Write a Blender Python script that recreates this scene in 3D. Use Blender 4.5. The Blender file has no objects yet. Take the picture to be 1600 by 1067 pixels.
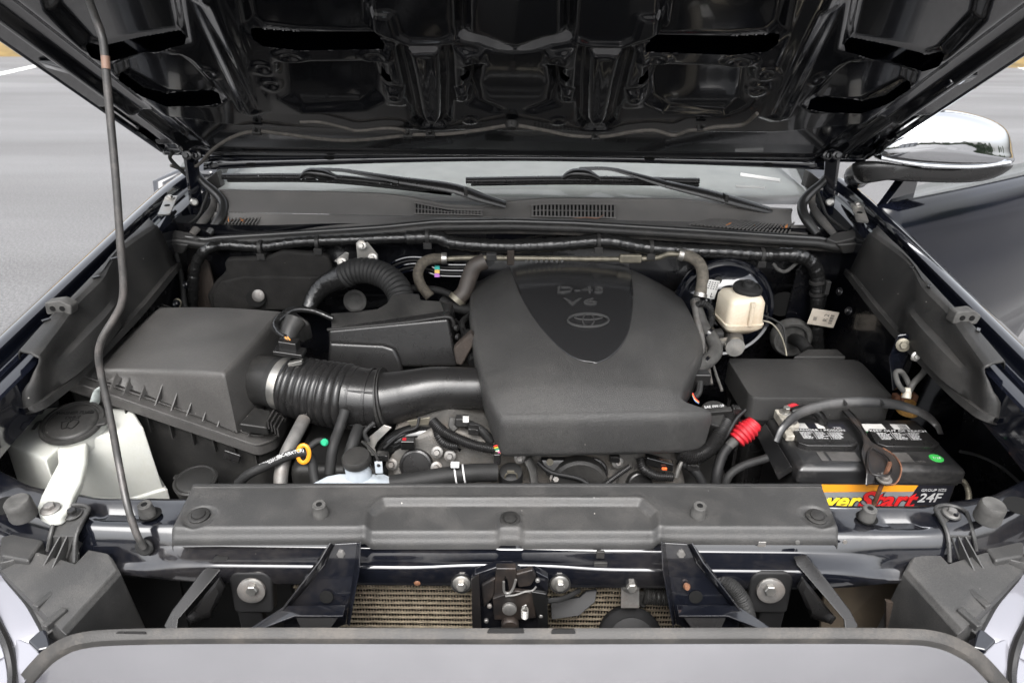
import bpy, bmesh, math, random
import numpy as np
from mathutils import Vector, Matrix
random.seed(7)
SC = bpy.context.scene
COL = SC.collection
rad = math.radians

# ---------------------------------------------------------------- camera
PITCH = rad(26.0); FPX = 1067.0; CAMZ = 1.67
cam_d = bpy.data.cameras.new('camera'); cam = bpy.data.objects.new('camera', cam_d); COL.objects.link(cam)
cam.location = (0, 0, CAMZ); ROLL = rad(0.6)
cam.rotation_euler = (Matrix.Rotation(rad(90) - PITCH, 3, 'X') @ Matrix.Rotation(ROLL, 3, 'Z')).to_euler()
cam_d.sensor_width = 36.0; cam_d.lens = FPX / 1600 * 36; cam_d.clip_start = 0.02; cam_d.clip_end = 2000
cam_d.dof.use_dof = True; cam_d.dof.focus_distance = 1.16; cam_d.dof.aperture_fstop = 8.0
SC.camera = cam

# ---------------------------------------------------------------- sky and sun (overcast)
SUN_EL, SUN_AZ = rad(58), rad(184)      # high and soft, behind the photographer
w = bpy.data.worlds.new('World'); SC.world = w; w.use_nodes = True
nt = w.node_tree; bg = nt.nodes['Background']
sky = nt.nodes.new('ShaderNodeTexSky'); sky.sky_type = 'NISHITA'; sky.sun_disc = False
sky.sun_elevation = SUN_EL; sky.sun_rotation = SUN_AZ; sky.air_density = 1.0; sky.dust_density = 6.0; sky.ozone_density = 1.0
hs = nt.nodes.new('ShaderNodeHueSaturation'); hs.inputs['Saturation'].default_value = 0.2
nt.links.new(sky.outputs[0], hs.inputs['Color']); nt.links.new(hs.outputs[0], bg.inputs['Color'])
bg.inputs['Strength'].default_value = 0.14
sun_d = bpy.data.lights.new('sun', 'SUN'); sun = bpy.data.objects.new('sun', sun_d); COL.objects.link(sun)
sun_d.energy = 0.9; sun_d.angle = rad(56); sun_d.color = (1.0, 0.985, 0.97)
_sd = Vector((math.sin(SUN_AZ) * math.cos(SUN_EL), math.cos(SUN_AZ) * math.cos(SUN_EL), math.sin(SUN_EL)))
sun.rotation_euler = _sd.to_track_quat('Z', 'Y').to_euler(); sun.location = (0, -3, 6)
SC.view_settings.view_transform = 'Standard'; SC.view_settings.look = 'None'
SC.view_settings.gamma = 1.0; SC.view_settings.use_curve_mapping = False
SC.view_settings.exposure = 2.05
SC.render.engine = 'CYCLES'

# ---------------------------------------------------------------- measuring helpers (pixel of the photo -> point at a known depth, height or side)
CP, SP = math.cos(PITCH), math.sin(PITCH)
C0 = np.array([0, 0, CAMZ])
def ray(px, py):
    a0 = (px - 800) / FPX; b0 = (533.5 - py) / FPX
    a = a0 * math.cos(ROLL) - b0 * math.sin(ROLL); b = a0 * math.sin(ROLL) + b0 * math.cos(ROLL)
    return np.array([a, CP + b * SP, -SP + b * CP])
def aY(px, py, y): r = ray(px, py); return C0 + r * (y / r[1])
def aZ(px, py, z): r = ray(px, py); return C0 + r * ((z - CAMZ) / r[2])
def aX(px, py, x): r = ray(px, py); return C0 + r * (x / r[0])
def aP(px, py, o, n):
    r = ray(px, py); o = np.array(o); n = np.array(n)
    return C0 + r * (np.dot(o - C0, n) / np.dot(r, n))
def aF(px, py, off=0.0):                      # on the rising line of the fender tops
    r = ray(px, py); return C0 + r * ((CAMZ - 1.032 - off) / (0.165 * r[1] - r[2]))
V3 = lambda *a: np.array(a, float)
def nrm(v): v = np.array(v, float); return v / (np.linalg.norm(v) + 1e-12)
def sst(x): x = np.clip(x, 0, 1); return x * x * (3 - 2 * x)
MIR = V3(-1, 1, 1)

# ---------------------------------------------------------------- materials
MATS = {}
def mat(name, col, rough=0.5, metal=0.0, var=0.0, vscale=18.0, bump=0.0, bscale=400.0, coat=0.0, sss=0.0,
        spec=0.5, trans=0.0, dirt=None, dscale=9.0, damt=0.5, rvar=0.0, emit=0.0, ior=1.5, fine=0.0, specks=0.0):
    if name in MATS: return MATS[name]
    m = bpy.data.materials.new(name); m.use_nodes = True; MATS[name] = m
    t = m.node_tree; b = t.nodes['Principled BSDF']; L = t.links.new
    c4 = (*col, 1)
    b.inputs['Base Color'].default_value = c4; b.inputs['Roughness'].default_value = rough
    b.inputs['Metallic'].default_value = metal; b.inputs['IOR'].default_value = ior
    b.inputs['Specular IOR Level'].default_value = spec
    b.inputs['Coat Weight'].default_value = coat; b.inputs['Coat Roughness'].default_value = 0.04
    b.inputs['Transmission Weight'].default_value = trans
    if sss: b.inputs['Subsurface Weight'].default_value = sss; b.inputs['Subsurface Radius'].default_value = (0.02, 0.02, 0.018)
    if sss: b.inputs['Subsurface Scale'].default_value = 1.0
    tc = t.nodes.new('ShaderNodeTexCoord')
    def noise(scale, detail=3.0):
        n = t.nodes.new('ShaderNodeTexNoise'); n.inputs['Scale'].default_value = scale; n.inputs['Detail'].default_value = detail
        L(tc.outputs['Object'], n.inputs['Vector']); return n
    last = None
    if var:
        n = noise(vscale); r = t.nodes.new('ShaderNodeMapRange')
        r.inputs['From Min'].default_value = 0.3; r.inputs['From Max'].default_value = 0.7
        r.inputs['To Min'].default_value = 1 - var; r.inputs['To Max'].default_value = 1 + var
        L(n.outputs['Fac'], r.inputs['Value'])
        mx = t.nodes.new('ShaderNodeMix'); mx.data_type = 'RGBA'; mx.blend_type = 'MULTIPLY'; mx.inputs['Factor'].default_value = 1
        mx.inputs['A'].default_value = c4; L(r.outputs[0], mx.inputs['B']); last = mx.outputs['Result']
    if dirt:
        n = noise(dscale, 6.0); n2 = noise(dscale * 14, 3.0)
        ad = t.nodes.new('ShaderNodeMath'); ad.operation = 'MULTIPLY_ADD'; ad.inputs[1].default_value = 0.35
        L(n2.outputs['Fac'], ad.inputs[0]); L(n.outputs['Fac'], ad.inputs[2])
        r = t.nodes.new('ShaderNodeMapRange'); r.inputs['From Min'].default_value = 0.62; r.inputs['From Max'].default_value = 0.88
        r.inputs['To Max'].default_value = damt; L(ad.outputs[0], r.inputs['Value'])
        fac = r.outputs[0]
        mx = t.nodes.new('ShaderNodeMix'); mx.data_type = 'RGBA'; mx.inputs['B'].default_value = (*dirt, 1)
        if last: L(last, mx.inputs['A'])
        else: mx.inputs['A'].default_value = c4
        L(fac, mx.inputs['Factor']); last = mx.outputs['Result']
        rr = t.nodes.new('ShaderNodeMapRange'); rr.inputs['To Min'].default_value = rough; rr.inputs['To Max'].default_value = min(1, rough + 0.5)
        L(fac, rr.inputs['Value']); L(rr.outputs[0], b.inputs['Roughness'])
    elif rvar:
        n = noise(30, 4); r = t.nodes.new('ShaderNodeMapRange')
        r.inputs['To Min'].default_value = max(0.02, rough - rvar); r.inputs['To Max'].default_value = rough + rvar
        L(n.outputs['Fac'], r.inputs['Value']); L(r.outputs[0], b.inputs['Roughness'])
    if last: L(last, b.inputs['Base Color'])
    if bump:
        n = noise(bscale, 2.0); bp = t.nodes.new('ShaderNodeBump'); bp.inputs['Strength'].default_value = bump
        bp.inputs['Distance'].default_value = 0.002; L(n.outputs['Fac'], bp.inputs['Height']); L(bp.outputs[0], b.inputs['Normal'])
    if fine or specks:
        src = last
        if fine:
            n = noise(620, 2.0); r = t.nodes.new('ShaderNodeMapRange'); r.inputs['From Min'].default_value = 0.3; r.inputs['From Max'].default_value = 0.7
            r.inputs['To Min'].default_value = 1 - fine; r.inputs['To Max'].default_value = 1 + fine; L(n.outputs['Fac'], r.inputs['Value'])
            mx = t.nodes.new('ShaderNodeMix'); mx.data_type = 'RGBA'; mx.blend_type = 'MULTIPLY'; mx.inputs['Factor'].default_value = 1
            if src: L(src, mx.inputs['A'])
            else: mx.inputs['A'].default_value = c4
            L(r.outputs[0], mx.inputs['B']); src = mx.outputs['Result']
        if specks:
            vo = t.nodes.new('ShaderNodeTexVoronoi'); vo.inputs['Scale'].default_value = 58; L(tc.outputs['Object'], vo.inputs['Vector'])
            sp = t.nodes.new('ShaderNodeSeparateColor'); L(vo.outputs['Color'], sp.inputs[0])
            th = t.nodes.new('ShaderNodeMath'); th.operation = 'MULTIPLY_ADD'; th.inputs[1].default_value = 0.16 * specks; th.inputs[2].default_value = -0.10 * specks; L(sp.outputs[0], th.inputs[0])
            lt = t.nodes.new('ShaderNodeMath'); lt.operation = 'LESS_THAN'; L(vo.outputs['Distance'], lt.inputs[0]); L(th.outputs[0], lt.inputs[1])
            mx = t.nodes.new('ShaderNodeMix'); mx.data_type = 'RGBA'; mx.inputs['B'].default_value = (0.24, 0.23, 0.215, 1)
            if src: L(src, mx.inputs['A'])
            else: mx.inputs['A'].default_value = c4
            L(lt.outputs[0], mx.inputs['Factor']); src = mx.outputs['Result']
        last = src; L(last, b.inputs['Base Color'])
    if emit:
        b.inputs['Emission Color'].default_value = c4; b.inputs['Emission Strength'].default_value = emit
    return m
DUST = (0.16, 0.14, 0.12)
paint = mat('black_paint', (0.003, 0.0036, 0.0062), 0.09, coat=1.0, spec=0.5, rvar=0.05)
paint_in = mat('black_paint_inner', (0.0022, 0.0024, 0.0035), 0.22, spec=0.3, coat=0.35, dirt=(0.02, 0.018, 0.016), damt=0.25, dscale=7, specks=0.8)
paint_hood = mat('black_hood_underside', (0.0055, 0.0058, 0.0068), 0.15, coat=0.7, rvar=0.05)
paint_dusty = mat('dusty_black_paint', (0.0036, 0.0041, 0.0062), 0.12, coat=0.9, dirt=(0.05, 0.044, 0.038), damt=0.22, dscale=9, specks=0.6)
ledge_dirt = mat('grimy_black_paint', (0.010, 0.0095, 0.009), 0.3, coat=0.3, dirt=(0.09, 0.07, 0.05), damt=0.4, dscale=16)
plas = mat('black_plastic', (0.014, 0.0138, 0.0135), 0.36, spec=0.22, var=0.12, vscale=12, bump=0.16, bscale=900, dirt=(0.055, 0.052, 0.048), damt=0.25, dscale=14, fine=0.18, specks=1.0)
plas_cov = mat('textured_cover_plastic', (0.028, 0.0276, 0.0272), 0.40, spec=0.28, var=0.08, vscale=8, bump=0.6, bscale=900, fine=0.30, specks=0.9, dirt=(0.055, 0.053, 0.05), damt=0.35, dscale=7)
plas_gloss = mat('gloss_black_plastic', (0.006, 0.006, 0.006), 0.13, rvar=0.05)
plas_satin = mat('satin_charcoal_plastic', (0.011, 0.011, 0.0115), 0.24, rvar=0.06, specks=0.6)
letter_m = mat('raised_letter_plastic', (0.030, 0.030, 0.030), 0.25)
plas_semi = mat('semi_gloss_plastic', (0.0105, 0.0102, 0.0102), 0.28, spec=0.42, bump=0.08, bscale=700, rvar=0.07, fine=0.15, specks=0.8)
plas_grey = mat('weathered_grey_plastic', (0.0175, 0.0172, 0.0170), 0.40, spec=0.25, var=0.12, vscale=10, bump=0.2, bscale=800, dirt=(0.06, 0.056, 0.052), damt=0.3, dscale=16, fine=0.2, specks=1.2)
plas_front = mat('faded_front_plastic', (0.029, 0.0288, 0.0285), 0.40, spec=0.32, var=0.10, vscale=9, bump=0.2, bscale=800, dirt=(0.07, 0.066, 0.062), damt=0.3, dscale=18, fine=0.2, specks=1.2)
apron_m = mat('apron_plastic', (0.018, 0.0178, 0.0175), 0.42, spec=0.22, var=0.12, vscale=10, bump=0.2, bscale=800, dirt=(0.06, 0.056, 0.052), damt=0.25, dscale=16, fine=0.2, specks=1.3)
plas_filter = mat('filter_box_plastic', (0.044, 0.0425, 0.041), 0.38, spec=0.28, var=0.10, vscale=10, bump=0.22, bscale=900, dirt=(0.09, 0.085, 0.08), damt=0.2, dscale=10, fine=0.2, specks=1.0)
pad_rub = mat('dark_mount_rubber', (0.0085, 0.0085, 0.0088), 0.55, spec=0.2, var=0.2, vscale=40)
door_paint = mat('navy_black_door_paint', (0.0028, 0.0034, 0.0065), 0.10, coat=0.0, spec=0.28)
plas_dull = mat('faded_black_plastic', (0.030, 0.029, 0.028), 0.5, spec=0.25, var=0.18, vscale=9, bump=0.25, bscale=700, dirt=(0.13, 0.115, 0.10), damt=0.3, dscale=20)
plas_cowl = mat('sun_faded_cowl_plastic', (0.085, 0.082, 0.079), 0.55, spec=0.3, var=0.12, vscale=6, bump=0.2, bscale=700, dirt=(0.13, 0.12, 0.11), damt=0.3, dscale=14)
rubber = mat('black_rubber', (0.012, 0.012, 0.012), 0.6, spec=0.22, var=0.2, vscale=40, bump=0.2, bscale=500)
rubber_gloss = mat('black_rubber_seal', (0.012, 0.012, 0.012), 0.32, rvar=0.1)
rubber_grey = mat('aged_grey_rubber', (0.048, 0.047, 0.045), 0.65, spec=0.25, var=0.3, vscale=60, bump=0.3, bscale=600)
hose_brown = mat('dusty_brown_hose', (0.055, 0.047, 0.036), 0.8, var=0.45, vscale=160, bump=0.6, bscale=500)
tape = mat('glossy_harness_tape', (0.009, 0.009, 0.009), 0.22, bump=0.5, bscale=140, rvar=0.1)
white_tank = mat('translucent_white_plastic', (0.38, 0.385, 0.36), 0.34, sss=0.5, var=0.06, vscale=14, bump=0.12, bscale=260, dirt=(0.33, 0.32, 0.27), damt=0.3, dscale=12)
white_cool = mat('translucent_cool_white_plastic', (0.32, 0.35, 0.38), 0.35, sss=0.35)
cream_tank = mat('yellowed_reservoir_plastic', (0.50, 0.45, 0.36), 0.33, sss=0.3, dirt=(0.32, 0.22, 0.13), damt=0.5, dscale=13)
zinc = mat('zinc_plated_steel', (0.33, 0.325, 0.31), 0.38, 0.9, var=0.25, vscale=40, dirt=(0.20, 0.16, 0.12), damt=0.4, dscale=40)
steel_dull = mat('dull_grey_steel', (0.17, 0.166, 0.16), 0.5, 0.7, var=0.3, vscale=40, dirt=(0.12, 0.09, 0.07), damt=0.5, dscale=30)
alu = mat('cast_aluminium', (0.10, 0.096, 0.09), 0.6, 0.4, var=0.3, vscale=25, bump=0.5, bscale=300, dirt=(0.10, 0.08, 0.06), damt=0.6, dscale=18)
chrome = mat('chrome', (0.62, 0.63, 0.65), 0.04, 1.0)
chrome_grille = mat('satin_chrome', (0.60, 0.60, 0.63), 0.13, 1.0, var=0.06, vscale=7, rvar=0.06, bump=0.02, bscale=9, specks=0.5)
rust = mat('rusty_steel', (0.085, 0.035, 0.017), 0.8, 0.1, var=0.5, vscale=70, bump=0.6, bscale=300)
rust_blk = mat('greasy_black_steel', (0.012, 0.011, 0.011), 0.3, 0.2, dirt=(0.06, 0.04, 0.028), damt=0.35, dscale=26)
rodmat = mat('worn_black_rod', (0.035, 0.034, 0.033), 0.38, 0.3, var=0.3, vscale=60, dirt=(0.16, 0.14, 0.13), damt=0.35, dscale=35)
red_rub = mat('red_rubber', (0.30, 0.010, 0.016), 0.42, var=0.2, vscale=60)
yellow_p = mat('orange_yellow_plastic', (0.52, 0.19, 0.008), 0.4)
green_p = mat('green_plastic', (0.01, 0.25, 0.12), 0.4)
paper = mat('white_paper_label', (0.42, 0.415, 0.40), 0.6, var=0.05)
paper_tan = mat('aged_paper_tag', (0.36, 0.32, 0.27), 0.7, var=0.12, vscale=60)
ink = mat('black_ink', (0.02, 0.02, 0.022), 0.6)
white_ink = mat('white_print', (0.40, 0.40, 0.40), 0.6)
green_st = mat('green_sticker', (0.03, 0.30, 0.055), 0.5)
lab_org = mat('label_orange', (0.62, 0.25, 0.012), 0.4)
lab_grey = mat('label_grey', (0.16, 0.17, 0.18), 0.38, var=0.12, vscale=30)
lab_blk = mat('label_black', (0.008, 0.008, 0.012), 0.4)
lab_yel = mat('label_yellow', (0.85, 0.62, 0.03), 0.4)
lab_red = mat('label_red', (0.5, 0.010, 0.012), 0.4)
batt = mat('battery_plastic', (0.010, 0.010, 0.0105), 0.30, bump=0.05, rvar=0.1, dirt=(0.09, 0.085, 0.08), damt=0.28, dscale=12)
lead = mat('corroded_lead', (0.30, 0.28, 0.24), 0.7, 0.2, var=0.4, vscale=80, bump=0.6, bscale=260)
brass = mat('corroded_brass', (0.38, 0.21, 0.06), 0.55, 0.5, var=0.4, vscale=70, bump=0.4, bscale=260)
brownmet = mat('dirty_brown_metal', (0.020, 0.0135, 0.0095), 0.75, 0.1, var=0.5, vscale=22, bump=0.5, bscale=250)
dark = mat('deep_black', (0.006, 0.006, 0.006), 0.7, spec=0.1)
insul = mat('firewall_insulation', (0.012, 0.0115, 0.011), 0.8, spec=0.15, var=0.3, vscale=30, bump=0.5, bscale=240, specks=1.0)
finmat = mat('condenser_fin_metal', (0.46, 0.39, 0.29), 0.45, 0.7, var=0.3, vscale=80)
finsmall = mat('condenser_dark_fin', (0.022, 0.016, 0.012), 0.6, 0.4, var=0.4, vscale=90)
tan_pipe = mat('dirty_tan_pipe', (0.14, 0.128, 0.10), 0.5, 0.5, var=0.3, vscale=60)
marker = mat('yellow_paint_pen', (0.55, 0.65, 0.03), 0.6)
copper = mat('copper_clip', (0.12, 0.055, 0.03), 0.5)
leaf_m = mat('dry_leaf', (0.32, 0.12, 0.035), 0.8, var=0.4, vscale=200)

# ---------------------------------------------------------------- object helpers
def tag(o, label=None, cat=None, group=None, kind=None):
    if label: o['label'] = label
    if cat: o['category'] = cat
    if group: o['group'] = group
    if kind: o['kind'] = kind
    return o
BASE = {}
def thing(name, label, cat, loc=(0, 0, 0), group=None):
    o = bpy.data.objects.new(name, None); COL.objects.link(o); o.empty_display_size = 0.05
    o.location = [float(c) for c in loc]; BASE[o.name] = Vector(o.location)
    return tag(o, label, cat, group)
def put(o, parent):
    if parent is not None:
        o.parent = parent
        p = parent; off = Vector((0, 0, 0))
        while p is not None: off += BASE.get(p.name, Vector((0, 0, 0))); p = p.parent
        if off.length > 0 and parent.name in BASE: o.matrix_parent_inverse = Matrix.Translation(-off)
    COL.objects.link(o); return o
def frame(axis, up=(0, 0, 1)):
    n = nrm(axis); u = np.cross(up, n)
    if np.linalg.norm(u) < 1e-4: u = np.cross((0, 1, 0), n)
    u = nrm(u); return u, np.cross(n, u), n
def spline(pts, n=8, closed=False):
    P = [np.array(p, float) for p in pts]
    if len(P) < 3: return np.array([P[0] + (P[1] - P[0]) * i / n for i in range(n + 1)])
    out = []
    K = len(P)
    for i in range(K if closed else K - 1):
        if closed: a, b, c, d = P[i - 1], P[i], P[(i + 1) % K], P[(i + 2) % K]
        else:
            b, c = P[i], P[i + 1]; a = P[i - 1] if i else 2 * b - c; d = P[i + 2] if i + 2 < K else 2 * c - b
        for k in range(n):
            t = k / n
            out.append(0.5 * ((2 * b) + (c - a) * t + (2 * a - 5 * b + 4 * c - d) * t * t + (3 * b - a - 3 * c + d) * t ** 3))
    if not closed: out.append(P[-1])
    return np.array(out)
def resample(p, step):
    d = np.r_[0, np.cumsum(np.linalg.norm(np.diff(p, axis=0), axis=1))]
    k = max(2, int(d[-1] / step) + 1); s = np.linspace(0, d[-1], k)
    return np.stack([np.interp(s, d, p[:, i]) for i in range(p.shape[1])], 1), s
def fillet(pts, r, n=4):
    P = [np.array(p, float)[:2] for p in pts]; out = []
    R_ = r if hasattr(r, '__len__') else [r] * len(P)
    for i in range(len(P)):
        a, b, c = P[i - 1], P[i], P[(i + 1) % len(P)]
        u, v = a - b, c - b; lu, lv = np.linalg.norm(u), np.linalg.norm(v); k = min(R_[i], lu * 0.45, lv * 0.45)
        if k < 1e-5: out.append(b); continue
        p, q = b + u / lu * k, b + v / lv * k
        for j in range(n + 1):
            t = j / n; out.append((1 - t) ** 2 * p + 2 * t * (1 - t) * b + t * t * q)
    return out
class MB:
    def __init__(s): s.v = []; s.f = []
    def add(s, v, f):
        o = len(s.v); s.v += [tuple(map(float, p)) for p in v]; s.f += [tuple(i + o for i in q) for q in f]; return s
    def loft(s, rings, cap=True, closed=True):
        n = len(rings[0]); v = [p for r in rings for p in r]; f = []
        for i in range(len(rings) - 1):
            for j in range(n if closed else n - 1):
                k = (j + 1) % n; f.append((i * n + j, i * n + k, (i + 1) * n + k, (i + 1) * n + j))
        if cap and closed: f.append(tuple(range(n - 1, -1, -1))); m = (len(rings) - 1) * n; f.append(tuple(m + j for j in range(n)))
        return s.add(v, f)
    def prism(s, out2, O, U, V, N, h0, h1):
        O, U, V, N = map(np.array, (O, U, V, N))
        return s.loft([[O + U * p[0] + V * p[1] + N * h for p in out2] for h in (h0, h1)])
    def slab(s, pts, ext):                      # 3D polygon extruded by a vector
        ext = np.array(ext, float); return s.loft([[np.array(p) for p in pts], [np.array(p) + ext for p in pts]])
    def box(s, c, size, U=(1, 0, 0), V=(0, 1, 0), N=(0, 0, 1)):
        x, y = size[0] / 2, size[1] / 2
        return s.prism([(-x, -y), (x, -y), (x, y), (-x, y)], c, U, V, N, -size[2] / 2, size[2] / 2)
    def bar(s, a, b, w, h, up=(0, 0, 1)):
        a, b = np.array(a, float), np.array(b, float); u, v, n = frame(b - a, up); L = np.linalg.norm(b - a)
        return s.prism([(-w / 2, -h / 2), (w / 2, -h / 2), (w / 2, h / 2), (-w / 2, h / 2)], a, u, v, n, 0, L)
    def tube(s, pts, r, n=12, sp=8, step=None, cap=True, flat=1.0, up=None):
        p = spline(pts, sp) if sp else np.array(pts, float)
        if step: p, arc = resample(p, step)
        else: arc = np.r_[0, np.cumsum(np.linalg.norm(np.diff(p, axis=0), axis=1))]
        tot = arc[-1]; T = np.gradient(p, axis=0); T /= np.linalg.norm(T, axis=1)[:, None] + 1e-12
        u0 = np.cross(T[0], (0, 0, 1) if abs(T[0][2]) < 0.9 else (0, 1, 0)); u0 = nrm(u0); rings = []
        for i in range(len(p)):
            u0 = nrm(u0 - T[i] * np.dot(u0, T[i]))
            if up is not None: u0 = nrm(np.cross(T[i], up))
            v0 = np.cross(T[i], u0)
            rr = r(arc[i], tot) if callable(r) else (np.interp(arc[i] / tot, np.linspace(0, 1, len(r)), r) if hasattr(r, '__len__') else r)
            rings.append([p[i] + (u0 * math.cos(2 * math.pi * k / n) + v0 * flat * math.sin(2 * math.pi * k / n)) * rr for k in range(n)])
        return s.loft(rings, cap)
    def lathe(s, prof, O, axis, n=28, up=(0, 0, 1), sx=1.0):
        u, v, a = frame(axis, up); O = np.array(O, float)
        return s.loft([[O + a * h + (u * sx * math.cos(2 * math.pi * k / n) + v * math.sin(2 * math.pi * k / n)) * max(r, 1e-5) for k in range(n)] for r, h in prof])
    def grid(s, G):                             # G: (nv, nu, 3)
        nv, nu, _ = G.shape; o = len(s.v); s.v += [tuple(p) for p in G.reshape(-1, 3).astype(float)]
        idx = np.arange(nv * nu).reshape(nv, nu) + o
        s.f += [tuple(q) for q in np.stack([idx[:-1, :-1], idx[:-1, 1:], idx[1:, 1:], idx[1:, :-1]], -1).reshape(-1, 4).tolist()]
        return s
    def bolt(s, O, axis, r=0.007, h=0.006):
        s.lathe([(r * 1.75, 0), (r * 1.75, 0.0012), (r * 1.5, 0.002), (r * 1.05, 0.0026)], O, axis, 20)
        s.lathe([(r, 0.002), (r, h), (r * 0.86, h + 0.001)], O, axis, 6)
        return s
    def shell(s, L, R_, fn, nu=24, nv=24, skirt=((0.003, 0.001), (0.005, 0.004), (0.006, 0.03)), sp=True, fu=None):
        # a skin between two edge curves (2D), lifted by fn(x, y) -> point, with a rolled edge and a skirt all round
        Lc, Rc = [spline([np.r_[p, 0.0] for p in c], 6) if sp else np.array([np.r_[p, 0.0] for p in c]) for c in (L, R_)]
        def rs(c, k):
            t = np.linspace(0, 1, len(c)); q = np.linspace(0, 1, k); return np.stack([np.interp(q, t, c[:, 0]), np.interp(q, t, c[:, 1])], 1)
        a, b = rs(Lc, nv), rs(Rc, nv); us = np.linspace(0, 1, nu) if fu is None else fu
        G = np.array([[fn(*(a[i] * (1 - u) + b[i] * u)) for u in us] for i in range(nv)])
        s.grid(G)
        loop = [G[0, j] for j in range(nu)] + [G[i, nu - 1] for i in range(1, nv)] + [G[nv - 1, j] for j in range(nu - 2, -1, -1)] + [G[i, 0] for i in range(nv - 2, 0, -1)]
        loop = np.array(loop); nx = np.roll(loop, -1, 0) - np.roll(loop, 1, 0)
        nn = np.stack([nx[:, 1], -nx[:, 0]], 1); nn /= np.linalg.norm(nn, axis=1)[:, None] + 1e-9
        area = np.sum(loop[:, 0] * np.roll(loop[:, 1], -1) - np.roll(loop[:, 0], -1) * loop[:, 1])
        if area < 0: nn = -nn
        rings = [loop]
        for o, d in skirt:
            q = loop.copy(); q[:, :2] += nn * o; q[:, 2] -= d; rings.append(q)
        return s.loft(rings, cap=False)
    def build(s, name, m, parent=None, bevel=0.0, seg=2, sub=0, ang=38, solid=0.0, flat=False, weld=0.0):
        me = bpy.data.meshes.new(name); me.from_pydata(s.v, [], s.f)
        b = bmesh.new(); b.from_mesh(me)
        if weld: bmesh.ops.remove_doubles(b, verts=b.verts, dist=weld)
        bmesh.ops.recalc_face_normals(b, faces=b.faces); b.to_mesh(me); b.free()
        me.polygons.foreach_set('use_smooth', [not flat] * len(me.polygons))
        if not flat and not sub: me.set_sharp_from_angle(angle=rad(ang))
        me.materials.append(m)
        o = bpy.data.objects.new(name, me); put(o, parent)
        if solid:
            k = o.modifiers.new('solid', 'SOLIDIFY'); k.thickness = abs(solid); k.offset = -1 if solid > 0 else 1
        if bevel:
            k = o.modifiers.new('bevel', 'BEVEL'); k.width = bevel; k.segments = seg; k.limit_method = 'ANGLE'; k.angle_limit = rad(32); k.harden_normals = True
        if sub:
            k = o.modifiers.new('sub', 'SUBSURF'); k.levels = sub; k.render_levels = sub
        return o
TEXTS = []
def text(body, O, U, V, size, m, parent, name='lettering', ext=0.0004, shear=0.0, off=0.0, sx=1.0, align='CENTER'):
    c = bpy.data.curves.new('t', 'FONT'); c.body = body; c.size = size; c.extrude = ext; c.shear = shear; c.offset = off
    c.align_x = align; c.align_y = 'CENTER'; c.resolution_u = 3
    TEXTS.append((c, np.array(O, float), nrm(U) * sx, nrm(V), m, parent, name))
def flush_texts():
    obs = []
    for c, *r in TEXTS:
        o = bpy.data.objects.new('t', c); COL.objects.link(o); obs.append(o)
    bpy.context.view_layer.update(); dg = bpy.context.evaluated_depsgraph_get()
    for o, (c, O, U, V, m, parent, name) in zip(obs, TEXTS):
        me = bpy.data.meshes.new_from_object(o.evaluated_get(dg)); N = nrm(np.cross(U, V))
        me.transform(Matrix(((U[0], V[0], N[0], O[0]), (U[1], V[1], N[1], O[1]), (U[2], V[2], N[2], O[2]), (0, 0, 0, 1))))
        me.name = name; me.materials.clear(); me.materials.append(m)
        put(bpy.data.objects.new(name, me), parent)
    for o in obs:
        c = o.data; bpy.data.objects.remove(o); bpy.data.curves.remove(c)
    TEXTS.clear()
def sdpoly(X, Y, poly):                         # signed distance, negative inside
    P = np.array(poly, float); d = np.full(X.shape, 1e9); ins = np.zeros(X.shape, bool)
    for i in range(len(P)):
        a, b = P[i], P[(i + 1) % len(P)]; e = b - a; L2 = np.dot(e, e) + 1e-12
        t = np.clip(((X - a[0]) * e[0] + (Y - a[1]) * e[1]) / L2, 0, 1)
        d = np.minimum(d, np.hypot(X - a[0] - t * e[0], Y - a[1] - t * e[1]))
        c = ((a[1] > Y) != (b[1] > Y)) & (X < (b[0] - a[0]) * (Y - a[1]) / (b[1] - a[1] + 1e-12) + a[0]); ins ^= c
    return np.where(ins, -d, d)

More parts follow.
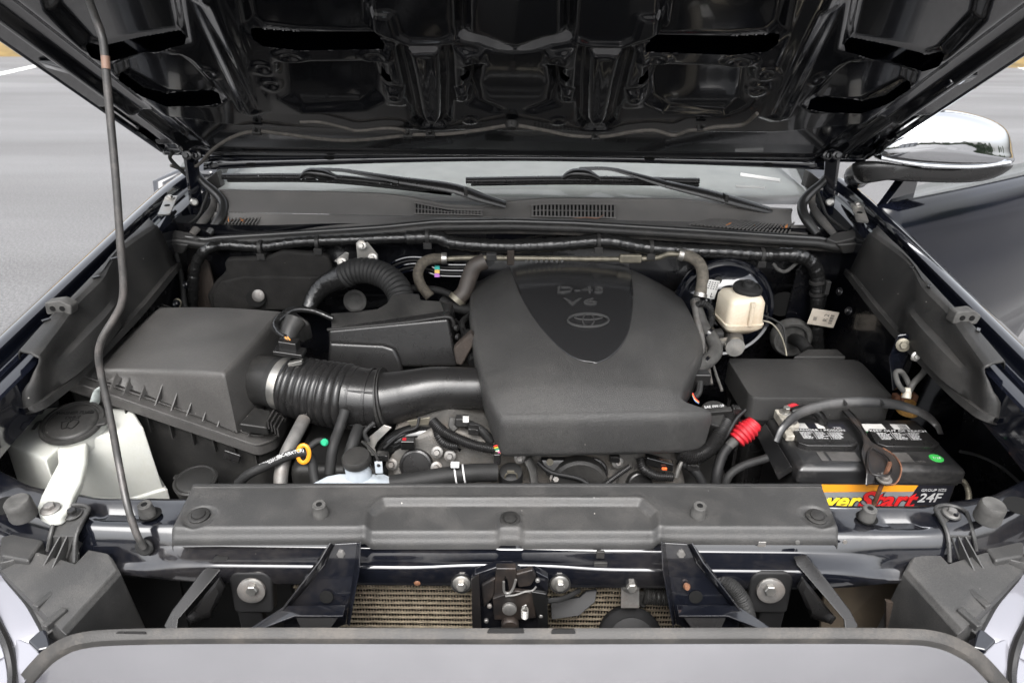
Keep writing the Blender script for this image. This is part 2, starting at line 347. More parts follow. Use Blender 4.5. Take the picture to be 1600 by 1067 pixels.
# ================================================================ SETTING
def asphalt():
    m = bpy.data.materials.new('asphalt'); m.use_nodes = True; t = m.node_tree; L = t.links.new; b = t.nodes['Principled BSDF']
    tc = t.nodes.new('ShaderNodeTexCoord'); mp = t.nodes.new('ShaderNodeMapping'); mp.inputs['Scale'].default_value = (0.12, 0.5, 1)
    L(tc.outputs['Object'], mp.inputs['Vector'])
    n1 = t.nodes.new('ShaderNodeTexNoise'); n1.inputs['Scale'].default_value = 1.0; n1.inputs['Detail'].default_value = 4; L(mp.outputs[0], n1.inputs['Vector'])
    n2 = t.nodes.new('ShaderNodeTexNoise'); n2.inputs['Scale'].default_value = 55; n2.inputs['Detail'].default_value = 3; L(tc.outputs['Object'], n2.inputs['Vector'])
    vo = t.nodes.new('ShaderNodeTexVoronoi'); vo.inputs['Scale'].default_value = 90; L(tc.outputs['Object'], vo.inputs['Vector'])
    r1 = t.nodes.new('ShaderNodeMapRange'); r1.inputs['From Min'].default_value = 0.32; r1.inputs['From Max'].default_value = 0.68; r1.inputs['To Min'].default_value = 0.84; r1.inputs['To Max'].default_value = 1.2; L(n1.outputs['Fac'], r1.inputs['Value'])
    r2 = t.nodes.new('ShaderNodeMapRange'); r2.inputs['From Min'].default_value = 0.3; r2.inputs['From Max'].default_value = 0.7; r2.inputs['To Min'].default_value = 0.6; r2.inputs['To Max'].default_value = 1.4; L(n2.outputs['Fac'], r2.inputs['Value'])
    mu = t.nodes.new('ShaderNodeMath'); mu.operation = 'MULTIPLY'; L(r1.outputs[0], mu.inputs[0]); L(r2.outputs[0], mu.inputs[1])
    mx = t.nodes.new('ShaderNodeMix'); mx.data_type = 'RGBA'; mx.blend_type = 'MULTIPLY'; mx.inputs['Factor'].default_value = 1; mx.inputs['A'].default_value = (0.073, 0.072, 0.073, 1)
    L(mu.outputs[0], mx.inputs['B']); L(mx.outputs['Result'], b.inputs['Base Color'])
    r3 = t.nodes.new('ShaderNodeMapRange'); r3.inputs['From Min'].default_value = 0.35; r3.inputs['From Max'].default_value = 0.65; r3.inputs['To Min'].default_value = 0.75; r3.inputs['To Max'].default_value = 0.5; L(n1.outputs['Fac'], r3.inputs['Value']); L(r3.outputs[0], b.inputs['Roughness'])
    bp = t.nodes.new('ShaderNodeBump'); bp.inputs['Strength'].default_value = 0.5; bp.inputs['Distance'].default_value = 0.004; L(vo.outputs['Distance'], bp.inputs['Height']); L(bp.outputs[0], b.inputs['Normal'])
    return m
asph = asphalt()
g = MB(); g.add([(-400, -400, 0), (400, -400, 0), (400, 400, 0), (-400, 400, 0)], [(0, 1, 2, 3)])
tag(g.build('asphalt_ground', asph, flat=True), kind='structure')
linepaint = mat('road_paint', (0.62, 0.62, 0.60), 0.6, var=0.25, vscale=6)
grassm = mat('dry_grass', (0.10, 0.065, 0.016), 0.9, var=0.45, vscale=1.2, bump=0.6, bscale=30)
def road_line(p, q, w, k0, k1, label):
    p, q = p[:2], q[:2]; d = nrm(q - p); n = V3(-d[1], d[0]) * w / 2; a, b = p - d * k0, q + d * k1
    g = MB(); g.add([(*(a - n), 0.004), (*(b - n), 0.004), (*(b + n), 0.004), (*(a + n), 0.004)], [(0, 1, 2, 3)])
    tag(g.build('parking_line', linepaint, flat=True), kind='structure')
road_line(aZ(0, 116, 0), aZ(58, 103, 0), 0.3, 5, 3, '')
road_line(aZ(1560, 96, 0), aZ(1610, 110, 0), 0.3, 2, 5, '')
# dry verge beyond the lot
N = 60; g = MB(); xs = np.linspace(-90, 90, 90); rows = []
for k, (yy, zz) in enumerate([(25.2, -0.02), (25.8, 0.18), (28, 0.5), (32, 0.9), (40, 1.3), (60, 1.5)]):
    rows.append([(x, yy + 0.3 * math.sin(x * 0.7 + k), zz + (0.12 * math.sin(x * 1.3 + k * 2) if k > 1 else 0)) for x in xs])
g.grid(np.array(rows)); tag(g.build('grass_verge', grassm), kind='structure')
# low autumn bushes on the verge and the trees and shed behind the photographer (seen mirrored in the chrome)
def leaf_crown(seed, n, shape, size):
    r = random.Random(seed); g = MB()
    for _ in range(n):
        while True:
            p = V3(r.uniform(-1, 1), r.uniform(-1, 1), r.uniform(0, 1))
            if shape(p): break
        d = nrm((r.gauss(0, 1), r.gauss(0, 1), r.gauss(0, 0.6))); e = nrm(np.cross(d, (r.random(), r.random(), r.random())))
        s_ = size * r.uniform(0.6, 1.4); yield p, d * s_, e * s_
def leaf_mesh(name, seed, n, shape, size, scale, m):
    g = MB()
    for p, d, e in leaf_crown(seed, n, shape, size):
        q = p * scale; g.add([q - d, q + e * 0.6, q + d, q - e * 0.6], [(0, 1, 2, 3)])
    me = bpy.data.meshes.new(name); me.from_pydata(g.v, [], g.f); me.materials.append(m); return me
autumn = mat('autumn_leaves', (0.36, 0.20, 0.025), 0.7, var=0.5, vscale=3)
fir = mat('fir_needles', (0.028, 0.045, 0.02), 0.8, var=0.5, vscale=2)
barkm = mat('bark', (0.06, 0.045, 0.035), 0.9, var=0.4, bump=0.6, bscale=40)
bush_me = leaf_mesh('foliage', 3, 2600, lambda p: (p[0] ** 2 + p[1] ** 2) < (1 - p[2]) * (0.35 + 1.4 * p[2]) + 0.06, 0.09, V3(1.5, 1.2, 1.9), autumn)
stem = MB(); stem.tube([(0, 0, -0.2), (0.05, 0, 0.6), (0, 0.05, 1.2)], [0.06, 0.04, 0.02], 6, 3)
stem_me = None
for i, (x, y, s_) in enumerate([(-24.5, 30, 1.25), (-21.2, 31, 1.0), (-18.0, 30, 1.1), (-28.5, 31.5, 1.4), (19.5, 30.5, 1.1), (24.0, 31, 1.3), (29, 31, 1.1)]):
    t_ = thing('autumn_bush', 'low golden autumn bush on the dry verge beyond the car park', 'bush', (x, y, 0.65), 'autumn bushes on the verge')
    o = bpy.data.objects.new('foliage', bush_me); o.parent = t_; COL.objects.link(o); o.rotation_euler.z = i * 1.3
    if stem_me is None: so = stem.build('stem', barkm, t_); so.matrix_parent_inverse = Matrix(); stem_me = so.data
    else: so = bpy.data.objects.new('stem', stem_me); so.parent = t_; COL.objects.link(so)
    t_.scale = (s_, s_, s_)
fir_me = leaf_mesh('crown', 5, 3200, lambda p: p[2] > 0.06 and math.hypot(p[0], p[1]) < (1 - p[2]) * (0.75 + 0.25 * math.sin(p[2] * 34)), 0.055, V3(2.6, 2.6, 11), fir)
trunk = MB(); trunk.tube([(0, 0, 0), (0, 0, 5), (0, 0, 10)], [0.28, 0.17, 0.04], 8, 2); trunk_me = None
for i in range(9):
    x = 10 + i * 5.5 + random.uniform(-1, 1); y = -52 + random.uniform(-4, 4) - i * 0.8; s_ = random.uniform(0.75, 1.1)
    t_ = thing('fir_tree', 'dark green fir tree standing behind the photographer across the car park', 'tree', (x, y, 0), 'fir trees across the car park')
    o = bpy.data.objects.new('crown', fir_me); o.parent = t_; COL.objects.link(o)
    if trunk_me is None: so = trunk.build('trunk', barkm, t_); so.matrix_parent_inverse = Matrix(); trunk_me = so.data
    else: so = bpy.data.objects.new('trunk', trunk_me); so.parent = t_; COL.objects.link(so)
    t_.scale = (s_, s_, s_); t_.rotation_euler.z = i
far = MB(); _r = random.Random(11)
for k in range(5200):
    az = _r.uniform(-0.15, math.pi + 0.15); R0 = 95 + _r.uniform(-4, 4); hgt = 6.5 + 3.0 * math.sin(az * 23) * math.sin(az * 7.3) + 1.5 * math.sin(az * 61); z = hgt * _r.random() ** 0.8
    c = V3(R0 * math.cos(az), -R0 * math.sin(az), z); d = V3(math.sin(az), math.cos(az), 0) * _r.uniform(0.5, 1.3); u_ = V3(_r.uniform(-0.4, 0.4), 0, 1) * _r.uniform(0.5, 1.4)
    far.add([c - d, c + d - u_ * 0.3, c + u_], [(0, 1, 2)])
tag(far.build('far_woodland', fir, flat=True), 'distant dark green woodland around the car park', 'woodland', kind='stuff')
bd = thing('shed_building', 'grey metal workshop building with roll-up doors behind the photographer', 'building', (-8, -40, 0))
wallm = mat('grey_cladding', (0.22, 0.22, 0.23), 0.6, var=0.1, vscale=1); doorm = mat('white_roller_door', (0.6, 0.6, 0.6), 0.5); roofm = mat('dark_roof', (0.07, 0.07, 0.075), 0.6)
MB().box((-8, -44, 2.6), (26, 8, 5.2)).build('wall', wallm, bd)
MB().slab([(-21.4, -39.6, 5.2), (-21.4, -48.4, 5.2), (-21.4, -44, 6.8)], (26.8, 0, 0)).build('roof', roofm, bd)
for k in range(4): MB().box((-17 + k * 5.6, -39.97, 1.9), (3.6, 0.1, 3.4)).build('roller_door', doorm, bd, bevel=0.02)

# ================================================================ TRUCK BODY
truck = thing('pickup_truck', 'black pickup truck with raised hood and open driver door', 'pickup truck', (0, 2.2, 0))
glass = bpy.data.materials.new('window_glass'); glass.use_nodes = True
_t = glass.node_tree; _b = _t.nodes['Principled BSDF']; _o = _t.nodes['Material Output']
_tr = _t.nodes.new('ShaderNodeBsdfTransparent'); _tr.inputs['Color'].default_value = (0.84, 0.87, 0.86, 1)
_gl = _t.nodes.new('ShaderNodeBsdfGlossy'); _gl.inputs['Roughness'].default_value = 0.03
_fr = _t.nodes.new('ShaderNodeFresnel'); _fr.inputs['IOR'].default_value = 1.65; _mx = _t.nodes.new('ShaderNodeMixShader')
_t.links.new(_fr.outputs[0], _mx.inputs[0]); _t.links.new(_tr.outputs[0], _mx.inputs[1]); _t.links.new(_gl.outputs[0], _mx.inputs[2]); _t.links.new(_mx.outputs[0], _o.inputs['Surface'])

# ---- fenders with rolled edge and gutter
def fender(sgn, name):
    E = spline([V3(-0.815, 0.66, 1.055), V3(-0.825, 0.74, 1.115), aF(-120, 640), aF(0, 528), aF(124, 413), aF(247, 300), aF(290, 268)], 10)
    prof = [(-0.115, -0.62), (-0.125, -0.36), (-0.10, -0.16), (-0.062, -0.052), (-0.022, -0.010), (-0.004, -0.0012), (0.0, 0.0), (0.010, 0.0005), (0.0155, -0.002), (0.0175, -0.008),
            (0.019, -0.024), (0.024, -0.027), (0.032, -0.026), (0.034, -0.022), (0.037, -0.022), (0.039, -0.027), (0.055, -0.029), (0.060, -0.032), (0.062, -0.10)]
    G = np.array([[p + V3(dx, 0, dz) for dx, dz in prof] for p in E]); G[..., 0] *= -sgn
    MB().grid(G).build(name, paint, truck)
fender(-1, 'fender'); fender(1, 'fender')
# fender apron covers (grey plastic ledge with a wall below)
def apron(sgn, label):
    e2 = [aF(27, 545), aF(68, 500), aF(105, 466), aF(150, 420), aF(190, 379), aF(229, 341)]
    e3 = [aF(60, 552), aF(88, 515), aF(120, 473), aF(159, 434), aF(183, 396), aF(245, 351)]
    b0 = [aX(60, 624, -0.738), aX(88, 603, -0.735), aX(118, 576, -0.733), aX(170, 525, -0.731), aX(215, 478, -0.731), aX(272, 410, -0.735)]
    k = len(e2); rows = []
    E2, E3, B0 = (spline(e, 6) for e in (e2, e3, b0))
    nn = len(E2)
    for i in range(nn):
        a, b, c = E2[i], E3[i], B0[i]; t_ = i / (nn - 1); dn = V3(0, 0, 1)
        bulge = 0.020 * math.sin(math.pi * min(1, max(0, (t_ - 0.12) / 0.6))) if t_ > 0.12 else 0
        r = [a - dn * 0.012, a - dn * 0.003 + V3(0.002, 0, 0), a + V3(0.006, 0, 0.001)]
        r += [a * (1 - q) + b * q + V3(0, 0, 0.0015) for q in (0.3, 0.7)] + [b + V3(-0.006, 0, 0.0005), b + V3(0.001, 0, -0.003), b + V3(0.004, 0, -0.010)]
        inn = V3(0.012, 0, 0)
        for q in (0.25, 0.42, 0.5, 0.62, 0.8, 0.94):
            p = b * (1 - q) + c * q + V3(0.004, 0, -0.004)
            off = sst((q - 0.38) / 0.16) * bulge
            r.append(p + V3(off, 0, 0.3 * off))
        r += [c + V3(0.006, 0, 0), c + V3(0.014, 0, 0.002), c + V3(0.016, 0, -0.010), c + V3(0.0, 0, -0.014)]
        rows.append(r)
    G = np.array(rows); 
    # closing flap at the front end, curling outward and down
    f0 = G[0].copy(); flap = []
    for j in range(1, 5):
        q = j / 4; r = f0.copy(); wq = np.clip((np.arange(len(r)) - 6) / 5.0, 0, 1); r[:, 1] -= (0.004 + 0.016 * wq) * math.sin(q * 1.4); r[:, 0] -= 0.022 * wq * (1 - math.cos(q * 1.45)); r[:, 2] -= 0.004 * q * q; flap.append(r)
    G = np.concatenate([np.array(flap[::-1]), G]); G[..., 0] *= -sgn
    ap = thing('fender_apron', label, 'fender apron', tuple(G[len(G) // 2, 8]))
    MB().grid(G).build('panel', apron_m, ap, solid=0.0025, sub=0)
    # rubber hood stop perched on the ledge
    c = aF(96, 478, 0.006); c = c * V3(-sgn, 1, 1)
    st = MB(); st.prism(fillet([(-0.022, -0.012), (0.020, -0.012), (0.024, 0.004), (0.008, 0.014), (-0.020, 0.010)], 0.004), c, (1, 0, 0), (0, 0, 1), (0, 1, 0), -0.011, 0.011)
    so = st.build('rubber_stop', rubber_grey, ap, bevel=0.0025)
    h_ = MB(); 
    for dx in (-0.008, 0.008): h_.lathe([(0.0045, 0), (0.0045, 0.0008)], c + V3(dx, -0.0113, 0.0), (0, -1, 0), 12)
    h_.build('hole', dark, so)
    for j, (px, py) in enumerate([(72, 500), (150, 433), (178, 404)]):
        q = aF(px, py, 0.003) * V3(-sgn, 1, 1)
        MB().box(q, (0.013, 0.006, 0.003), U=nrm((0.6, 0.8, 0)), V=nrm((-0.8, 0.6, 0.1))).build('clip', plas_gloss, ap, bevel=0.0008)
    return ap
apron(-1, 'grey plastic fender apron between the prop rod and the open asphalt')
apron(1, 'grey plastic fender apron beside the open driver door and battery')

# ---- bay walls: inner fenders, firewall, floor tray
for sgn in (-1, 1):
    xs = [(-0.757, 1.16), (-0.748, 1.10), (-0.742, 1.0), (-0.72, 0.86), (-0.60, 0.72), (-0.52, 0.6)]
    ys = np.linspace(1.13, 1.50, 24)
    G = np.array([[(x * -sgn * (1.0 if k < 4 else 1.0), y, z + 0.165 * (y - 0.95) * (1 if k < 2 else 0) + 0.01 * math.sin(y * 30 + k)) for k, (x, z) in enumerate(xs)] for y in ys])
    MB().grid(G).build('inner_fender', paint_in, truck)
    # black painted metal in front of the apron (headlight side)
    G = np.array([[V3(x * -sgn, y, z) for x, z in ((-0.772, 1.032 + 0.165 * y - 0.034), (-0.79, 1.032 + 0.165 * y - 0.05), (-0.885, 1.03), (-0.915, 0.85), (-0.89, 0.6))] for y in np.linspace(0.76, 1.16, 10)])
    MB().grid(G).build('headlight_well', paint_in, truck)
    for (px, py, x) in [(275, 475, -0.70), (290, 445, -0.70), (262, 462, -0.72)][:2]:
        q = aX(px, py, x) * V3(-sgn, 1, 1); MB().bolt(q, (sgn * -1.0, -0.3, 0.3), 0.005).build('bolt', paint_in, truck)
nx = 60; xs = np.linspace(-0.80, 0.80, nx); zs = np.linspace(0.55, 1.235, 30)
G = np.array([[(x, 1.478 + 0.012 * math.sin(x * 13 + z * 5) + 0.03 * sst((1.12 - z) / 0.08) + (0.006 * math.sin(z * 60)), z) for x in xs] for z in zs])
MB().grid(G).build('firewall', paint_in, truck)
MB().box((0, 1.1, 0.52), (1.7, 0.9, 0.02)).build('splash_shield', dark, truck)
MB().box((0, 0.60, 0.50), (1.3, 0.5, 0.02)).build('front_splash_shield', dark, truck)
# rusty seam metal in the rear corners of the bay
for px, py, sx in ((318, 440, 1), (1262, 440, -1)):
    c = aY(px, py, 1.45); MB().prism(fillet([(-0.035, -0.10), (0.03, -0.10), (0.02, 0.05), (-0.01, 0.06), (-0.03, 0.03)], 0.01), c, (1, 0, 0), (0, 0, 1), (0, 1, 0), -0.004, 0.004).build('seam_bracket', brownmet if sx > 0 else paint_in, truck, bevel=0.001)

# ---- cab: windshield, dash, pillars, roof
ws = []
for q in np.linspace(0, 1, 10):
    y = 1.565 + 0.86 * q; z = 1.279 + 0.50 * q - 0.03 * q * q
    ws.append([(x, y + 0.10 * (x / 0.75) ** 2 - 0.05, z - 0.01 * (x / 0.75) ** 2) for x in np.linspace(-0.73 + 0.1 * q, 0.73 - 0.1 * q, 24)])
ws = np.array(ws); ws[..., 1] += 0.045
MB().grid(ws).build('windshield', glass, truck)
dashm = mat('dash_grey', (0.13, 0.13, 0.13), 0.7, var=0.1)
dz = np.array([[(x, y, z) for x in np.linspace(-0.72, 0.72, 10)] for y, z in ((1.60, 1.258), (1.70, 1.275), (2.0, 1.30), (2.25, 1.29), (2.3, 1.1))]); MB().grid(dz).build('dashboard', dashm, truck)
MB().box((0, 2.7, 0.9), (1.5, 1.2, 0.02)).build('cab_floor', dark, truck)
for sgn in (-1, 1):
    pl = MB(); pl.bar((sgn * 0.755, 1.66, 1.285), (sgn * 0.64, 2.50, 1.78), 0.07, 0.05); pl.build('roof_pillar', paint, truck, bevel=0.012)
    if sgn < 0:
        ds = np.array([[(-0.93 + 0.02 * (zz > 1.1), yy, zz) for yy in (1.72, 2.2, 2.72)] for zz in (0.5, 0.8, 1.1, 1.27)]); MB().grid(ds).build('door_skin', paint, truck, solid=0.03)
        MB().add([(-0.88, 1.80, 1.28), (-0.88, 2.70, 1.28), (-0.68, 2.66, 1.76), (-0.68, 2.5, 1.76)], [(0, 1, 2, 3)]).build('side_window', glass, truck)
rf = np.array([[(x, y, 1.80 + 0.03 * (1 - (x / 0.68) ** 2) + 0.02 * math.sin((y - 2.4) * 2.6)) for x in np.linspace(-0.68, 0.68, 12)] for y in np.linspace(2.42, 3.6, 10)]); MB().grid(rf).build('roof', paint, truck, solid=0.02)

for nm, q in (('inspection_label', ((1153, 270), (1214, 279), (1214, 284), (1153, 275))), ('vin_label', ((1146, 289), (1190, 291), (1190, 294), (1146, 292)))):
    lb = [aP(x, y, (0, 1.575, 1.281), nrm((0, -0.5, 0.86))) + V3(0, -0.02, 0.004) for x, y in q]; MB().slab(lb, (0, 0.001, -0.001)).build(nm, paper, truck)

# ---- cowl: upper grey panel, tray, vents, front seal
cowl = thing('cowl_panel', 'grey plastic cowl panel with slotted air vents under the wipers', 'cowl panel', (0, 1.5, 1.22))
def cowl_top_y(px): return float(np.interp(px, [335, 520, 600, 640, 700, 750, 800, 850, 1060, 1100, 1160, 1235], [300, 303, 306, 311, 323, 325, 318, 313, 314, 318, 326, 330]))
def cowl_mid_y(px): return float(np.interp(px, [335, 480, 700, 900, 1100, 1240], [331, 334, 339, 343, 347, 351]))
pxs = np.linspace(338, 1238, 70)
rows = []
for k in range(8):
    q = k / 7; rows.append([])
    for px in pxs:
        p0 = aY(px, cowl_mid_y(px), 1.528 - 0.02 * abs(px - 800) / 450); p1 = aY(px, cowl_top_y(px), 1.575 - 0.02 * abs(px - 800) / 450)
        p = p0 * (1 - q) + p1 * q; p[1] += 0.006 * math.sin(q * math.pi); rows[-1].append(p)
for dy, dz_ in ((0.0, 0.004), (0.006, 0.005), (0.012, -0.002)): rows.append([p + V3(0, dy, dz_) for p in rows[7]])
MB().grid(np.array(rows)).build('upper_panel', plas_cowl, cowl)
def lip_y(px): return float(np.interp(px, [265, 300, 330, 450, 600, 680, 800, 900, 1100, 1250, 1335], [362, 366, 370, 362, 352, 344, 343, 346, 358, 368, 374]))
pxs2 = np.linspace(330, 1262, 90)
tray = [[aY(px, cowl_mid_y(min(max(px, 338), 1238)), 1.53 - 0.02 * abs(px - 800) / 450) + V3(0, 0, -0.001) for px in pxs2],
        [aY(px, 0.5 * cowl_mid_y(min(max(px, 338), 1238)) + 0.5 * lip_y(px) - 1, 1.50) for px in pxs2],
        [aY(px, lip_y(px) - 1, 1.472) for px in pxs2], [aY(px, lip_y(px), 1.470) + V3(0, 0, -0.02) for px in pxs2]]
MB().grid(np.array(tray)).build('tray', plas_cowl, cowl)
# front seal (two rolled rubber beads)
pxs3 = np.linspace(268, 1333, 60)
for dy, yy, r_ in ((3, 1.462, 0.0065), (11, 1.452, 0.009)):
    MB().tube([aY(px, lip_y(px) + dy + (3 if px < 330 or px > 1280 else 0), yy) for px in pxs3], r_, 10, 2).build('front_seal', rubber_gloss if dy < 8 else plas_grey, cowl)
MB().slab([aY(px, lip_y(px) + 10, 1.455) for px in pxs3] + [aY(px, lip_y(px) + 22, 1.462) for px in pxs3[::-1]], (0, 0.004, 0)).build('front_lip', plas_dull, cowl)
for (a, b, n) in ((649, 752, 20), (832, 960, 22)):
    def vp(px, top, dd):
        yt = cowl_top_y(px) + (6 if a < 700 else 8); yb = cowl_mid_y(px) - 3; y = yb + (yt - yb) * top
        dpt = (1.528 + 0.047 * min(1, (cowl_mid_y(px) - y) / (cowl_mid_y(px) - cowl_top_y(px)))) - 0.02 * abs(px - 800) / 450
        return aY(px, y, dpt) + V3(0, -dd, dd * 0.6)
    v = MB(); v.slab([vp(px, 0, 0.0035) for px in np.linspace(a, b, 10)] + [vp(px, 1, 0.0035) for px in np.linspace(b, a, 10)], (0, 0.001, 0)); v.build('vent_opening', dark, cowl)
    w_ = (b - a) / n
    for k in range(n + 1):
        x = a + k * w_; s_ = MB()
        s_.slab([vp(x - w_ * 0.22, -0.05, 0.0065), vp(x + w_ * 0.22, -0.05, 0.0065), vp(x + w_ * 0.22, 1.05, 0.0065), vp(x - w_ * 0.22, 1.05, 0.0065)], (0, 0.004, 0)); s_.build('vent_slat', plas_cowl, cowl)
    r_ = MB()
    for q in (-0.04, 0.5, 1.04): r_.tube([vp(px, q, 0.0065 if q != 0.5 else 0.0055) for px in np.linspace(a - 2, b + 2, 8)], 0.0011 if q == 0.5 else 0.0016, 6, 2)
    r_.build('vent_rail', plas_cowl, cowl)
# slanted corner grilles in the tray
def tr(px, py, lift=0.002):
    # height of tray at this pixel
    q = (py - cowl_mid_y(min(max(px, 338), 1238))) / max(4, lip_y(px) - 1 - cowl_mid_y(min(max(px, 338), 1238)))
    return aY(px, py, 1.53 + (1.472 - 1.53) * min(max(q, 0), 1) - 0.004) + V3(0, 0, lift)
for (quad, n, sl) in (([(352, 352), (400, 353), (411, 337), (366, 336)], 9, 0), ([(1078, 353), (1232, 367), (1240, 351), (1112, 345)], 26, 1)):
    q = [V3(*p, 0) for p in quad]
    lerp = lambda u, v: (q[0] * (1 - u) + q[1] * u) * (1 - v) + (q[3] * (1 - u) + q[2] * u) * v
    MB().slab([tr(*lerp(u, v)[:2], 0.003) for u, v in ((0, 0), (1, 0), (1, 1), (0, 1))], (0, 0, -0.001)).build('vent_opening', dark, cowl)
    for k in range(n + 1):
        u = k / n; a_, b_ = tr(*lerp(u, -0.05)[:2], 0.004), tr(*lerp(u, 1.05)[:2], 0.004)
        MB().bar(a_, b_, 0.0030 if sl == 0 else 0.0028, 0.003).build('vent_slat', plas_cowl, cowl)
for k in range(9):
    px = random.choice([random.uniform(356, 385), random.uniform(1130, 1235)]); py = 349 if px < 400 else 349 + (px - 1110) * 0.08 + random.uniform(0, 7)
    c = tr(px, py, 0.006); d = nrm((random.uniform(-1, 1), random.uniform(-1, 1), 0.2)); e = np.cross(d, (0, 0, 1))
    tag(MB().add([c - d * 0.008, c + e * 0.003, c + d * 0.008 + V3(0, 0, 0.003), c - e * 0.004], [(0, 1, 2, 3)]).build('dry_leaf', leaf_m), 'brown dry leaf scrap in the ' + ('short corner vent by the passenger hinge' if px < 400 else 'long slanted corner vent on the driver side'), 'leaf', 'leaf scraps in the ' + ('short' if px < 400 else 'long') + ' corner vent')
c = aY(932, 343, 1.508); g_ = MB(); g_.tube([aY(897, 341, 1.505), aY(918, 340, 1.505), aY(934, 341, 1.506), aY(944, 335, 1.506)], [0.0006, 0.0012, 0.0018, 0.0005], 6)
tag(g_.build('dry_twig', copper), 'orange dry twig lying on the wider cowl vent', 'twig')
# corner blocks and rubber side channels of the cowl
for sgn in (-1, 1):
    f = (lambda px: px) if sgn < 0 else (lambda px: 1603 - px)
    MB().slab([aY(f(316), 285, 1.60), aY(f(338), 268, 1.60), aY(f(345), 293, 1.60), aY(f(322), 302, 1.60)], (0, 0.03, 0)).build('corner_block', plas_grey, cowl, bevel=0.003)
    MB().tube([aY(f(305), 268, 1.58), aY(f(318), 285, 1.56), aY(f(336), 301, 1.545), aY(f(349), 318, 1.53), aY(f(346), 338, 1.50), aY(f(326), 366, 1.465)], [0.008, 0.009, 0.0105, 0.011, 0.011, 0.009], 12, 8).build('side_seal', rubber_gloss, cowl)
    MB().tube([aY(f(330), 296, 1.55), aY(f(334), 318, 1.53), aY(f(325), 336, 1.50), aY(f(300), 366, 1.462)], [0.004, 0.008, 0.010, 0.008], 10, 8, flat=0.5).build('side_channel', plas_dull, cowl)
    MB().tube([aY(f(326), 298, 1.56), aY(f(318), 320, 1.54), aY(f(308), 340, 1.52), aY(f(275), 364, 1.48)], 0.0035, 8).build('drain_hose', rubber, cowl)
    MB().slab([aY(f(258), 362, 1.452), aY(f(270), 358, 1.47), aY(f(300), 364, 1.47), aY(f(312), 372, 1.452), aY(f(296), 380, 1.448), aY(f(270), 374, 1.448)], (0, 0, -0.012)).build('end_cap', plas_grey, cowl, bevel=0.003)
    MB().slab([aY(f(256), 378, 1.44), aY(f(296), 382, 1.44), aY(f(285), 398, 1.44), aY(f(268), 396, 1.44)], (0, 0.012, 0)).build('foam_block', plas_grey, cowl, bevel=0.005, seg=3)

# ---- hood hinges
for sgn in (-1, 1):
    f = (lambda px: px) if sgn < 0 else (lambda px: 1600 - px)
    h = MB().slab([aY(f(286), 246, 1.54), aY(f(306), 242, 1.56), aY(f(311), 300, 1.56), aY(f(316), 338, 1.56), aY(f(298), 336, 1.55), aY(f(292), 290, 1.54)], (sgn * -0.006, 0.0, 0)).build('hood_hinge', paint, truck, bevel=0.002)
    MB().slab([aY(f(282), 240, 1.52), aY(f(300), 233, 1.50), aY(f(318), 246, 1.54), aY(f(298), 256, 1.55)], (0, 0.006, 0.0)).build('hood_plate', paint, h, bevel=0.002)
    b_ = MB(); [b_.bolt(aY(f(x), y, yy), (0, -1, 0.2), 0.006) for x, y, yy in ((292, 243, 1.505), (307, 243, 1.52))]; b_.build('bolt', paint_in, h)
    MB().lathe([(0.009, -0.006), (0.009, 0.005), (0.006, 0.008)], aY(f(303), 316, 1.545), (sgn * -0.6, -1, 0.2), 14).build('pivot', zinc, h)
    # silver slotted fender bracket
    o_ = aF(262 if sgn < 0 else 262, 321, -0.006); o_ = o_ * V3(-sgn, 1, 1)
    br = thing('fender_bracket', 'slotted bare metal fender bracket by the ' + ('passenger' if sgn < 0 else 'driver') + ' side hinge', 'bracket', o_)
    d_ = nrm(V3(0.25 * sgn, 1, 0.165)); u_ = nrm(np.cross(d_, (0, 0, 1))); n_ = np.cross(u_, d_)
    MB().prism(fillet([(-0.012, -0.05), (0.012, -0.05), (0.014, 0.05), (-0.012, 0.05)], 0.005), o_, u_, d_, n_, -0.0015, 0.0015).build('plate', zinc, br)
    MB().bolt(o_ + d_ * 0.036 + n_ * 0.0016, n_, 0.006).build('bolt', zinc, br)
    MB().lathe([(0.005, 0), (0.005, 0.0006)], o_ - d_ * 0.004 + n_ * 0.0017, n_, 14, sx=1.2).build('slot', dark, br)

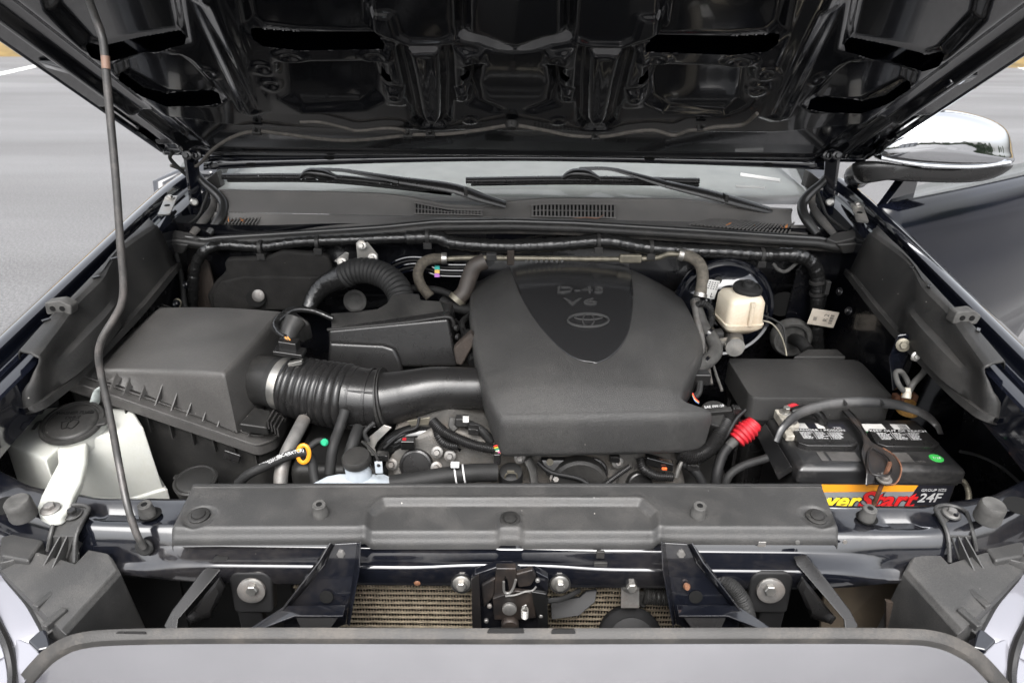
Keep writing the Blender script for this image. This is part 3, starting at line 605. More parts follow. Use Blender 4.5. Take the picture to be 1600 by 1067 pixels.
# ================================================================ HOOD (underside seen, propped open about 33 degrees)
HO = V3(0, 1.56, 1.38); HS = nrm(V3(0, -0.843, 0.538)); HN = V3(0, -HS[2], HS[1]); HN = nrm(V3(0, -0.538, -0.843))
def H(px, py):
    p = aP(px, py, HO, HN); return (p[0], float(np.dot(p - HO, HS)))
def hp(u, s_, h=0.0): return HO + V3(u, 0, 0) + HS * s_ + HN * h
def hq(px, py, h=0.0): u, s_ = H(px, py); return hp(u, s_, h)
ue0, se0 = H(258, 238); ue1, se1 = H(0, 58)
def uedge(s_): return -(ue0 + (ue1 - ue0) * (s_ - se0) / (se1 - se0)) - 0.03 * np.clip((s_ - 0.75) / 0.4, 0, 1) ** 2
def hood_h(U, S):
    A = np.abs(U); pj = lambda P: [(abs(H(*p)[0]), H(*p)[1]) for p in P]
    edge = uedge(S) - A; cutm = np.full(U.shape, 1.0)
    h = np.full(U.shape, 0.020)
    h = 0.002 + (h - 0.002) * sst((edge - 0.036) / 0.022)                       # flat hem, then the frame
    h -= 0.014 * sst((edge - 0.062) / 0.022) * sst((0.132 - edge) / 0.03)       # gutter along the side member
    def pocket(P, depth, wall=0.024, r=0.0):
        nonlocal h
        d = sdpoly(A, S, pj(P)) - r; k = sst(-d / wall + 0.5); h = h * (1 - k) + depth * k
    def raise_(P, amt, wall=0.014, r=0.0):
        nonlocal h
        d = sdpoly(A, S, pj(P)) - r; h = h + amt * sst(-d / wall + 0.5)
    def slot(P):
        nonlocal cutm
        cutm = np.minimum(cutm, sdpoly(A, S, pj(P)))
    s0, s1 = H(800, 82)[1], H(800, 165)[1]; tilt = -0.004 + 0.016 * sst((s0 - S) / (s0 - s1))
    # pressed fields (shallow, soft walled)
    pocket([(70, -80), (88, 0), (140, 58), (168, 68), (225, 54), (284, 43), (276, 0), (262, -80)], 0.001, 0.022, 0.004)
    pocket([(190, 86), (228, 72), (278, 70), (310, 96), (344, 136), (330, 145), (262, 142), (225, 122), (194, 104)], 0.003, 0.024, 0.003)
    pocket([(372, -80), (392, 22), (410, 39), (470, 46), (588, 48), (590, 38), (575, 30), (568, -80)], 0.001, 0.020, 0.003)
    pocket([(440, 88), (592, 86), (598, 112), (594, 136), (566, 152), (476, 156), (450, 138)], tilt, 0.028, 0.004)
    pocket([(736, 86), (864, 86), (868, 116), (858, 146), (828, 157), (772, 157), (742, 146), (732, 116)], tilt, 0.024, 0.004)
    pocket([(716, -80), (718, 40), (748, 46), (775, 56), (800, 59), (825, 56), (852, 46), (882, 40), (884, -80)], 0.0, 0.016, 0.002)
    # open slots beside the cross members
    slot([(134, 57), (165, 67), (224, 53), (284, 42), (292, 45), (290, 52), (228, 66), (168, 81), (144, 73)])
    slot([(188, 101), (225, 125), (262, 141), (343, 138), (348, 146), (330, 150), (262, 151), (220, 134), (186, 110)])
    slot([(392, 29), (412, 39), (470, 45), (594, 46), (602, 50), (600, 58), (470, 61), (412, 54), (396, 42)])
    slot([(596, 98), (610, 97), (612, 108), (602, 114), (596, 114)]); slot([(718, 98), (732, 101), (734, 113), (724, 110)])
    # tapering ribs: trough, rounded body, soft hollow
    pocket([(622, 54), (702, 52), (706, 120), (704, 174), (694, 185), (660, 185), (646, 172), (634, 110)], 0.007, 0.016)
    raise_([(637, 60), (689, 58), (692, 100), (691, 166), (683, 176), (668, 176), (659, 163), (647, 105)], 0.022, 0.022)
    raise_([(650, 64), (678, 64), (680, 110), (677, 150), (671, 162), (665, 150), (655, 105)], -0.006, 0.030)
    # flanking plates, tabs and the stepped cross ridge
    raise_([(600, 52), (620, 53), (632, 116), (602, 116)], 0.004, 0.008); raise_([(708, 54), (713, 118), (733, 118), (733, 58)], 0.004, 0.008)
    raise_([(602, 122), (628, 122), (632, 148), (608, 146)], 0.006, 0.010); raise_([(712, 122), (735, 122), (733, 140), (713, 140)], 0.006, 0.010)
    raise_([(720, 60), (757, 60), (759, 82), (719, 84)], 0.005, 0.010)
    raise_([(574, 0), (612, 0), (622, 34), (640, 45), (690, 45), (712, 36), (716, 28), (716, 44), (690, 53), (640, 53), (612, 40), (578, 34)], 0.006, 0.010)
    raise_([(294, -60), (334, -60), (416, 156), (399, 162), (386, 160)], 0.012, 0.026); raise_([(310, -20), (326, -20), (404, 150), (395, 152)], -0.006, 0.018)
    def dimple(x, y, rx, ry, amt=0.0035):
        nonlocal h
        u0, s0 = H(x, y); u1, _ = H(x + rx, y); _, s1 = H(x, y - ry); u0 = abs(u0); ru = abs(abs(u1) - u0); rs_ = abs(s1 - s0)
        d = np.hypot((A - u0) / ru, (S - s0) / rs_); h = h + amt * (np.exp(-((d - 1) / 0.32) ** 2)) - amt * 0.9 * np.exp(-(d / 0.6) ** 2)
    for a_ in ((265, 69, 18, 8), (455, 72, 20, 8), (586, 71, 18, 8), (327, 97, 11, 8), (412, 90, 13, 8), (425, 116, 12, 8), (616, 132, 9, 4), (723, 131, 8, 4), (673, 170, 8, 4), (735, 172, 10, 5), (738, 71, 11, 6)): dimple(*a_)
    # rear beam lip and the smooth band behind it
    wob = 0.010 * np.exp(-((A - abs(H(675, 195)[0])) / 0.05) ** 2) + 0.006 * np.exp(-(A / 0.05) ** 2)
    edge2 = H(800, 188)[1] - wob + 0.045 * sst((A - 0.50) / 0.2)
    h = h - 0.013 * sst((edge2 - S) / 0.022)
    h = h + 0.006 * sst((0.030 - S) / 0.014) - 0.010 * sst((0.012 - S) / 0.014)
    return h, cutm
nu, nv = 760, 520
uu = np.linspace(-1, 1, nu); ss = np.linspace(-0.02, 1.12, nv) ; ss = -0.02 + 1.14 * (np.linspace(0, 1, nv) ** 1.25)
S = np.repeat(ss[:, None], nu, 1); U = uu[None, :] * uedge(S) * 0.9985
_, sd = hood_h(U, S)                          # pull grid points onto the slot outlines so their edges run clean
for _k in range(2):
    du = np.gradient(U, axis=1); dv = np.gradient(S, axis=0); gx = np.gradient(sd, axis=1) / du; gy_ = np.gradient(sd, axis=0) / dv
    near = np.abs(sd) < 0.0017; gl = np.maximum(gx * gx + gy_ * gy_, 0.3)
    U = U - np.where(near, np.clip(sd * gx / gl, -0.0017, 0.0017), 0); S = S - np.where(near, np.clip(sd * gy_ / gl, -0.0017, 0.0017), 0)
    hh, sd = hood_h(U, S)
def blur(a, k):
    for _ in range(k):
        p = np.pad(a, 1, mode='edge'); a = (p[:-2, 1:-1] + 2 * p[1:-1, 1:-1] + p[2:, 1:-1]) / 4; p = np.pad(a, 1, mode='edge'); a = (p[1:-1, :-2] + 2 * p[1:-1, 1:-1] + p[1:-1, 2:]) / 4
    return a
hh = blur(hh, 5)
crown = 0.05 * (U / 0.8) ** 2 * 0.35          # outer skin falls away to the sides
G = HO + U[..., None] * V3(1, 0, 0) + S[..., None] * HS + (hh + crown * 0)[..., None] * HN
rear = np.clip((0.01 - S) / 0.03, 0, 1); G = G + (rear * rear)[..., None] * V3(0, 0, -0.004)
hood = thing('hood', 'glossy black raised hood showing its ribbed underside above the engine', 'hood', (0, 1.56, 1.38))
ip = MB().grid(G)
cell = (sd[:-1, :-1] + sd[1:, 1:] + sd[:-1, 1:] + sd[1:, :-1]) < 0
ip.f = [q for q, k in zip(ip.f, cell.reshape(-1).tolist()) if not k]      # cut-outs between frame and skin
ip.build('inner_panel', paint_hood, hood, ang=180)
# outer skin with rolled hem, thicker than the sheet
us = np.linspace(-1, 1, 60); So = np.linspace(-0.035, 1.14, 40)
SS = np.repeat(So[:, None], 60, 1); UU = us[None, :] * (uedge(SS) + 0.010)
GO = HO + UU[..., None] * V3(1, 0, 0) + SS[..., None] * HS + (-0.016 - 0.035 * (1 - (UU / 0.83) ** 2) * sst(SS / 0.25) + 0.012 * sst((-SS + 0.01) / 0.045))[..., None] * HN
sk = MB(); sk.grid(GO); sk.build('outer_skin', paint, hood, solid=0.006)
for sgn in (-1, 1):
    hem = MB(); hem.tube([hp(sgn * (uedge(s_) + 0.006), s_, -0.004) for s_ in np.linspace(-0.015, 1.12, 24)], 0.0065, 8, 2); hem.build('hem_edge', paint, hood)
hem = MB(); hem.tube([hp(u * uedge(0), -0.026 + 0.0 * u, -0.004) for u in np.linspace(-1, 1, 24)], 0.010, 10, 2, flat=0.8); hem.build('rear_edge', paint, hood)
rx = np.linspace(318, 1288, 40)
MB().grid(np.array([[aY(x, 244 - 6 * (1 - ((x - 803) / 485) ** 2) + q * (14 + 8 * abs((x - 803) / 485) ** 1.5) , 1.578 - 0.012 * math.sin(q * 2.4)) for x in rx] for q in np.linspace(0, 1, 7)])).build('rear_lip', paint, hood, solid=-0.004)
# wedge stops on the hem and slots in the rear edge
for (x, y) in ((88, 96), (1500, 118)):
    c = np.array(H(x, y)); sg = 1 if c[0] > 0 else -1
    wv = MB(); a_ = [(-0.028, -0.012), (0.026, -0.012), (0.026, 0.012), (-0.028, 0.012)]
    wv.loft([[hp(c[0] + sg * p[0], c[1] + p[1], 0.003) for p in a_], [hp(c[0] + sg * p[0] * 0.8, c[1] + p[1] * 0.8, 0.02 - (0.012 if p[0] > 0 else 0)) for p in a_]])
    wv.build('wedge_stop', paint, hood, bevel=0.003)
for x, y in ((392, 257), (515, 247), (1015, 248), (1200, 257)):
    MB().lathe([(0.0045, 0), (0.0045, 0.0012)], aY(x, y, 1.566), (0, -1, -0.3), 18, sx=2.6).build('drain_slot', dark, hood)
# ---- washer hose clipped under the hood
hose_dust = mat('dusty_thin_hose', (0.06, 0.054, 0.047), 0.7, var=0.3, vscale=90)
wh = thing('washer_hose', 'thin black washer hose clipped along the rear underside of the hood', 'hose', hq(800, 175, 0.04))
pts = [(268, 236), (285, 241), (310, 236), (335, 212), (368, 191), (403, 183), (450, 188), (520, 197), (575, 196), (640, 189), (700, 187), (755, 180), (800, 173), (845, 180), (895, 190), (945, 191), (985, 184), (1020, 181), (1052, 186), (1075, 178), (1095, 177), (1120, 172), (1160, 168), (1182, 150)]
MB().tube([hq(x, y, 0.030 if 330 < x < 1050 else 0.034) for x, y in pts], 0.0037, 8, 6).build('tube', hose_dust, wh)
MB().tube([hq(x, y, 0.030) for x, y in ((470, 168), (500, 168), (535, 176), (560, 182), (600, 178), (628, 180), (636, 187))], 0.0030, 8, 6).build('branch_tube', hose_dust, wh)
MB().tube([aY(270, 238, 1.54), aY(266, 248, 1.55), aY(285, 268, 1.56), (aY(305, 285, 1.57)), aY(314, 296, 1.57)], 0.0042, 8).build('tube_tail', rubber, wh)
for x, y in ((403, 183), (638, 188), (673, 187), (800, 173), (930, 192), (1095, 177)):
    c = hq(x, y, 0.031)
    k = MB(); k.box(c, (0.018, 0.010, 0.012), (1, 0, 0), HS, HN); k.box(c + HS * 0.004, (0.006, 0.026, 0.006), (1, 0, 0), HS, HN); k.build('clip', plas, wh, bevel=0.0015)
k = MB(); k.lathe([(0.013, 0), (0.013, 0.006), (0.009, 0.012)], hq(800, 172, 0.026), HN, 20); k.build('nozzle', plas, wh)

# ---- hood prop rod
rod = thing('hood_prop_rod', 'bent dark steel prop rod holding up the hood', 'prop rod', aY(222, 852, 0.722))
r_pts = [aY(225, 856, 0.708), aY(212, 830, 0.712), aY(198, 785, 0.728), aY(185, 720, 0.765), aY(172, 650, 0.785), aY(159, 590, 0.80), aY(154, 555, 0.805), aY(160, 528, 0.81), aY(178, 498, 0.82), aY(190, 474, 0.825), aY(193, 440, 0.83), aY(188, 380, 0.84), aY(181, 280, 0.86), aY(170, 160, 0.885), aY(163, 80, 0.90), aY(158, 52, 0.905), aY(148, 25, 0.915), aY(137, -6, 0.93), aY(126, -40, 0.95), aY(110, -80, 0.965)]
MB().tube(r_pts, 0.0047, 12, 6).build('rod', rodmat, rod)
MB().tube([aY(166, 108, 0.8935), aY(164.5, 88, 0.8975)], 0.0049, 12, 2).build('worn_band', mat('worn_tan_paint', (0.20, 0.12, 0.085), 0.5), rod)
MB().lathe([(0.0125, 0), (0.0125, 0.002), (0.010, 0.004), (0.005, 0.004)], aY(226, 854, 0.716), (0, -1, 0.25), 22).build('grommet', rubber, rod)

# ---- wipers
def wiper(sgn, label, arm, blade, joint):
    wv = thing('windshield_wiper', label, 'wiper', arm[0])
    MB().tube([aY(*blade[0]), aY(*blade[1]), aY(*blade[2])], [0.0095, 0.0105, 0.0095], 10, 10, flat=0.75).build('blade', plas_semi, wv)
    MB().tube([aY(blade[0][0] + 8, blade[0][1] + 6, blade[0][2] + 0.004), aY(blade[1][0], blade[1][1] + 6, blade[1][2] + 0.004), aY(blade[2][0], blade[2][1] + 6, blade[2][2] + 0.004)], 0.0045, 8, 8).build('rubber_edge', rubber, wv)
    c0, c1, c2, c3 = [aY(*p) for p in joint]
    MB().tube([c0, c1, c2, c3], [0.006, 0.014, 0.015, 0.008], 12, 6, flat=0.8).build('joint_cover', plas_gloss, wv)
    A = [np.array(p) for p in arm]
    MB().tube(A[:4], [0.0115, 0.016, 0.0145, 0.0115], 10, 8, flat=0.5, up=(0, -0.5, 1)).build('arm', plas_semi, wv)
    MB().tube(A[3:], [0.0115, 0.008, 0.0058, 0.0058], 8, 8, flat=0.5, up=(0, -0.5, 1)).build('arm_rod', plas_semi, wv)
    MB().box(A[1] * 0.5 + A[2] * 0.5 + V3(0, -0.004, 0.004), (0.010, 0.024, 0.016), U=nrm(A[2] - A[1])).build('hinge_pin', plas, wv, bevel=0.002)
    dr = MB()
    for k in range(26):
        q = random.random(); p = aY(*blade[0]) * (1 - q) + aY(*blade[2]) * q + V3(0, random.uniform(-0.004, 0.002), 0.0065 + random.uniform(-0.003, 0.001)); r_ = random.uniform(0.0006, 0.0014)
        dr.lathe([(r_, 0), (r_ * 0.7, r_ * 0.6)], p, (0, -0.6, 1), 6)
    dr.build('water_drop', mat('water_drop', (0.6, 0.62, 0.64), 0.05), wv)
wiper(-1, 'windshield wiper with its arm crossing the narrower cowl vent', [aY(790, 320, 1.555), aY(752, 309, 1.550), aY(705, 294, 1.55), aY(625, 282, 1.56), aY(570, 272, 1.585), aY(530, 266, 1.60), aY(490, 265, 1.605)],
      [(348, 276, 1.60), (520, 278, 1.60), (705, 297, 1.575)], [(470, 277, 1.598), (482, 270, 1.596), (505, 272, 1.596), (526, 278, 1.598)])
wiper(1, 'windshield wiper with its arm ending beside the corner cowl grille', [aY(1205, 330, 1.56), aY(1160, 318, 1.555), aY(1105, 303, 1.555), aY(1040, 288, 1.565), aY(985, 272, 1.585), aY(950, 264, 1.60), aY(905, 264, 1.605)],
      [(728, 282, 1.595), (900, 280, 1.60), (1092, 283, 1.60)], [(877, 281, 1.597), (892, 272, 1.595), (915, 272, 1.595), (936, 280, 1.598)])

# ---- open driver door and its mirror
DH = V3(0.855, 1.57, 0); DD = nrm(V3(0.832, 0.555, 0)); DN = nrm(V3(0.555, -0.832, 0))
door = thing('open_door', 'black driver door swung open beside the fender', 'door', DH + V3(0, 0, 0.55))
prof = [(0.52, -0.10), (0.60, -0.075), (0.70, -0.055), (0.78, -0.042), (0.79, -0.032), (0.90, -0.012), (1.0, 0.004), (1.08, 0.014), (1.092, 0.010), (1.17, 0.018), (1.21, 0.014), (1.24, 0.004), (1.262, -0.008)]
def belt(q): return 1.262 - 0.008 * q
DL = 1.30
G = np.array([[DH + DD * (DL * q - 0.05) + DN * (o_ + 0.02 * math.sin(q * math.pi)) + V3(0, 0, z - 0.01 * q) for q in np.linspace(0, 1, 20)] for z, o_ in prof])
MB().grid(G).build('skin', door_paint, door, solid=0.04)
for dz_, r_ in ((0.006, 0.0042), (-0.004, 0.0025)):
    MB().tube([DH + DD * (DL * q - 0.05) + DN * (0.004 + 0.02 * math.sin(q * math.pi)) + V3(0, 0, 1.262 + dz_ - 0.01 * q) for q in np.linspace(0, 1, 10)], r_, 8, 2).build('belt_trim', chrome, door)
MB().add([DH + DD * 0.10 + V3(0, 0, 1.24), DH + DD * (DL - 0.06) + V3(0, 0, 1.235), DH + DD * (DL - 0.06) + V3(-0.008, 0.008, 1.285), DH + DD * 0.13 + V3(-0.008, 0.008, 1.29)], [(0, 1, 2, 3)]).build('window', glass, door)
fr = MB(); fr.bar(DH + DD * 0.06 + V3(0, 0, 1.26), DH + DD * 0.53 + V3(-0.1, 0.1, 1.75), 0.035, 0.04); fr.bar(DH + DD * 0.52 + V3(-0.1, 0.1, 1.75), DH + DD * (DL - 0.04) + V3(-0.1, 0.1, 1.75), 0.04, 0.035); fr.bar(DH + DD * (DL - 0.04) + V3(0, 0, 1.25), DH + DD * (DL - 0.04) + V3(-0.1, 0.1, 1.75), 0.04, 0.035); fr.build('window_frame', plas_semi, door, bevel=0.006)
MB().slab([DH + DD * -0.03 + DN * 0.02 + V3(0, 0, 1.262), DH + DD * 0.10 + DN * 0.02 + V3(0, 0, 1.262), DH + DD * 0.10 + DN * 0.02 + V3(0, 0, 1.36), DH + DD * 0.05 + DN * 0.02 + V3(0, 0, 1.34)], DN * -0.02).build('sail_panel', paint, door, bevel=0.003)
MB().tube([DH + DD * 0.78 + DN * 0.05 + V3(0, 0, 1.10), DH + DD * 0.86 + DN * 0.075 + V3(0, 0, 1.10), DH + DD * 0.95 + DN * 0.05 + V3(0, 0, 1.10)], 0.014, 10, 6, flat=0.7).build('handle', chrome, door)
mir = thing('side_mirror', 'chrome capped side mirror on the open driver door', 'side mirror', aY(1400, 280, 1.56))
MY = 1.52
def ringpx(P, cx, cy, sc, y): return [aY(cx + (x - cx) * sc, cy + (yy - cy) * sc, y) for x, yy in P]
cap_out = [tuple(p) for p in spline([V3(*p, 0) for p in ((1366, 238), (1385, 205), (1425, 180), (1475, 172), (1535, 183), (1572, 203), (1583, 238), (1579, 256), (1520, 262), (1440, 259), (1375, 250))], 5, True)[:, :2]]
rings = [ringpx(cap_out, 1470, 232, sc, MY - d) for sc, d in ((0.93, -0.10), (1.0, -0.055), (1.005, -0.03), (0.985, -0.008), (0.93, 0.012), (0.82, 0.028), (0.62, 0.041), (0.35, 0.049), (0.1, 0.052))]
MB().loft(rings).build('cap', chrome, mir, ang=80)
MB().tube([aY(x, y, MY - 0.018) for x, y in ((1376, 247), (1440, 258), (1520, 261), (1578, 254))], 0.0045, 8, 6).build('chrome_lip', chrome, mir)
low = [tuple(p) for p in spline([V3(*p, 0) for p in ((1332, 256), (1372, 252), (1440, 262), (1520, 264), (1579, 257), (1574, 268), (1545, 281), (1500, 286), (1420, 284), (1380, 282), (1352, 287), (1338, 280))], 4, True)[:, :2]]
rings = [ringpx(low, 1455, 270, sc, MY - d) for sc, d in ((0.9, -0.10), (1.0, -0.06), (1.0, -0.01), (0.97, 0.006), (0.86, 0.016), (0.5, 0.021))]
MB().loft(rings).build('base', plas_semi, mir, ang=60)
MB().tube([aY(1350, 272, 1.52), aY(1342, 272, 1.56), aY(1340, 275, 1.62)], [0.022, 0.026, 0.03], 12, 4).build('stalk', plas_semi, mir)
MB().tube([aY(1412, 256, MY - 0.014), aY(1411, 268, MY - 0.020), aY(1420, 281, MY - 0.014)], 0.0012, 6, 4).build('seam', dark, mir)

# ================================================================ FRONT END
# ---- radiator support beam (painted)
def fx(px_list, vals): return lambda x: float(np.interp(abs(x), px_list, vals))
sup = thing('radiator_support', 'glossy black painted radiator support beam across the front of the bay', 'support beam', (0, 0.74, 0.95))
zt = fx([0, 0.50, 0.60, 0.70, 0.80, 0.90], [1.022, 1.022, 1.026, 1.042, 1.068, 1.10])
yb = fx([0, 0.45, 0.60, 0.70, 0.80, 0.90], [0.800, 0.800, 0.795, 0.800, 0.835, 0.90])
yf = fx([0, 0.45, 0.60, 0.68, 0.75, 0.80, 0.90], [0.737, 0.737, 0.735, 0.752, 0.775, 0.795, 0.85])
lw = fx([0, 0.40, 0.46, 0.52, 0.60, 0.66, 0.90], [0.0, 0.0, 0.25, 0.95, 1.0, 1.0, 1.0])   # 0: ledge profile, 1: deep box profile
rows = []
for x in np.concatenate([np.linspace(-0.90, -0.40, 40), np.linspace(-0.39, 0.39, 50), np.linspace(0.40, 0.90, 40)]):
    z, b, f, k = zt(x), yb(x), yf(x), lw(x)
    notch = 0.010 * sst((abs(x) - 0.50) / 0.02) * sst((0.60 - abs(x)) / 0.02)            # pressed step in the top
    A = [(b, z - 0.05), (b, z - 0.006), (b - 0.004, z - 0.001), (b - 0.010, z), (b - 0.02, z - notch * 0.0), ((b + f) / 2, z - notch), (f + 0.012, z - notch * 0.4), (f + 0.004, z - 0.001), (f - 0.003, z - 0.004), (f - 0.008, z - 0.011)]
    led = [(0.722, 1.004), (0.7215, 1.001), (0.719, 0.999), (0.700, 0.9965), (0.693, 0.9965), (0.6895, 0.9955), (0.688, 0.992), (0.6875, 0.985), (0.687, 0.967), (0.690, 0.962)]
    dpx = 0.012 * sst((abs(x) - 0.255) / 0.03)      # ledge bends forward and down outboard of the uprights
    lat = 0.006 * math.exp(-(x / 0.10) ** 4)
    led = [(y_ + (0.004 if j > 2 else 0) * 0, z_ + (lat if 3 < j < 8 else 0)) for j, (y_, z_) in enumerate(led)]
    bx = [(f - 0.012, z - 0.020), (f - 0.014, z - 0.026), (f - 0.016, z - 0.032), (f - 0.018, z - 0.040), (f - 0.019, z - 0.046), (f - 0.022, z - 0.050), (f - 0.030, z - 0.052), (f - 0.034, z - 0.054), (f - 0.033, z - 0.060), (f - 0.02, z - 0.064)]
    if k > 0: led = [(p[0] * (1 - k) + q[0] * k, p[1] * (1 - k) + q[1] * k) for p, q in zip(led, bx)]
    rows.append([(x, *p) for p in A + led])
MB().grid(np.array(rows)).build('beam', paint_dusty, sup, ang=60)
# square nut, holes, clip on the beam
for x, y in ((972, 855), (962, 851)): pass
MB().box(aY(962, 851, 0.7225), (0.011, 0.004, 0.009)).build('nut_clip', steel_dull, sup, bevel=0.001)
MB().box(aY(1190, 849, 0.7225), (0.011, 0.004, 0.009)).build('nut_clip', steel_dull, sup, bevel=0.001)
cb = MB(); c = aY(938, 876, 0.70); cb.box(c + V3(0, -0.004, -0.006), (0.018, 0.004, 0.016)); cb.box(c + V3(0, 0.004, 0.008), (0.011, 0.004, 0.012)); cb.build('spring_clip', plas, sup, bevel=0.001)
for x, y in ((288, 860), (312, 855), (1246, 847), (1320, 846)): MB().lathe([(0.0035, 0), (0.003, 0.0015)], aY(x, y, 0.722), (0, -1, 0.1), 10).build('rivet', steel_dull, sup)
MB().lathe([(0.0045, 0), (0.003, 0.001)], aY(652, 911, 0.686), (0, -1, 0), 10).build('hole', copper, sup)
# holes at beam ends and extra bolts
for sgn in (-1, 1):
    f = (lambda px: px) if sgn < 0 else (lambda px: 1600 - px)
    MB().lathe([(0.016, 0), (0.016, 0.001)], aZ(f(8), 790, zt(0.75) + 0.004), (0, -0.2, 1), 18, sx=1.3).build('oval_hole', dark, sup)
MB().bolt(aZ(1491, 806, 1.032), (0, -0.2, 1), 0.004, 0.006).build('bolt', paint_in, sup)

# ---- rubber posts and stops
def post(px, py, z, label, r=0.0098, h=0.022):
    o = aZ(px, py + 12, z); p = thing('rubber_post', label, 'rubber post', o)
    MB().lathe([(r * 1.08, 0), (r * 1.1, h * 0.45), (r * 0.98, h * 0.55), (r * 0.96, h * 0.95), (r * 0.85, h), (r * 0.42, h), (r * 0.40, h - 0.006)], o, (0.0, -0.12, 1), 24).build('body', rubber_grey, p)
    MB().lathe([(r * 0.42, 0), (r * 0.42, 0.0006)], o + nrm((0, -0.12, 1)) * (h - 0.0004), (0, -0.12, 1), 16).build('bore', dark, p)
    MB().lathe([(r * 1.5, 0), (r * 1.5, 0.0008)], o + V3(0.002, 0.002, 0.0006), (0, 0, 1), 20).build('hole_rim', dark, p)
post(502, 793, 1.034, 'short grey rubber post in the radiator cover on the intake duct side')
post(1090, 795, 1.034, 'short grey rubber post in the radiator cover on the battery side')
post(232, 793, 1.026, 'short grey rubber post on the bare beam beside the prop rod')
post(1353, 799, 1.026, 'short grey rubber post on the bare beam in front of the battery')
def stop(px, py, z, label):
    o = aZ(px, py + 14, z); p = thing('hood_bump_stop', label, 'bump stop', o); r = 0.0165
    MB().lathe([(r, 0), (r * 1.05, 0.004), (r, 0.008), (r * 1.03, 0.011), (r * 0.98, 0.014), (r * 1.0, 0.018), (r * 0.98, 0.026), (r * 0.85, 0.029), (r * 0.3, 0.0285)], o, (0, -0.1, 1), 28).build('body', rubber_grey, p)
stop(38, 792, 1.046, 'ribbed grey rubber hood stop beside the washer tank foot')
stop(1541, 797, 1.046, 'ribbed grey rubber hood stop in front of the battery corner')

# ---- radiator top cover
rc = thing('radiator_cover', 'long grey plastic radiator cover with a shallow recess', 'radiator cover', (0, 0.77, 1.03))
c00, c01, c10, c11 = aZ(302, 758, 1.036), aZ(1283, 757, 1.036), aZ(268, 826, 1.036), aZ(1310, 826, 1.036)
nu, nv = 260, 70; us = np.linspace(0, 1, nu); vs = np.linspace(0, 1, nv)
Uq, Vq = np.meshgrid(us, vs)
P = (c00[None, None] * (1 - Uq)[..., None] + c01[None, None] * Uq[..., None]) * (1 - Vq)[..., None] + (c10[None, None] * (1 - Uq)[..., None] + c11[None, None] * Uq[..., None]) * Vq[..., None]
def zpoly(P_): return [tuple(aZ(x, y, 1.036)[:2]) for x, y in P_]
X, Y = P[..., 0], P[..., 1]
d = sdpoly(X, Y, zpoly([(600, 781), (1000, 781), (1022, 800), (1030, 850), (570, 850), (578, 800)]))
h = -0.0085 * sst(-d / 0.011 + 0.5)
h += 0.002 * np.exp(-((d - 0.004) / 0.005) ** 2)
dt = sdpoly(X, Y, zpoly([(780, 796), (814, 796), (816, 840), (778, 840)])); h += 0.0065 * sst(-dt / 0.004 + 0.5)
for cx in (311, 1276):
    dd = np.hypot(X - aZ(cx, 805, 1.036)[0], (Y - aZ(cx, 805, 1.036)[1])); h -= 0.004 * sst((0.024 - dd) / 0.006)
h += 0.0015 * sst((0.05 - Vq) / 0.03)
lipv = sst((Vq - 0.90) / 0.10); h -= 0.012 * lipv ** 2
h -= 0.006 * (Uq - 0.5) ** 2
P[..., 2] += h
P[..., 1] -= 0.002 * lipv
edge = P[-1].copy(); e2 = edge + V3(0, -0.003, -0.006); e3 = edge + V3(0, -0.002, -0.012)
b1 = P[0] + V3(0, 0.003, -0.002); b2 = P[0] + V3(0, 0.005, -0.014)
Gc = np.concatenate([b2[None], b1[None], P, e2[None], e3[None]])
l1 = Gc[:, :1] + V3(-0.002, 0, -0.003); l2 = Gc[:, :1] + V3(-0.003, 0, -0.012); r1 = Gc[:, -1:] + V3(0.002, 0, -0.003); r2 = Gc[:, -1:] + V3(0.003, 0, -0.012)
MB().grid(np.concatenate([l2, l1, Gc, r1, r2], 1)).build('panel', plas_front, rc, ang=70)
for x, y, dz_ in ((311, 805, -0.003), (797, 811, -0.002), (1276, 807, -0.003)):
    o = aZ(x, y, 1.036 + dz_); k = rc
    MB().lathe([(0.0145, -0.002), (0.0145, 0.0012), (0.0125, 0.0022), (0.0098, 0.0022), (0.0096, 0.0014), (0.009, 0.0014), (0.0088, 0.0034), (0.0055, 0.0042), (0.001, 0.0043)], o, (0, -0.1, 1), 28).build('push_clip', plas, rc)
# foam bead along the rear edge
MB().tube([aZ(x, 757 + (0 if 500 < x < 1100 else 0.5), 1.037) for x in np.linspace(302, 1283, 20)], 0.0022, 6, 2).build('rear_bead', rubber, rc)

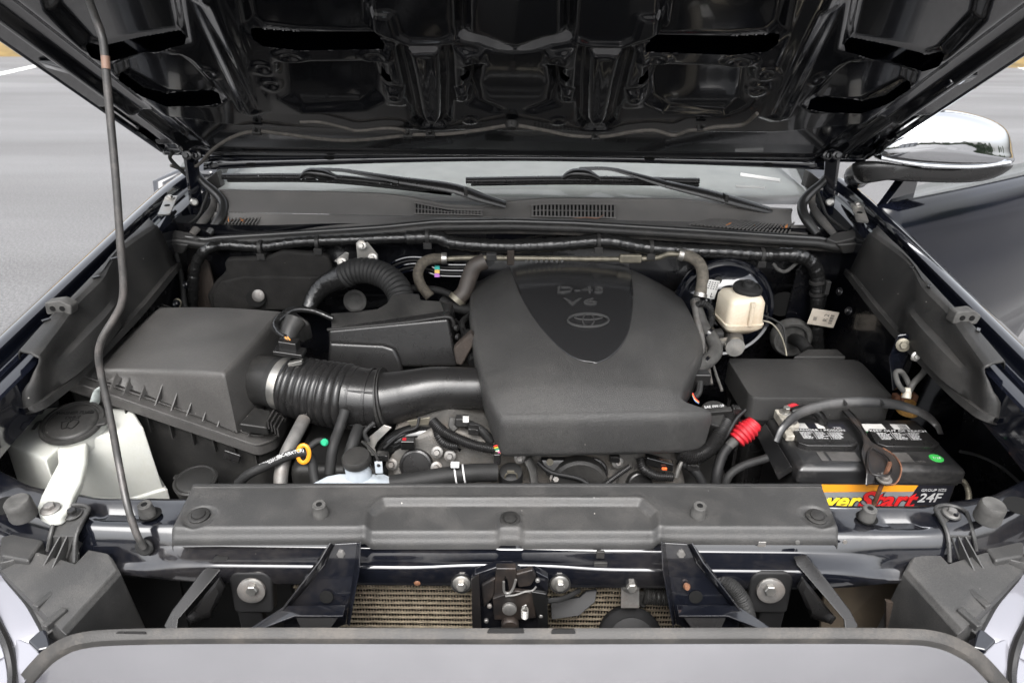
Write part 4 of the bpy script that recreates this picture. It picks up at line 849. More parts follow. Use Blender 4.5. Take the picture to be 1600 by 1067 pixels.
# ---- vertical uprights behind the grille
def upright(sgn):
    f = (lambda px: px) if sgn < 0 else (lambda px: 1597 - px)
    u = thing('grille_bracket', 'flared black steel bracket in front of the condenser, ' + ('beside the exposed fins' if sgn < 0 else 'beside the horn'), 'bracket', aY(f(490), 960, 0.66))
    ytop, ybot = 0.689, 0.645
    back = [aY(f(523), 850, ytop), aY(f(558), 848, ytop), aY(f(556), 888, 0.68), aY(f(546), 935, 0.665), aY(f(540), 975, 0.650), aY(f(505), 990, 0.645), aY(f(440), 990, 0.645), aY(f(446), 955, 0.655), aY(f(480), 915, 0.668), aY(f(508), 880, 0.68)]
    MB().slab(back, (0, 0.0025, 0)).build('plate', paint_dusty, u, bevel=0.0008)
    MB().slab([aY(f(523), 850, ytop), aY(f(508), 880, 0.678), aY(f(446), 957, 0.655), aY(f(438), 957, 0.640), aY(f(500), 878, 0.664), aY(f(517), 848, 0.676)], (0.002 * sgn, 0, 0)).build('flange', paint_dusty, u, bevel=0.0006)
    MB().slab([aY(f(558), 848, ytop), aY(f(556), 888, 0.68), aY(f(540), 978, 0.650), aY(f(544), 978, 0.636), aY(f(560), 890, 0.664), aY(f(562), 846, 0.676)], (-0.002 * sgn, 0, 0)).build('flange', paint_dusty, u, bevel=0.0006)
    MB().slab([aY(f(446), 945, 0.648), aY(f(540), 945, 0.648), aY(f(536), 962, 0.630), aY(f(460), 962, 0.630), aY(f(400), 985, 0.62), aY(f(392), 980, 0.635)], (0, 0, -0.003)).build('foot', paint_dusty, u, bevel=0.0008)
    MB().slab([aY(f(460), 960, 0.634), aY(f(532), 960, 0.634), aY(f(510), 990, 0.622), aY(f(474), 990, 0.622)], (0, 0.003, 0)).build('tab', plas_semi, u, bevel=0.0008)
    MB().bolt(aY(f(534), 862, ytop - 0.001), (0, -1, 0.2), 0.0058, 0.006).build('bolt', steel_dull, u)
    MB().lathe([(0.009, 0), (0.009, 0.0008), (0.0075, 0.0009), (0.0075, 0.0002)], aY(f(510), 932, 0.662), (0, -1, 0.3), 20).build('punched_hole', dark, u)
    if sgn > 0: MB().lathe([(0.004, 0), (0.005, 0.004), (0.003, 0.008)], aY(1072, 914, 0.667), (0, -1, 0.3), 8).build('copper_clip', copper, u)
    # diagonal stay and rubber block beside it
    s_ = thing('diagonal_stay', 'slanting black steel stay with a gusset, ' + ('toward the washer tank side' if sgn < 0 else 'toward the battery side'), 'stay', aY(f(270), 975, 0.63))
    MB().slab([aY(f(336), 870, 0.70), aY(f(356), 872, 0.70), aY(f(352), 882, 0.695), aY(f(278), 968, 0.63), aY(f(276), 985, 0.62), aY(f(262), 985, 0.62), aY(f(256), 978, 0.625), aY(f(268), 955, 0.64), aY(f(318), 890, 0.69)], (0, 0.004, 0.0)).build('bar', plas_semi, s_, bevel=0.001)
    MB().slab([aY(f(336), 868, 0.704), aY(f(346), 868, 0.71), aY(f(318), 905, 0.70), aY(f(312), 900, 0.694)], (0, 0.003, 0)).build('hook', paint_in, s_, bevel=0.001)
    MB().loft([ringpx([(344, 900), (352, 915), (330, 965), (298, 975), (290, 965)], 325, 940, k, y) for k, y in ((1, 0.70), (1, 0.668), (0.9, 0.66), (0.6, 0.655))] if sgn < 0 else [ringpx([(1253, 900), (1245, 915), (1267, 965), (1299, 975), (1307, 965)], 1272, 940, k, y) for k, y in ((1, 0.70), (1, 0.668), (0.9, 0.66), (0.6, 0.655))]).build('gusset', plas_semi, s_)
    # isolator mount with big bolt
    m_ = thing('isolator_mount', 'rubber isolator mount with a big flanged bolt, ' + ('beside the exposed condenser fins' if sgn < 0 else 'beside the braided hose'), 'mount', aY(f(395), 950, 0.68))
    MB().prism(fillet([(-0.027, -0.036), (0.027, -0.036), (0.029, 0.018), (0.021, 0.029), (-0.021, 0.029), (-0.029, 0.018)], 0.007), aY(f(396), 917, 0.69), (1, 0, 0), (0, 0.15, 1), (0, -1, 0.15), -0.012, 0.008).build('pad', pad_rub, m_, bevel=0.004, seg=3)
    MB().lathe([(0.0185, 0.006), (0.0185, 0.0105), (0.0145, 0.012)], aY(f(396), 916, 0.687), (0.05 * -sgn, -1, 0.15), 26).build('washer', steel_dull, m_)
    MB().bolt(aY(f(396), 917, 0.679), (0.05 * -sgn, -1, 0.15), 0.0078, 0.009).build('bolt', zinc, m_)
    MB().box(aY(f(396), 965, 0.69), (0.034, 0.016, 0.05)).build('leg', pad_rub, m_, bevel=0.003)
for s_ in (-1, 1): upright(s_)
# splash baffles inside the fascia, tan insulation on the battery side
MB().slab([aY(280, 905, 0.80), aY(160, 900, 0.80), aY(150, 1010, 0.76), aY(300, 1010, 0.76)], (0, 0.006, 0)).build('front_baffle', dark, truck)
brown = mat('brown_fibre_liner', (0.038, 0.027, 0.015), 0.85, var=0.4, vscale=14)
MB().slab([aY(1290, 905, 0.80), aY(1420, 875, 0.80), aY(1440, 1010, 0.74), aY(1280, 1010, 0.74)], (0, 0.006, 0)).build('fibre_liner', brown, truck)
MB().slab([aY(1385, 940, 0.70), aY(1440, 950, 0.70), aY(1440, 1000, 0.69), aY(1385, 1000, 0.69)], (0, 0.006, 0)).build('duct_panel', brownmet, truck)
tank_strip = MB().slab([aY(178, 925, 0.72), aY(184, 918, 0.72), aY(200, 985, 0.70), aY(178, 990, 0.70)], (0, 0.006, 0)).build('duct_strip', white_tank, truck)

# ---- condenser: rows of flat tubes with folded fins between
cd = thing('condenser', 'bronze coloured condenser core of thin rows behind the grille', 'condenser', (0, 0.735, 0.80))
zc0, zc1, yc = 0.815, 0.968, 0.730
n = 17
for k in range(n):
    z = zc1 - k * (zc1 - zc0) / (n - 1)
    MB().box((0, yc, z), (0.62, 0.012, 0.0013)).build('flat_tube', finmat, cd)
fv, ff = [], []
pitch = 0.0021; k_ = int(0.62 / pitch)
fm = MB()
for r_ in range(n - 1):
    z0 = zc1 - (r_ + 1) * (zc1 - zc0) / (n - 1); z1 = z0 + (zc1 - zc0) / (n - 1)
    xs = -0.31 + pitch * np.arange(k_ + 1)
    zz = np.where(np.arange(k_ + 1) % 2 == 0, z0 + 0.001, z1 - 0.001)
    fm.grid(np.array([[(x, yc - 0.004, z) for x, z in zip(xs, zz)], [(x, yc + 0.006, z) for x, z in zip(xs, zz)]]))
o = fm.build('folded_fin', finsmall, cd, flat=True); o['kind'] = 'stuff'
MB().box((0, yc + 0.012, 0.88), (0.64, 0.004, 0.20)).build('backing', dark, cd)

# ---- hood latch
la = thing('hood_latch', 'black greasy hood latch with a coil spring in the centre', 'latch', aY(800, 975, 0.67))
LY = 0.672
def lp(x, y, d=0.0): return aY(x, y, LY - d)
MB().slab([lp(742, 897), lp(775, 886), lp(800, 886), lp(815, 895), lp(835, 893), lp(855, 902), lp(856, 985), lp(738, 985), lp(736, 905)], (0, 0.012, 0)).build('back_plate', paint_dusty, la, bevel=0.0015)
MB().slab([lp(775, 888, .012), lp(806, 888, .012), lp(809, 905, .012), lp(803, 925, .012), lp(796, 928, .012), lp(793, 908, .012), lp(789, 900, .012), lp(786, 928, .012), lp(776, 962, .012), lp(770, 960, .012)], (0, 0.010, 0)).build('guide', rust_blk, la, bevel=0.0012)
MB().slab([lp(770, 935, .016), lp(806, 923, .016), lp(832, 926, .016), lp(838, 965, .016), lp(812, 968, .016), lp(772, 968, .016)], (0, 0.006, 0)).build('pawl', rust_blk, la, bevel=0.0012)
MB().slab([lp(830, 924, .02), lp(854, 928, .02), lp(857, 985, .02), lp(845, 985, .02), lp(834, 945, .02)], (0, 0.006, 0)).build('lever', plas_gloss, la, bevel=0.0015)
MB().slab([lp(838, 893, .006), lp(857, 903, .006), lp(856, 925, .006), lp(844, 915, .006)], (0, 0.01, 0)).build('ear', paint_dusty, la, bevel=0.001)
MB().lathe([(0.0095, 0), (0.0095, 0.004), (0.008, 0.005)], lp(796, 949, .018), (0, -1, 0.1), 20).build('rivet', steel_dull, la)
MB().lathe([(0.004, 0), (0.004, 0.004), (0.0025, 0.005)], lp(766, 920, .002), (0, -1, 0.1), 14).build('pin', copper, la)
MB().lathe([(0.012, 0), (0.012, 0.006), (0.010, 0.009)], lp(797, 973, .016), (0, -1, 0.1), 20).build('pivot', rust_blk, la)
sp_ = MB(); hx = [lp(820, 955, .026) + V3(0.0042 * math.cos(a), 0.0042 * math.sin(a), 0.004 - 0.0135 * a / (2 * math.pi * 7)) for a in np.linspace(0, 2 * math.pi * 7, 84)]
sp_.tube(hx, 0.0009, 6, 0); sp_.tube([lp(820, 955, .026) + V3(0, 0, 0.004), lp(822, 945, .026), lp(816, 948, .026)], 0.0009, 6, 4); sp_.build('coil_spring', zinc, la)
for x in (721, 875): MB().bolt(aY(x, 911, 0.684), (0, -1, 0.15), 0.0068, 0.009).build('bolt', zinc, la); MB().lathe([(0.0145, 0), (0.0145, 0.0025)], aY(x, 911, 0.6865), (0, -1, 0.15), 20).build('bolt_tab', plas, la)
MB().slab([aY(860, 940, 0.695), aY(905, 934, 0.70), aY(915, 925, 0.70), aY(933, 922, 0.70), aY(930, 940, 0.69), aY(905, 962, 0.68), aY(862, 968, 0.68)], (0, 0.004, 0)).build('cable_shield', pad_rub, la, bevel=0.001)
MB().tube([aY(855, 938, 0.66), aY(875, 936, 0.67), aY(890, 930, 0.685), aY(905, 922, 0.70)], 0.0035, 8).build('release_cable', rubber, la)
MB().slab([lp(736, 905, .004), lp(748, 898, .016), lp(752, 985, .016), lp(738, 985, .004)], (0, 0.004, 0)).build('side_wing', rust_blk, la, bevel=0.001)
MB().slab([lp(752, 915, .010), lp(774, 903, .010), lp(772, 932, .010), lp(756, 950, .010)], (0, 0.006, 0)).build('stiffener', rust_blk, la, bevel=0.002)
MB().slab([lp(806, 897, .014), lp(832, 890, .014), lp(838, 902, .014), lp(830, 915, .014), lp(810, 918, .014)], (0, 0.008, 0)).build('catch_hook', rust_blk, la, bevel=0.002)
MB().tube([lp(790, 931, .020), lp(806, 929, .022), lp(820, 924, .022), lp(832, 922, .020), lp(838, 916, .018)], 0.0012, 8).build('bent_wire', steel_dull, la)
MB().tube([lp(806, 905, .020), lp(802, 918, .020), lp(796, 926, .020), lp(788, 924, .020), lp(787, 908, .020)], 0.0016, 8).build('striker_wire', steel_dull, la)
for q in ((765, 945), (840, 905), (845, 960), (760, 968)): MB().lathe([(0.003, 0), (0.003, 0.003), (0.002, 0.004)], lp(*q, .017), (0, -1, 0.1), 12).build('rivet', steel_dull, la)
# horn
hn = thing('horn', 'round dark horn on a bolted tab behind the grille', 'horn', aY(985, 985, 0.68))
hc = aY(985, 1000, 0.675)
MB().lathe([(0.043, 0.02), (0.046, 0.0), (0.044, -0.004), (0.036, -0.010), (0.034, -0.014), (0.014, -0.018), (0.012, -0.022), (0.002, -0.023)], hc, (0, 0.85, -0.55), 34).build('disc', pad_rub, hn)
MB().slab([aY(974, 905, 0.692), aY(994, 903, 0.692), aY(999, 912, 0.692), aY(999, 950, 0.685), aY(970, 950, 0.685), aY(971, 912, 0.692)], (0, 0.003, 0)).build('tab', steel_dull, hn, bevel=0.001)
MB().bolt(aY(986, 913, 0.690), (0, -1, 0.15), 0.0072, 0.009).build('bolt', zinc, hn)
# braided hoses on the battery side
bh = thing('braided_hose', 'braided black hose dropping beside the driver side isolator mount', 'hose', aY(1170, 985, 0.67))
MB().tube([aY(1118, 902, 0.70), aY(1130, 908, 0.69), aY(1148, 922, 0.68), aY(1162, 945, 0.67), aY(1172, 985, 0.665)], lambda s, t: 0.0115 + 0.0006 * math.sin(s * 2600), 12, 6, step=0.0008).build('sleeve', rubber, bh)
MB().box(aY(1126, 903, 0.70), (0.018, 0.012, 0.012)).build('connector', plas_grey, bh, bevel=0.002)
cn = thing('corrugated_connector', 'corrugated black connector boot behind the horn tab', 'connector', aY(1030, 930, 0.70))
MB().tube([aY(1006, 930, 0.70), aY(1025, 932, 0.70), aY(1046, 934, 0.70)], lambda s, t: 0.0105 + 0.0012 * math.sin(s * 1900), 14, 4, step=0.0006).build('boot', plas, cn)
MB().tube([aY(1003, 926, 0.70), aY(1000, 940, 0.70), aY(1006, 945, 0.70)], 0.004, 8, 4).build('lead', plas, cn)

# ---- grille surround: dull grey top moulding and satin chrome face
gr = thing('grille', 'satin chrome grille face with a dusty grey plastic top moulding', 'grille', (0, 0.56, 0.6))
top = spline([V3(x, y, 0) for x, y in ((-40, 1180), (10, 1085), (52, 1030), (85, 1003), (125, 988), (200, 982), (400, 980), (800, 981), (1200, 980), (1400, 981), (1465, 986), (1510, 1003), (1546, 1030), (1590, 1085), (1640, 1180))], 8)
def gy(x): return 0.575 - 0.010 * (abs(x - 800) / 760) ** 4
rows = []
for j, (dpx, dy, dz_) in enumerate(((-1, 0.010, -0.014), (0, 0.004, -0.003), (0, 0.0, 0.0), (3, -0.001, 0), (8, -0.003, 0), (14, -0.006, 0), (19, -0.008, 0), (22, -0.008, -0.003), (22, -0.004, -0.010))):
    r = []
    for k, p in enumerate(top):
        t_ = top[min(k + 1, len(top) - 1)] - top[max(k - 1, 0)]; nn_ = nrm((-t_[1], t_[0], 0)); 
        q = p + nn_ * max(dpx, 0) * 0.9
        r.append(aY(q[0], q[1], gy(p[0]) + dy) + V3(0, 0, dz_))
    rows.append(r)
MB().grid(np.array(rows)).build('top_moulding', plas_dull, gr)
# chrome face: nearly upright, falls away below
edge = np.array(rows[7]) + V3(0, 0.003, 0.0)
ctr = V3(0, 0.56, 0.80); face = []
for j, (ins, dy) in enumerate(((0, 0.0), (0.008, -0.001), (0.02, -0.002), (0.06, -0.004), (0.12, -0.006), (0.25, -0.010), (0.45, -0.012), (0.7, -0.013), (1.0, -0.014))):
    face.append([V3(p[0] * (1 - ins * 0.25) , p[1] + dy * (1 - 0.45 * (abs(p[0]) / 0.6) ** 3), p[2] * (1 - ins) + (p[2] - 0.40) * ins) for p in edge])
fm = chrome_grille
MB().grid(np.array(face)).build('chrome_face', fm, gr, ang=70)
for x, y, w_ in ((790, 985, 0.045), (880, 986, 0.03), (205, 990, 0.04)):
    c = aY(x, y, gy(x) - 0.0025) + V3(0, 0, 0.0005); MB().prism(fillet([(-w_ / 2, -0.003), (w_ / 2, -0.0025), (w_ * 0.45, 0.003), (-w_ * 0.4, 0.003)], 0.0025), c, (1, 0, 0), nrm((0, 0.3, 1)), nrm((0, -1, 0.3)), -0.001, 0.0012).build('worn_patch', plas_semi, gr)

# ---- headlight units: plastic housing, foot bracket, rim and clear lens
clear = bpy.data.materials.new('headlight_lens'); clear.use_nodes = True
_b = clear.node_tree.nodes['Principled BSDF']; _b.inputs['Base Color'].default_value = (0.16, 0.16, 0.18, 1); _b.inputs['Roughness'].default_value = 0.08; _b.inputs['Metallic'].default_value = 0.22; _b.inputs['Coat Weight'].default_value = 1.0; _b.inputs['Coat Roughness'].default_value = 0.02
def headlight(sgn):
    f = (lambda px: px) if sgn < 0 else (lambda px: 1600 - px)
    nm = 'passenger' if sgn < 0 else 'driver'
    hl = thing('headlight', 'grey backed headlight with finned bracket foot, ' + ('beside the washer tank' if sgn < 0 else 'in front of the battery corner'), 'headlight', aY(f(80), 950, 0.65))
    # main housing block with sloped faces
    topf = [(60, 862), (118, 880), (138, 858), (168, 864), (182, 890), (95, 985), (75, 965), (0, 890), (0, 880)]
    T = [aZ(f(x), y, 0.985 + (0.012 if y < 890 else 0.0)) for x, y in topf]
    bev = [p + V3(0.006 * -sgn * (1 if i in (3, 4, 5) else 0), -0.002, -0.006) for i, p in enumerate(T)]
    low = [p + V3(0.012 * -sgn * (1 if i in (3, 4, 5) else 0), 0.004, -0.12) for i, p in enumerate(T)]
    MB().loft([T, bev, low]).build('housing', plas_front, hl, bevel=0.004, seg=3)
    # second raised block toward the fender
    T2 = [aZ(f(x), y, 1.0) for x, y in ((0, 838), (28, 830), (68, 843), (44, 876), (0, 868))]
    MB().loft([T2, [p + V3(0, 0, -0.08) for p in T2]]).build('rear_block', plas_front, hl, bevel=0.004, seg=3)
    # foot bracket: looped ear on the beam and two rails with thin fins
    ear_o = aZ(f(114), 803, 1.032)
    ear = [ear_o + V3(0.021 * math.cos(a) * (1), 0.016 * math.sin(a), 0) for a in np.linspace(-0.15, math.pi + 0.15, 16)]
    eL, eR = aZ(f(80), 838, 1.020), aZ(f(120), 838, 1.022); 
    L1, R1 = aZ(f(76), 862, 0.998), aZ(f(117), 880, 0.992)
    if sgn > 0: order = [R1, eR] + ear[::-1][::-1] + [eL, L1]; order = [R1, eR] + sorted(ear, key=lambda p: 0) + [eL, L1]
    pl = ear + ([eL, eR] if sgn < 0 else [eR, eL][::1])
    pl = (ear + [eL, eR]) if sgn < 0 else (ear + [eR, eL])
    MB().slab(pl, (0, 0, -0.004)).build('foot_plate', plas_front, hl, bevel=0.001)
    seq = ([R1, eR] + ear + [eL, L1]) if sgn < 0 else ([L1, eL] + ear + [eR, R1])
    MB().tube([p + V3(0, 0, 0.003) for p in seq], 0.0028, 8, 3).build('foot_rim', plas_front, hl)
    MB().slab([eL, eR, R1 + V3(0, 0.004, -0.012), L1 + V3(0, 0.004, -0.012)], (0, 0.002, -0.003)).build('foot_web', plas_front, hl)
    for (a, b) in (((92, 838), (64, 888)), ((103, 838), (78, 892)), ((113, 840), (102, 872))):
        p0, p1 = aZ(f(a[0]), a[1], 1.022), aZ(f(b[0]), b[1], 0.992)
        MB().slab([p0, p1, p1 + V3(0, 0.004, -0.014), p0 + V3(0, 0.012, -0.02)], (0.0018, 0, 0)).build('fin', plas_front, hl)
    MB().lathe([(0.0125, 0), (0.0125, 0.001), (0.0115, 0.0015)], ear_o + V3(0, 0, 0.0005), (0, -0.1, 1), 22).build('foot_washer', plas_front, hl)
    MB().bolt(ear_o + V3(0, 0, 0.001), (0, -0.1, 1), 0.0062, 0.007).build('foot_bolt', plas_semi if sgn < 0 else steel_dull, hl)
    # stepped mark
    mk = MB()
    for k in range(3): q = aZ(f(85 + k * 5), 899, 0.9862); mk.box(q, (0.003, 0.009, 0.0006))
    mk.build('moulded_mark', dark, hl)
    if sgn < 0: text('PST', aY(173, 902, 0.70) + V3(0.001, -0.008, 0), (0.3, 0.2, 0.9), (-0.9, 0, 0.35), 0.012, marker, hl, name='chalk_mark')
    # curved rim band along the lens
    band_o = [(-30, 835), (0, 848), (30, 880), (60, 918), (78, 948), (88, 968), (91, 980)]
    band_i = [(-45, 862), (-12, 872), (14, 905), (42, 938), (58, 965), (67, 982), (71, 994)]
    A = spline([aZ(f(x), y, 0.992 - 0.004 * k) for k, (x, y) in enumerate(band_o)], 5); B = spline([aZ(f(x), y, 0.988 - 0.005 * k) for k, (x, y) in enumerate(band_i)], 5)
    MB().grid(np.array([A + V3(0, 0, -0.012), A, A * 0.5 + B * 0.5 + V3(0, 0, 0.001), B, B + V3(0, 0, -0.010)])).build('rim_band', plas_front, hl, solid=0.002)
    MB().tube(B + V3(0, -0.002, -0.002), 0.0025, 6, 0).build('rim_seal', rubber_gloss, hl)
    for (x, y) in ((66, 945), (80, 975)):
        q = aZ(f(x + 6), y - 8, 0.985); MB().box(q, (0.010, 0.030, 0.010), U=nrm((0.9, 0.3 * sgn, 0)), V=nrm((-0.3 * sgn, 0.9, 0))).build('rim_latch', plas_front, hl, bevel=0.002)
    # clear lens, bulging outward from the rim
    rows = []
    for j in range(14):
        q = j / 13; rows.append([b + V3(sgn * 0.0 + sgn * 0.26 * q * (1 - 0.25 * k / len(B)), -0.10 * q, -0.004 - 0.30 * q ** 2.4) for k, b in enumerate(B)])
    G = np.array(rows)
    MB().grid(G).build('lens', clear, hl)
    MB().tube([aZ(f(x), y, z) for x, y, z in ((-40, 920, 0.985), (-5, 975, 0.965), (12, 1010, 0.955), (20, 1050, 0.94), (18, 1090, 0.93))], 0.006, 8, 6).build('inner_bezel', plas_semi, hl)
    MB().slab([aZ(f(x), y, 0.963) for x, y in ((42, 1000), (72, 975), (80, 1010), (58, 1015))], (0, 0, -0.01)).build('corner_filler', paint, hl, bevel=0.003)
    q = [(-60, 960, .955), (45, 1004, .958), (74, 992, .960), (66, 1024, .950), (30, 1075, .935), (-20, 1160, .90), (-90, 1120, .90)]
    MB().slab([aZ(f(x), y, z) for x, y, z in q], (0, 0.01, -0.02)).build('lower_trim', clear, hl, bevel=0.002)
    t0 = aZ(f(22), 885, 0.992) if sgn < 0 else aZ(f(40), 905, 0.992)
    return hl
headlight(-1); headlight(1)

# ================================================================ ENGINE BAY COMPONENTS
# ---- engine cover
XC = 0.125
def ec_z(x, y):
    u = x - XC; d = abs(u)
    return 1.108 + 0.215 * (y - 0.92) - 0.50 * u * u - 0.55 * max(0, d - 0.125 - 0.10 * max(0, 1.05 - y)) ** 1.25 - 0.6 * max(0, y - 1.24) ** 1.4 - 0.9 * max(0, 0.975 - y) ** 1.4
def on(fn, off=0.0):
    def g(px, py):
        r = ray(px, py); t = 1.2
        for _ in range(14):
            p = C0 + r * t; t += (p[2] - fn(p[0], p[1]) - off) / (-r[2] + 0.215 * r[1])
        return C0 + r * t
    return g
eo = on(ec_z)
ec = thing('engine_cover', 'big charcoal engine cover with a glossy shield shaped inset and badge', 'engine cover', eo(920, 640) * V3(1, 1, 0) + V3(0, 0, 1.0))
Lc = [(778, 407), (757, 424), (744, 445), (741, 475), (744, 510), (752, 550), (763, 590), (775, 622), (788, 646)]
Rc = [(1010, 405), (1036, 428), (1060, 462), (1080, 500), (1092, 540), (1074, 575), (1060, 605), (1066, 625), (1104, 640)]
MB().shell(Lc, Rc, eo, 60, 60, skirt=((0.0035, 0.0012), (0.0065, 0.0038), (0.0088, 0.008), (0.010, 0.014), (0.0105, 0.022), (0.0085, 0.045), (0.006, 0.072), (0.004, 0.080), (-0.002, 0.083))).build('shell', plas_cov, ec, ang=60)
def inset_fn(px, py):
    p = eo(px, py); q = sst((py - 408) / 14) * 1.0
    return p + V3(0, 0, 0.0022)
Li = [(796, 411), (806, 440), (820, 472), (842, 506), (866, 534), (888, 553), (908, 563), (930, 567)]
Ri = [(979, 408), (986, 436), (988, 464), (986, 492), (980, 520), (968, 542), (951, 558), (931, 567.5)]
MB().shell(Li, Ri, inset_fn, 40, 40, skirt=((0.0012, 0.0006), (0.002, 0.002), (0.0022, 0.006))).build('glossy_inset', plas_satin, ec, ang=60)
MB().tube([inset_fn(x, y) + V3(0, 0, -0.0018) for x, y in Li + Ri[::-1][1:]], 0.0012, 6, 4).build('inset_groove', dark, ec)
def ef(px, py):
    p = inset_fn(px, py); ux = nrm(inset_fn(px + 6, py) - inset_fn(px - 6, py)); uy = nrm(inset_fn(px, py - 6) - inset_fn(px, py + 6)); return p, ux, uy
p, ux, uy = ef(906, 455); text('D-4S', p, ux, uy, 0.031, letter_m, ec, 'raised_lettering', ext=0.0022, off=0.00015, sx=1.5)
p, ux, uy = ef(907, 474); text('V6', p, ux, uy, 0.029, letter_m, ec, 'raised_lettering', ext=0.0022, off=0.0003, sx=2.1)
p, ux, uy = ef(919, 503); nz = np.cross(ux, uy)
def ell(a, b, cy, r, m, nm):
    MB().tube([p + ux * a * math.cos(t) + uy * (cy + b * math.sin(t)) + nz * 0.0016 for t in np.linspace(0, 2 * math.pi, 40)], r, 8, 0, flat=1.0).build(nm, m, ec)
badge_m = mat('dark_satin_badge', (0.05, 0.05, 0.05), 0.25, 0.5)
ell(0.0375, 0.0205, 0, 0.0028, badge_m, 'badge_ring'); ell(0.0105, 0.0195, 0, 0.0019, badge_m, 'badge_ring'); ell(0.0255, 0.0085, 0.0095, 0.0019, badge_m, 'badge_ring')

# ---- engine block mass below the cover (dark castings)
en = thing('engine', 'dirty cast aluminium engine front visible below the charcoal cover', 'engine', (0.1, 1.0, 0.6))
MB().slab([aY(610, 690, 0.98), aY(700, 668, 0.98), aY(760, 690, 0.98), aY(1060, 700, 0.98), aY(1080, 800, 0.96), aY(600, 800, 0.96)], (0, 0.35, 0)).build('block', alu, en, bevel=0.01, seg=3)
def cap_round(px, py, y, r, m=plas_semi, ax=(0, -1, 0.45)):
    MB().lathe([(r * 1.12, -0.012), (r * 1.12, 0), (r * 1.05, 0.004), (r * 0.92, 0.005), (r * 0.88, 0.002), (r * 0.3, 0.0025)], aY(px, py, y), ax, 30).build('round_plug', m, en)
cap_round(650, 727, 0.965, 0.026); cap_round(926, 738, 0.965, 0.024); cap_round(1000, 757, 0.955, 0.02)
MB().lathe([(0.045, -0.02), (0.045, 0), (0.038, 0.006)], aY(650, 730, 0.975), (0, -1, 0.45), 30).build('cast_boss', alu, en)
MB().lathe([(0.042, -0.02), (0.042, 0), (0.036, 0.006)], aY(932, 740, 0.975), (0, -1, 0.45), 30).build('cast_boss', alu, en)
# black cam cover arch and its sensor plug
MB().tube([aY(590, 722, 0.99), aY(612, 695, 0.995), aY(650, 680, 1.0), aY(690, 680, 1.0), aY(722, 700, 0.99)], [0.014, 0.02, 0.021, 0.019, 0.013], 14, 6).build('cam_cover_arch', plas_gloss, en)
MB().box(aY(638, 692, 0.965), (0.024, 0.018, 0.018)).build('sensor_plug', plas_gloss, en, bevel=0.002)
MB().box(aY(632, 686, 0.958), (0.006, 0.004, 0.003)).build('sensor_tab', red_rub, en)
for x, y, yy in ((612, 725, 0.962), (682, 730, 0.96), (703, 712, 0.965), (868, 747, 0.95), (812, 715, 0.96), (965, 722, 0.96), (683, 706, 0.965)):
    MB().bolt(aY(x, y, yy), (0, -1, 0.5), 0.0058, 0.009).build('bolt', steel_dull, en)
# silver lifting plate at the duct end
MB().slab([aY(568, 690, 0.985), aY(600, 664, 0.99), aY(612, 668, 0.99), aY(590, 690, 0.98), aY(585, 700, 0.98), aY(590, 712, 0.98), aY(580, 712, 0.98)], (0, 0.003, 0)).build('lifting_plate', zinc, en, bevel=0.0008)
MB().slab([aY(636, 658, 1.0), aY(672, 652, 1.0), aY(670, 664, 1.0), aY(644, 668, 1.0)], (0, 0.003, 0)).build('heat_plate', tan_pipe, en, bevel=0.0008)
for a in (((730, 662, 1.0), (752, 672, 0.99), (768, 690, 0.985)), ((575, 690, 0.975), (570, 675, 0.98), (585, 660, 0.99))):
    MB().tube([aY(*q) for q in a], 0.008 if a[0][0] > 600 else 0.004, 10).build('vacuum_pipe', rubber, en)
# idler bracket, belt edge
MB().slab([aY(845, 718, 0.965), aY(892, 718, 0.965), aY(855, 745, 0.95)], (0, 0.01, 0)).build('bracket', paint_in, en, bevel=0.002)
MB().lathe([(0.006, 0), (0.006, 0.004), (0.003, 0.004)], aY(859, 721, 0.962), (0, -1, 0.4), 16).build('grommet', tan_pipe, en)
MB().tube([aY(824, 716, 0.955), aY(832, 735, 0.95), aY(836, 765, 0.945)], 0.0105, 12, 4, flat=0.5).build('drive_belt', rubber_grey, en)
MB().lathe([(0.05, -0.02), (0.05, 0.0), (0.045, 0.004), (0.02, 0.004)], aY(905, 760, 0.945), (0, -1, 0.1), 30).build('pulley', plas, en)
# oil filler cap
oc = thing('oil_filler_cap', 'round black oil filler cap with grip bar beside the engine cover', 'filler cap', aY(1120, 648, 0.985))
co = aZ(1119, 646, 1.045); cax = nrm((0.05, -0.45, 1))
MB().lathe([(0.026, -0.03), (0.027, -0.004), (0.0268, 0.0), (0.025, 0.002), (0.001, 0.0022)], co, cax, 30).build('disc', plas, oc)
u_, v_, n_ = frame(cax, (1, 0.1, 0)); U_, V_, N_ = nrm((1, 0.15, 0.02)), None, cax; V_ = np.cross(N_, U_)
MB().box(co + N_ * 0.006, (0.050, 0.010, 0.012), U_, V_, N_).build('grip', plas, oc, bevel=0.002)
text('SAE 0W-20', co + N_ * 0.0024 + V_ * 0.013, U_, V_, 0.0075, white_ink, oc, 'printed_grade')
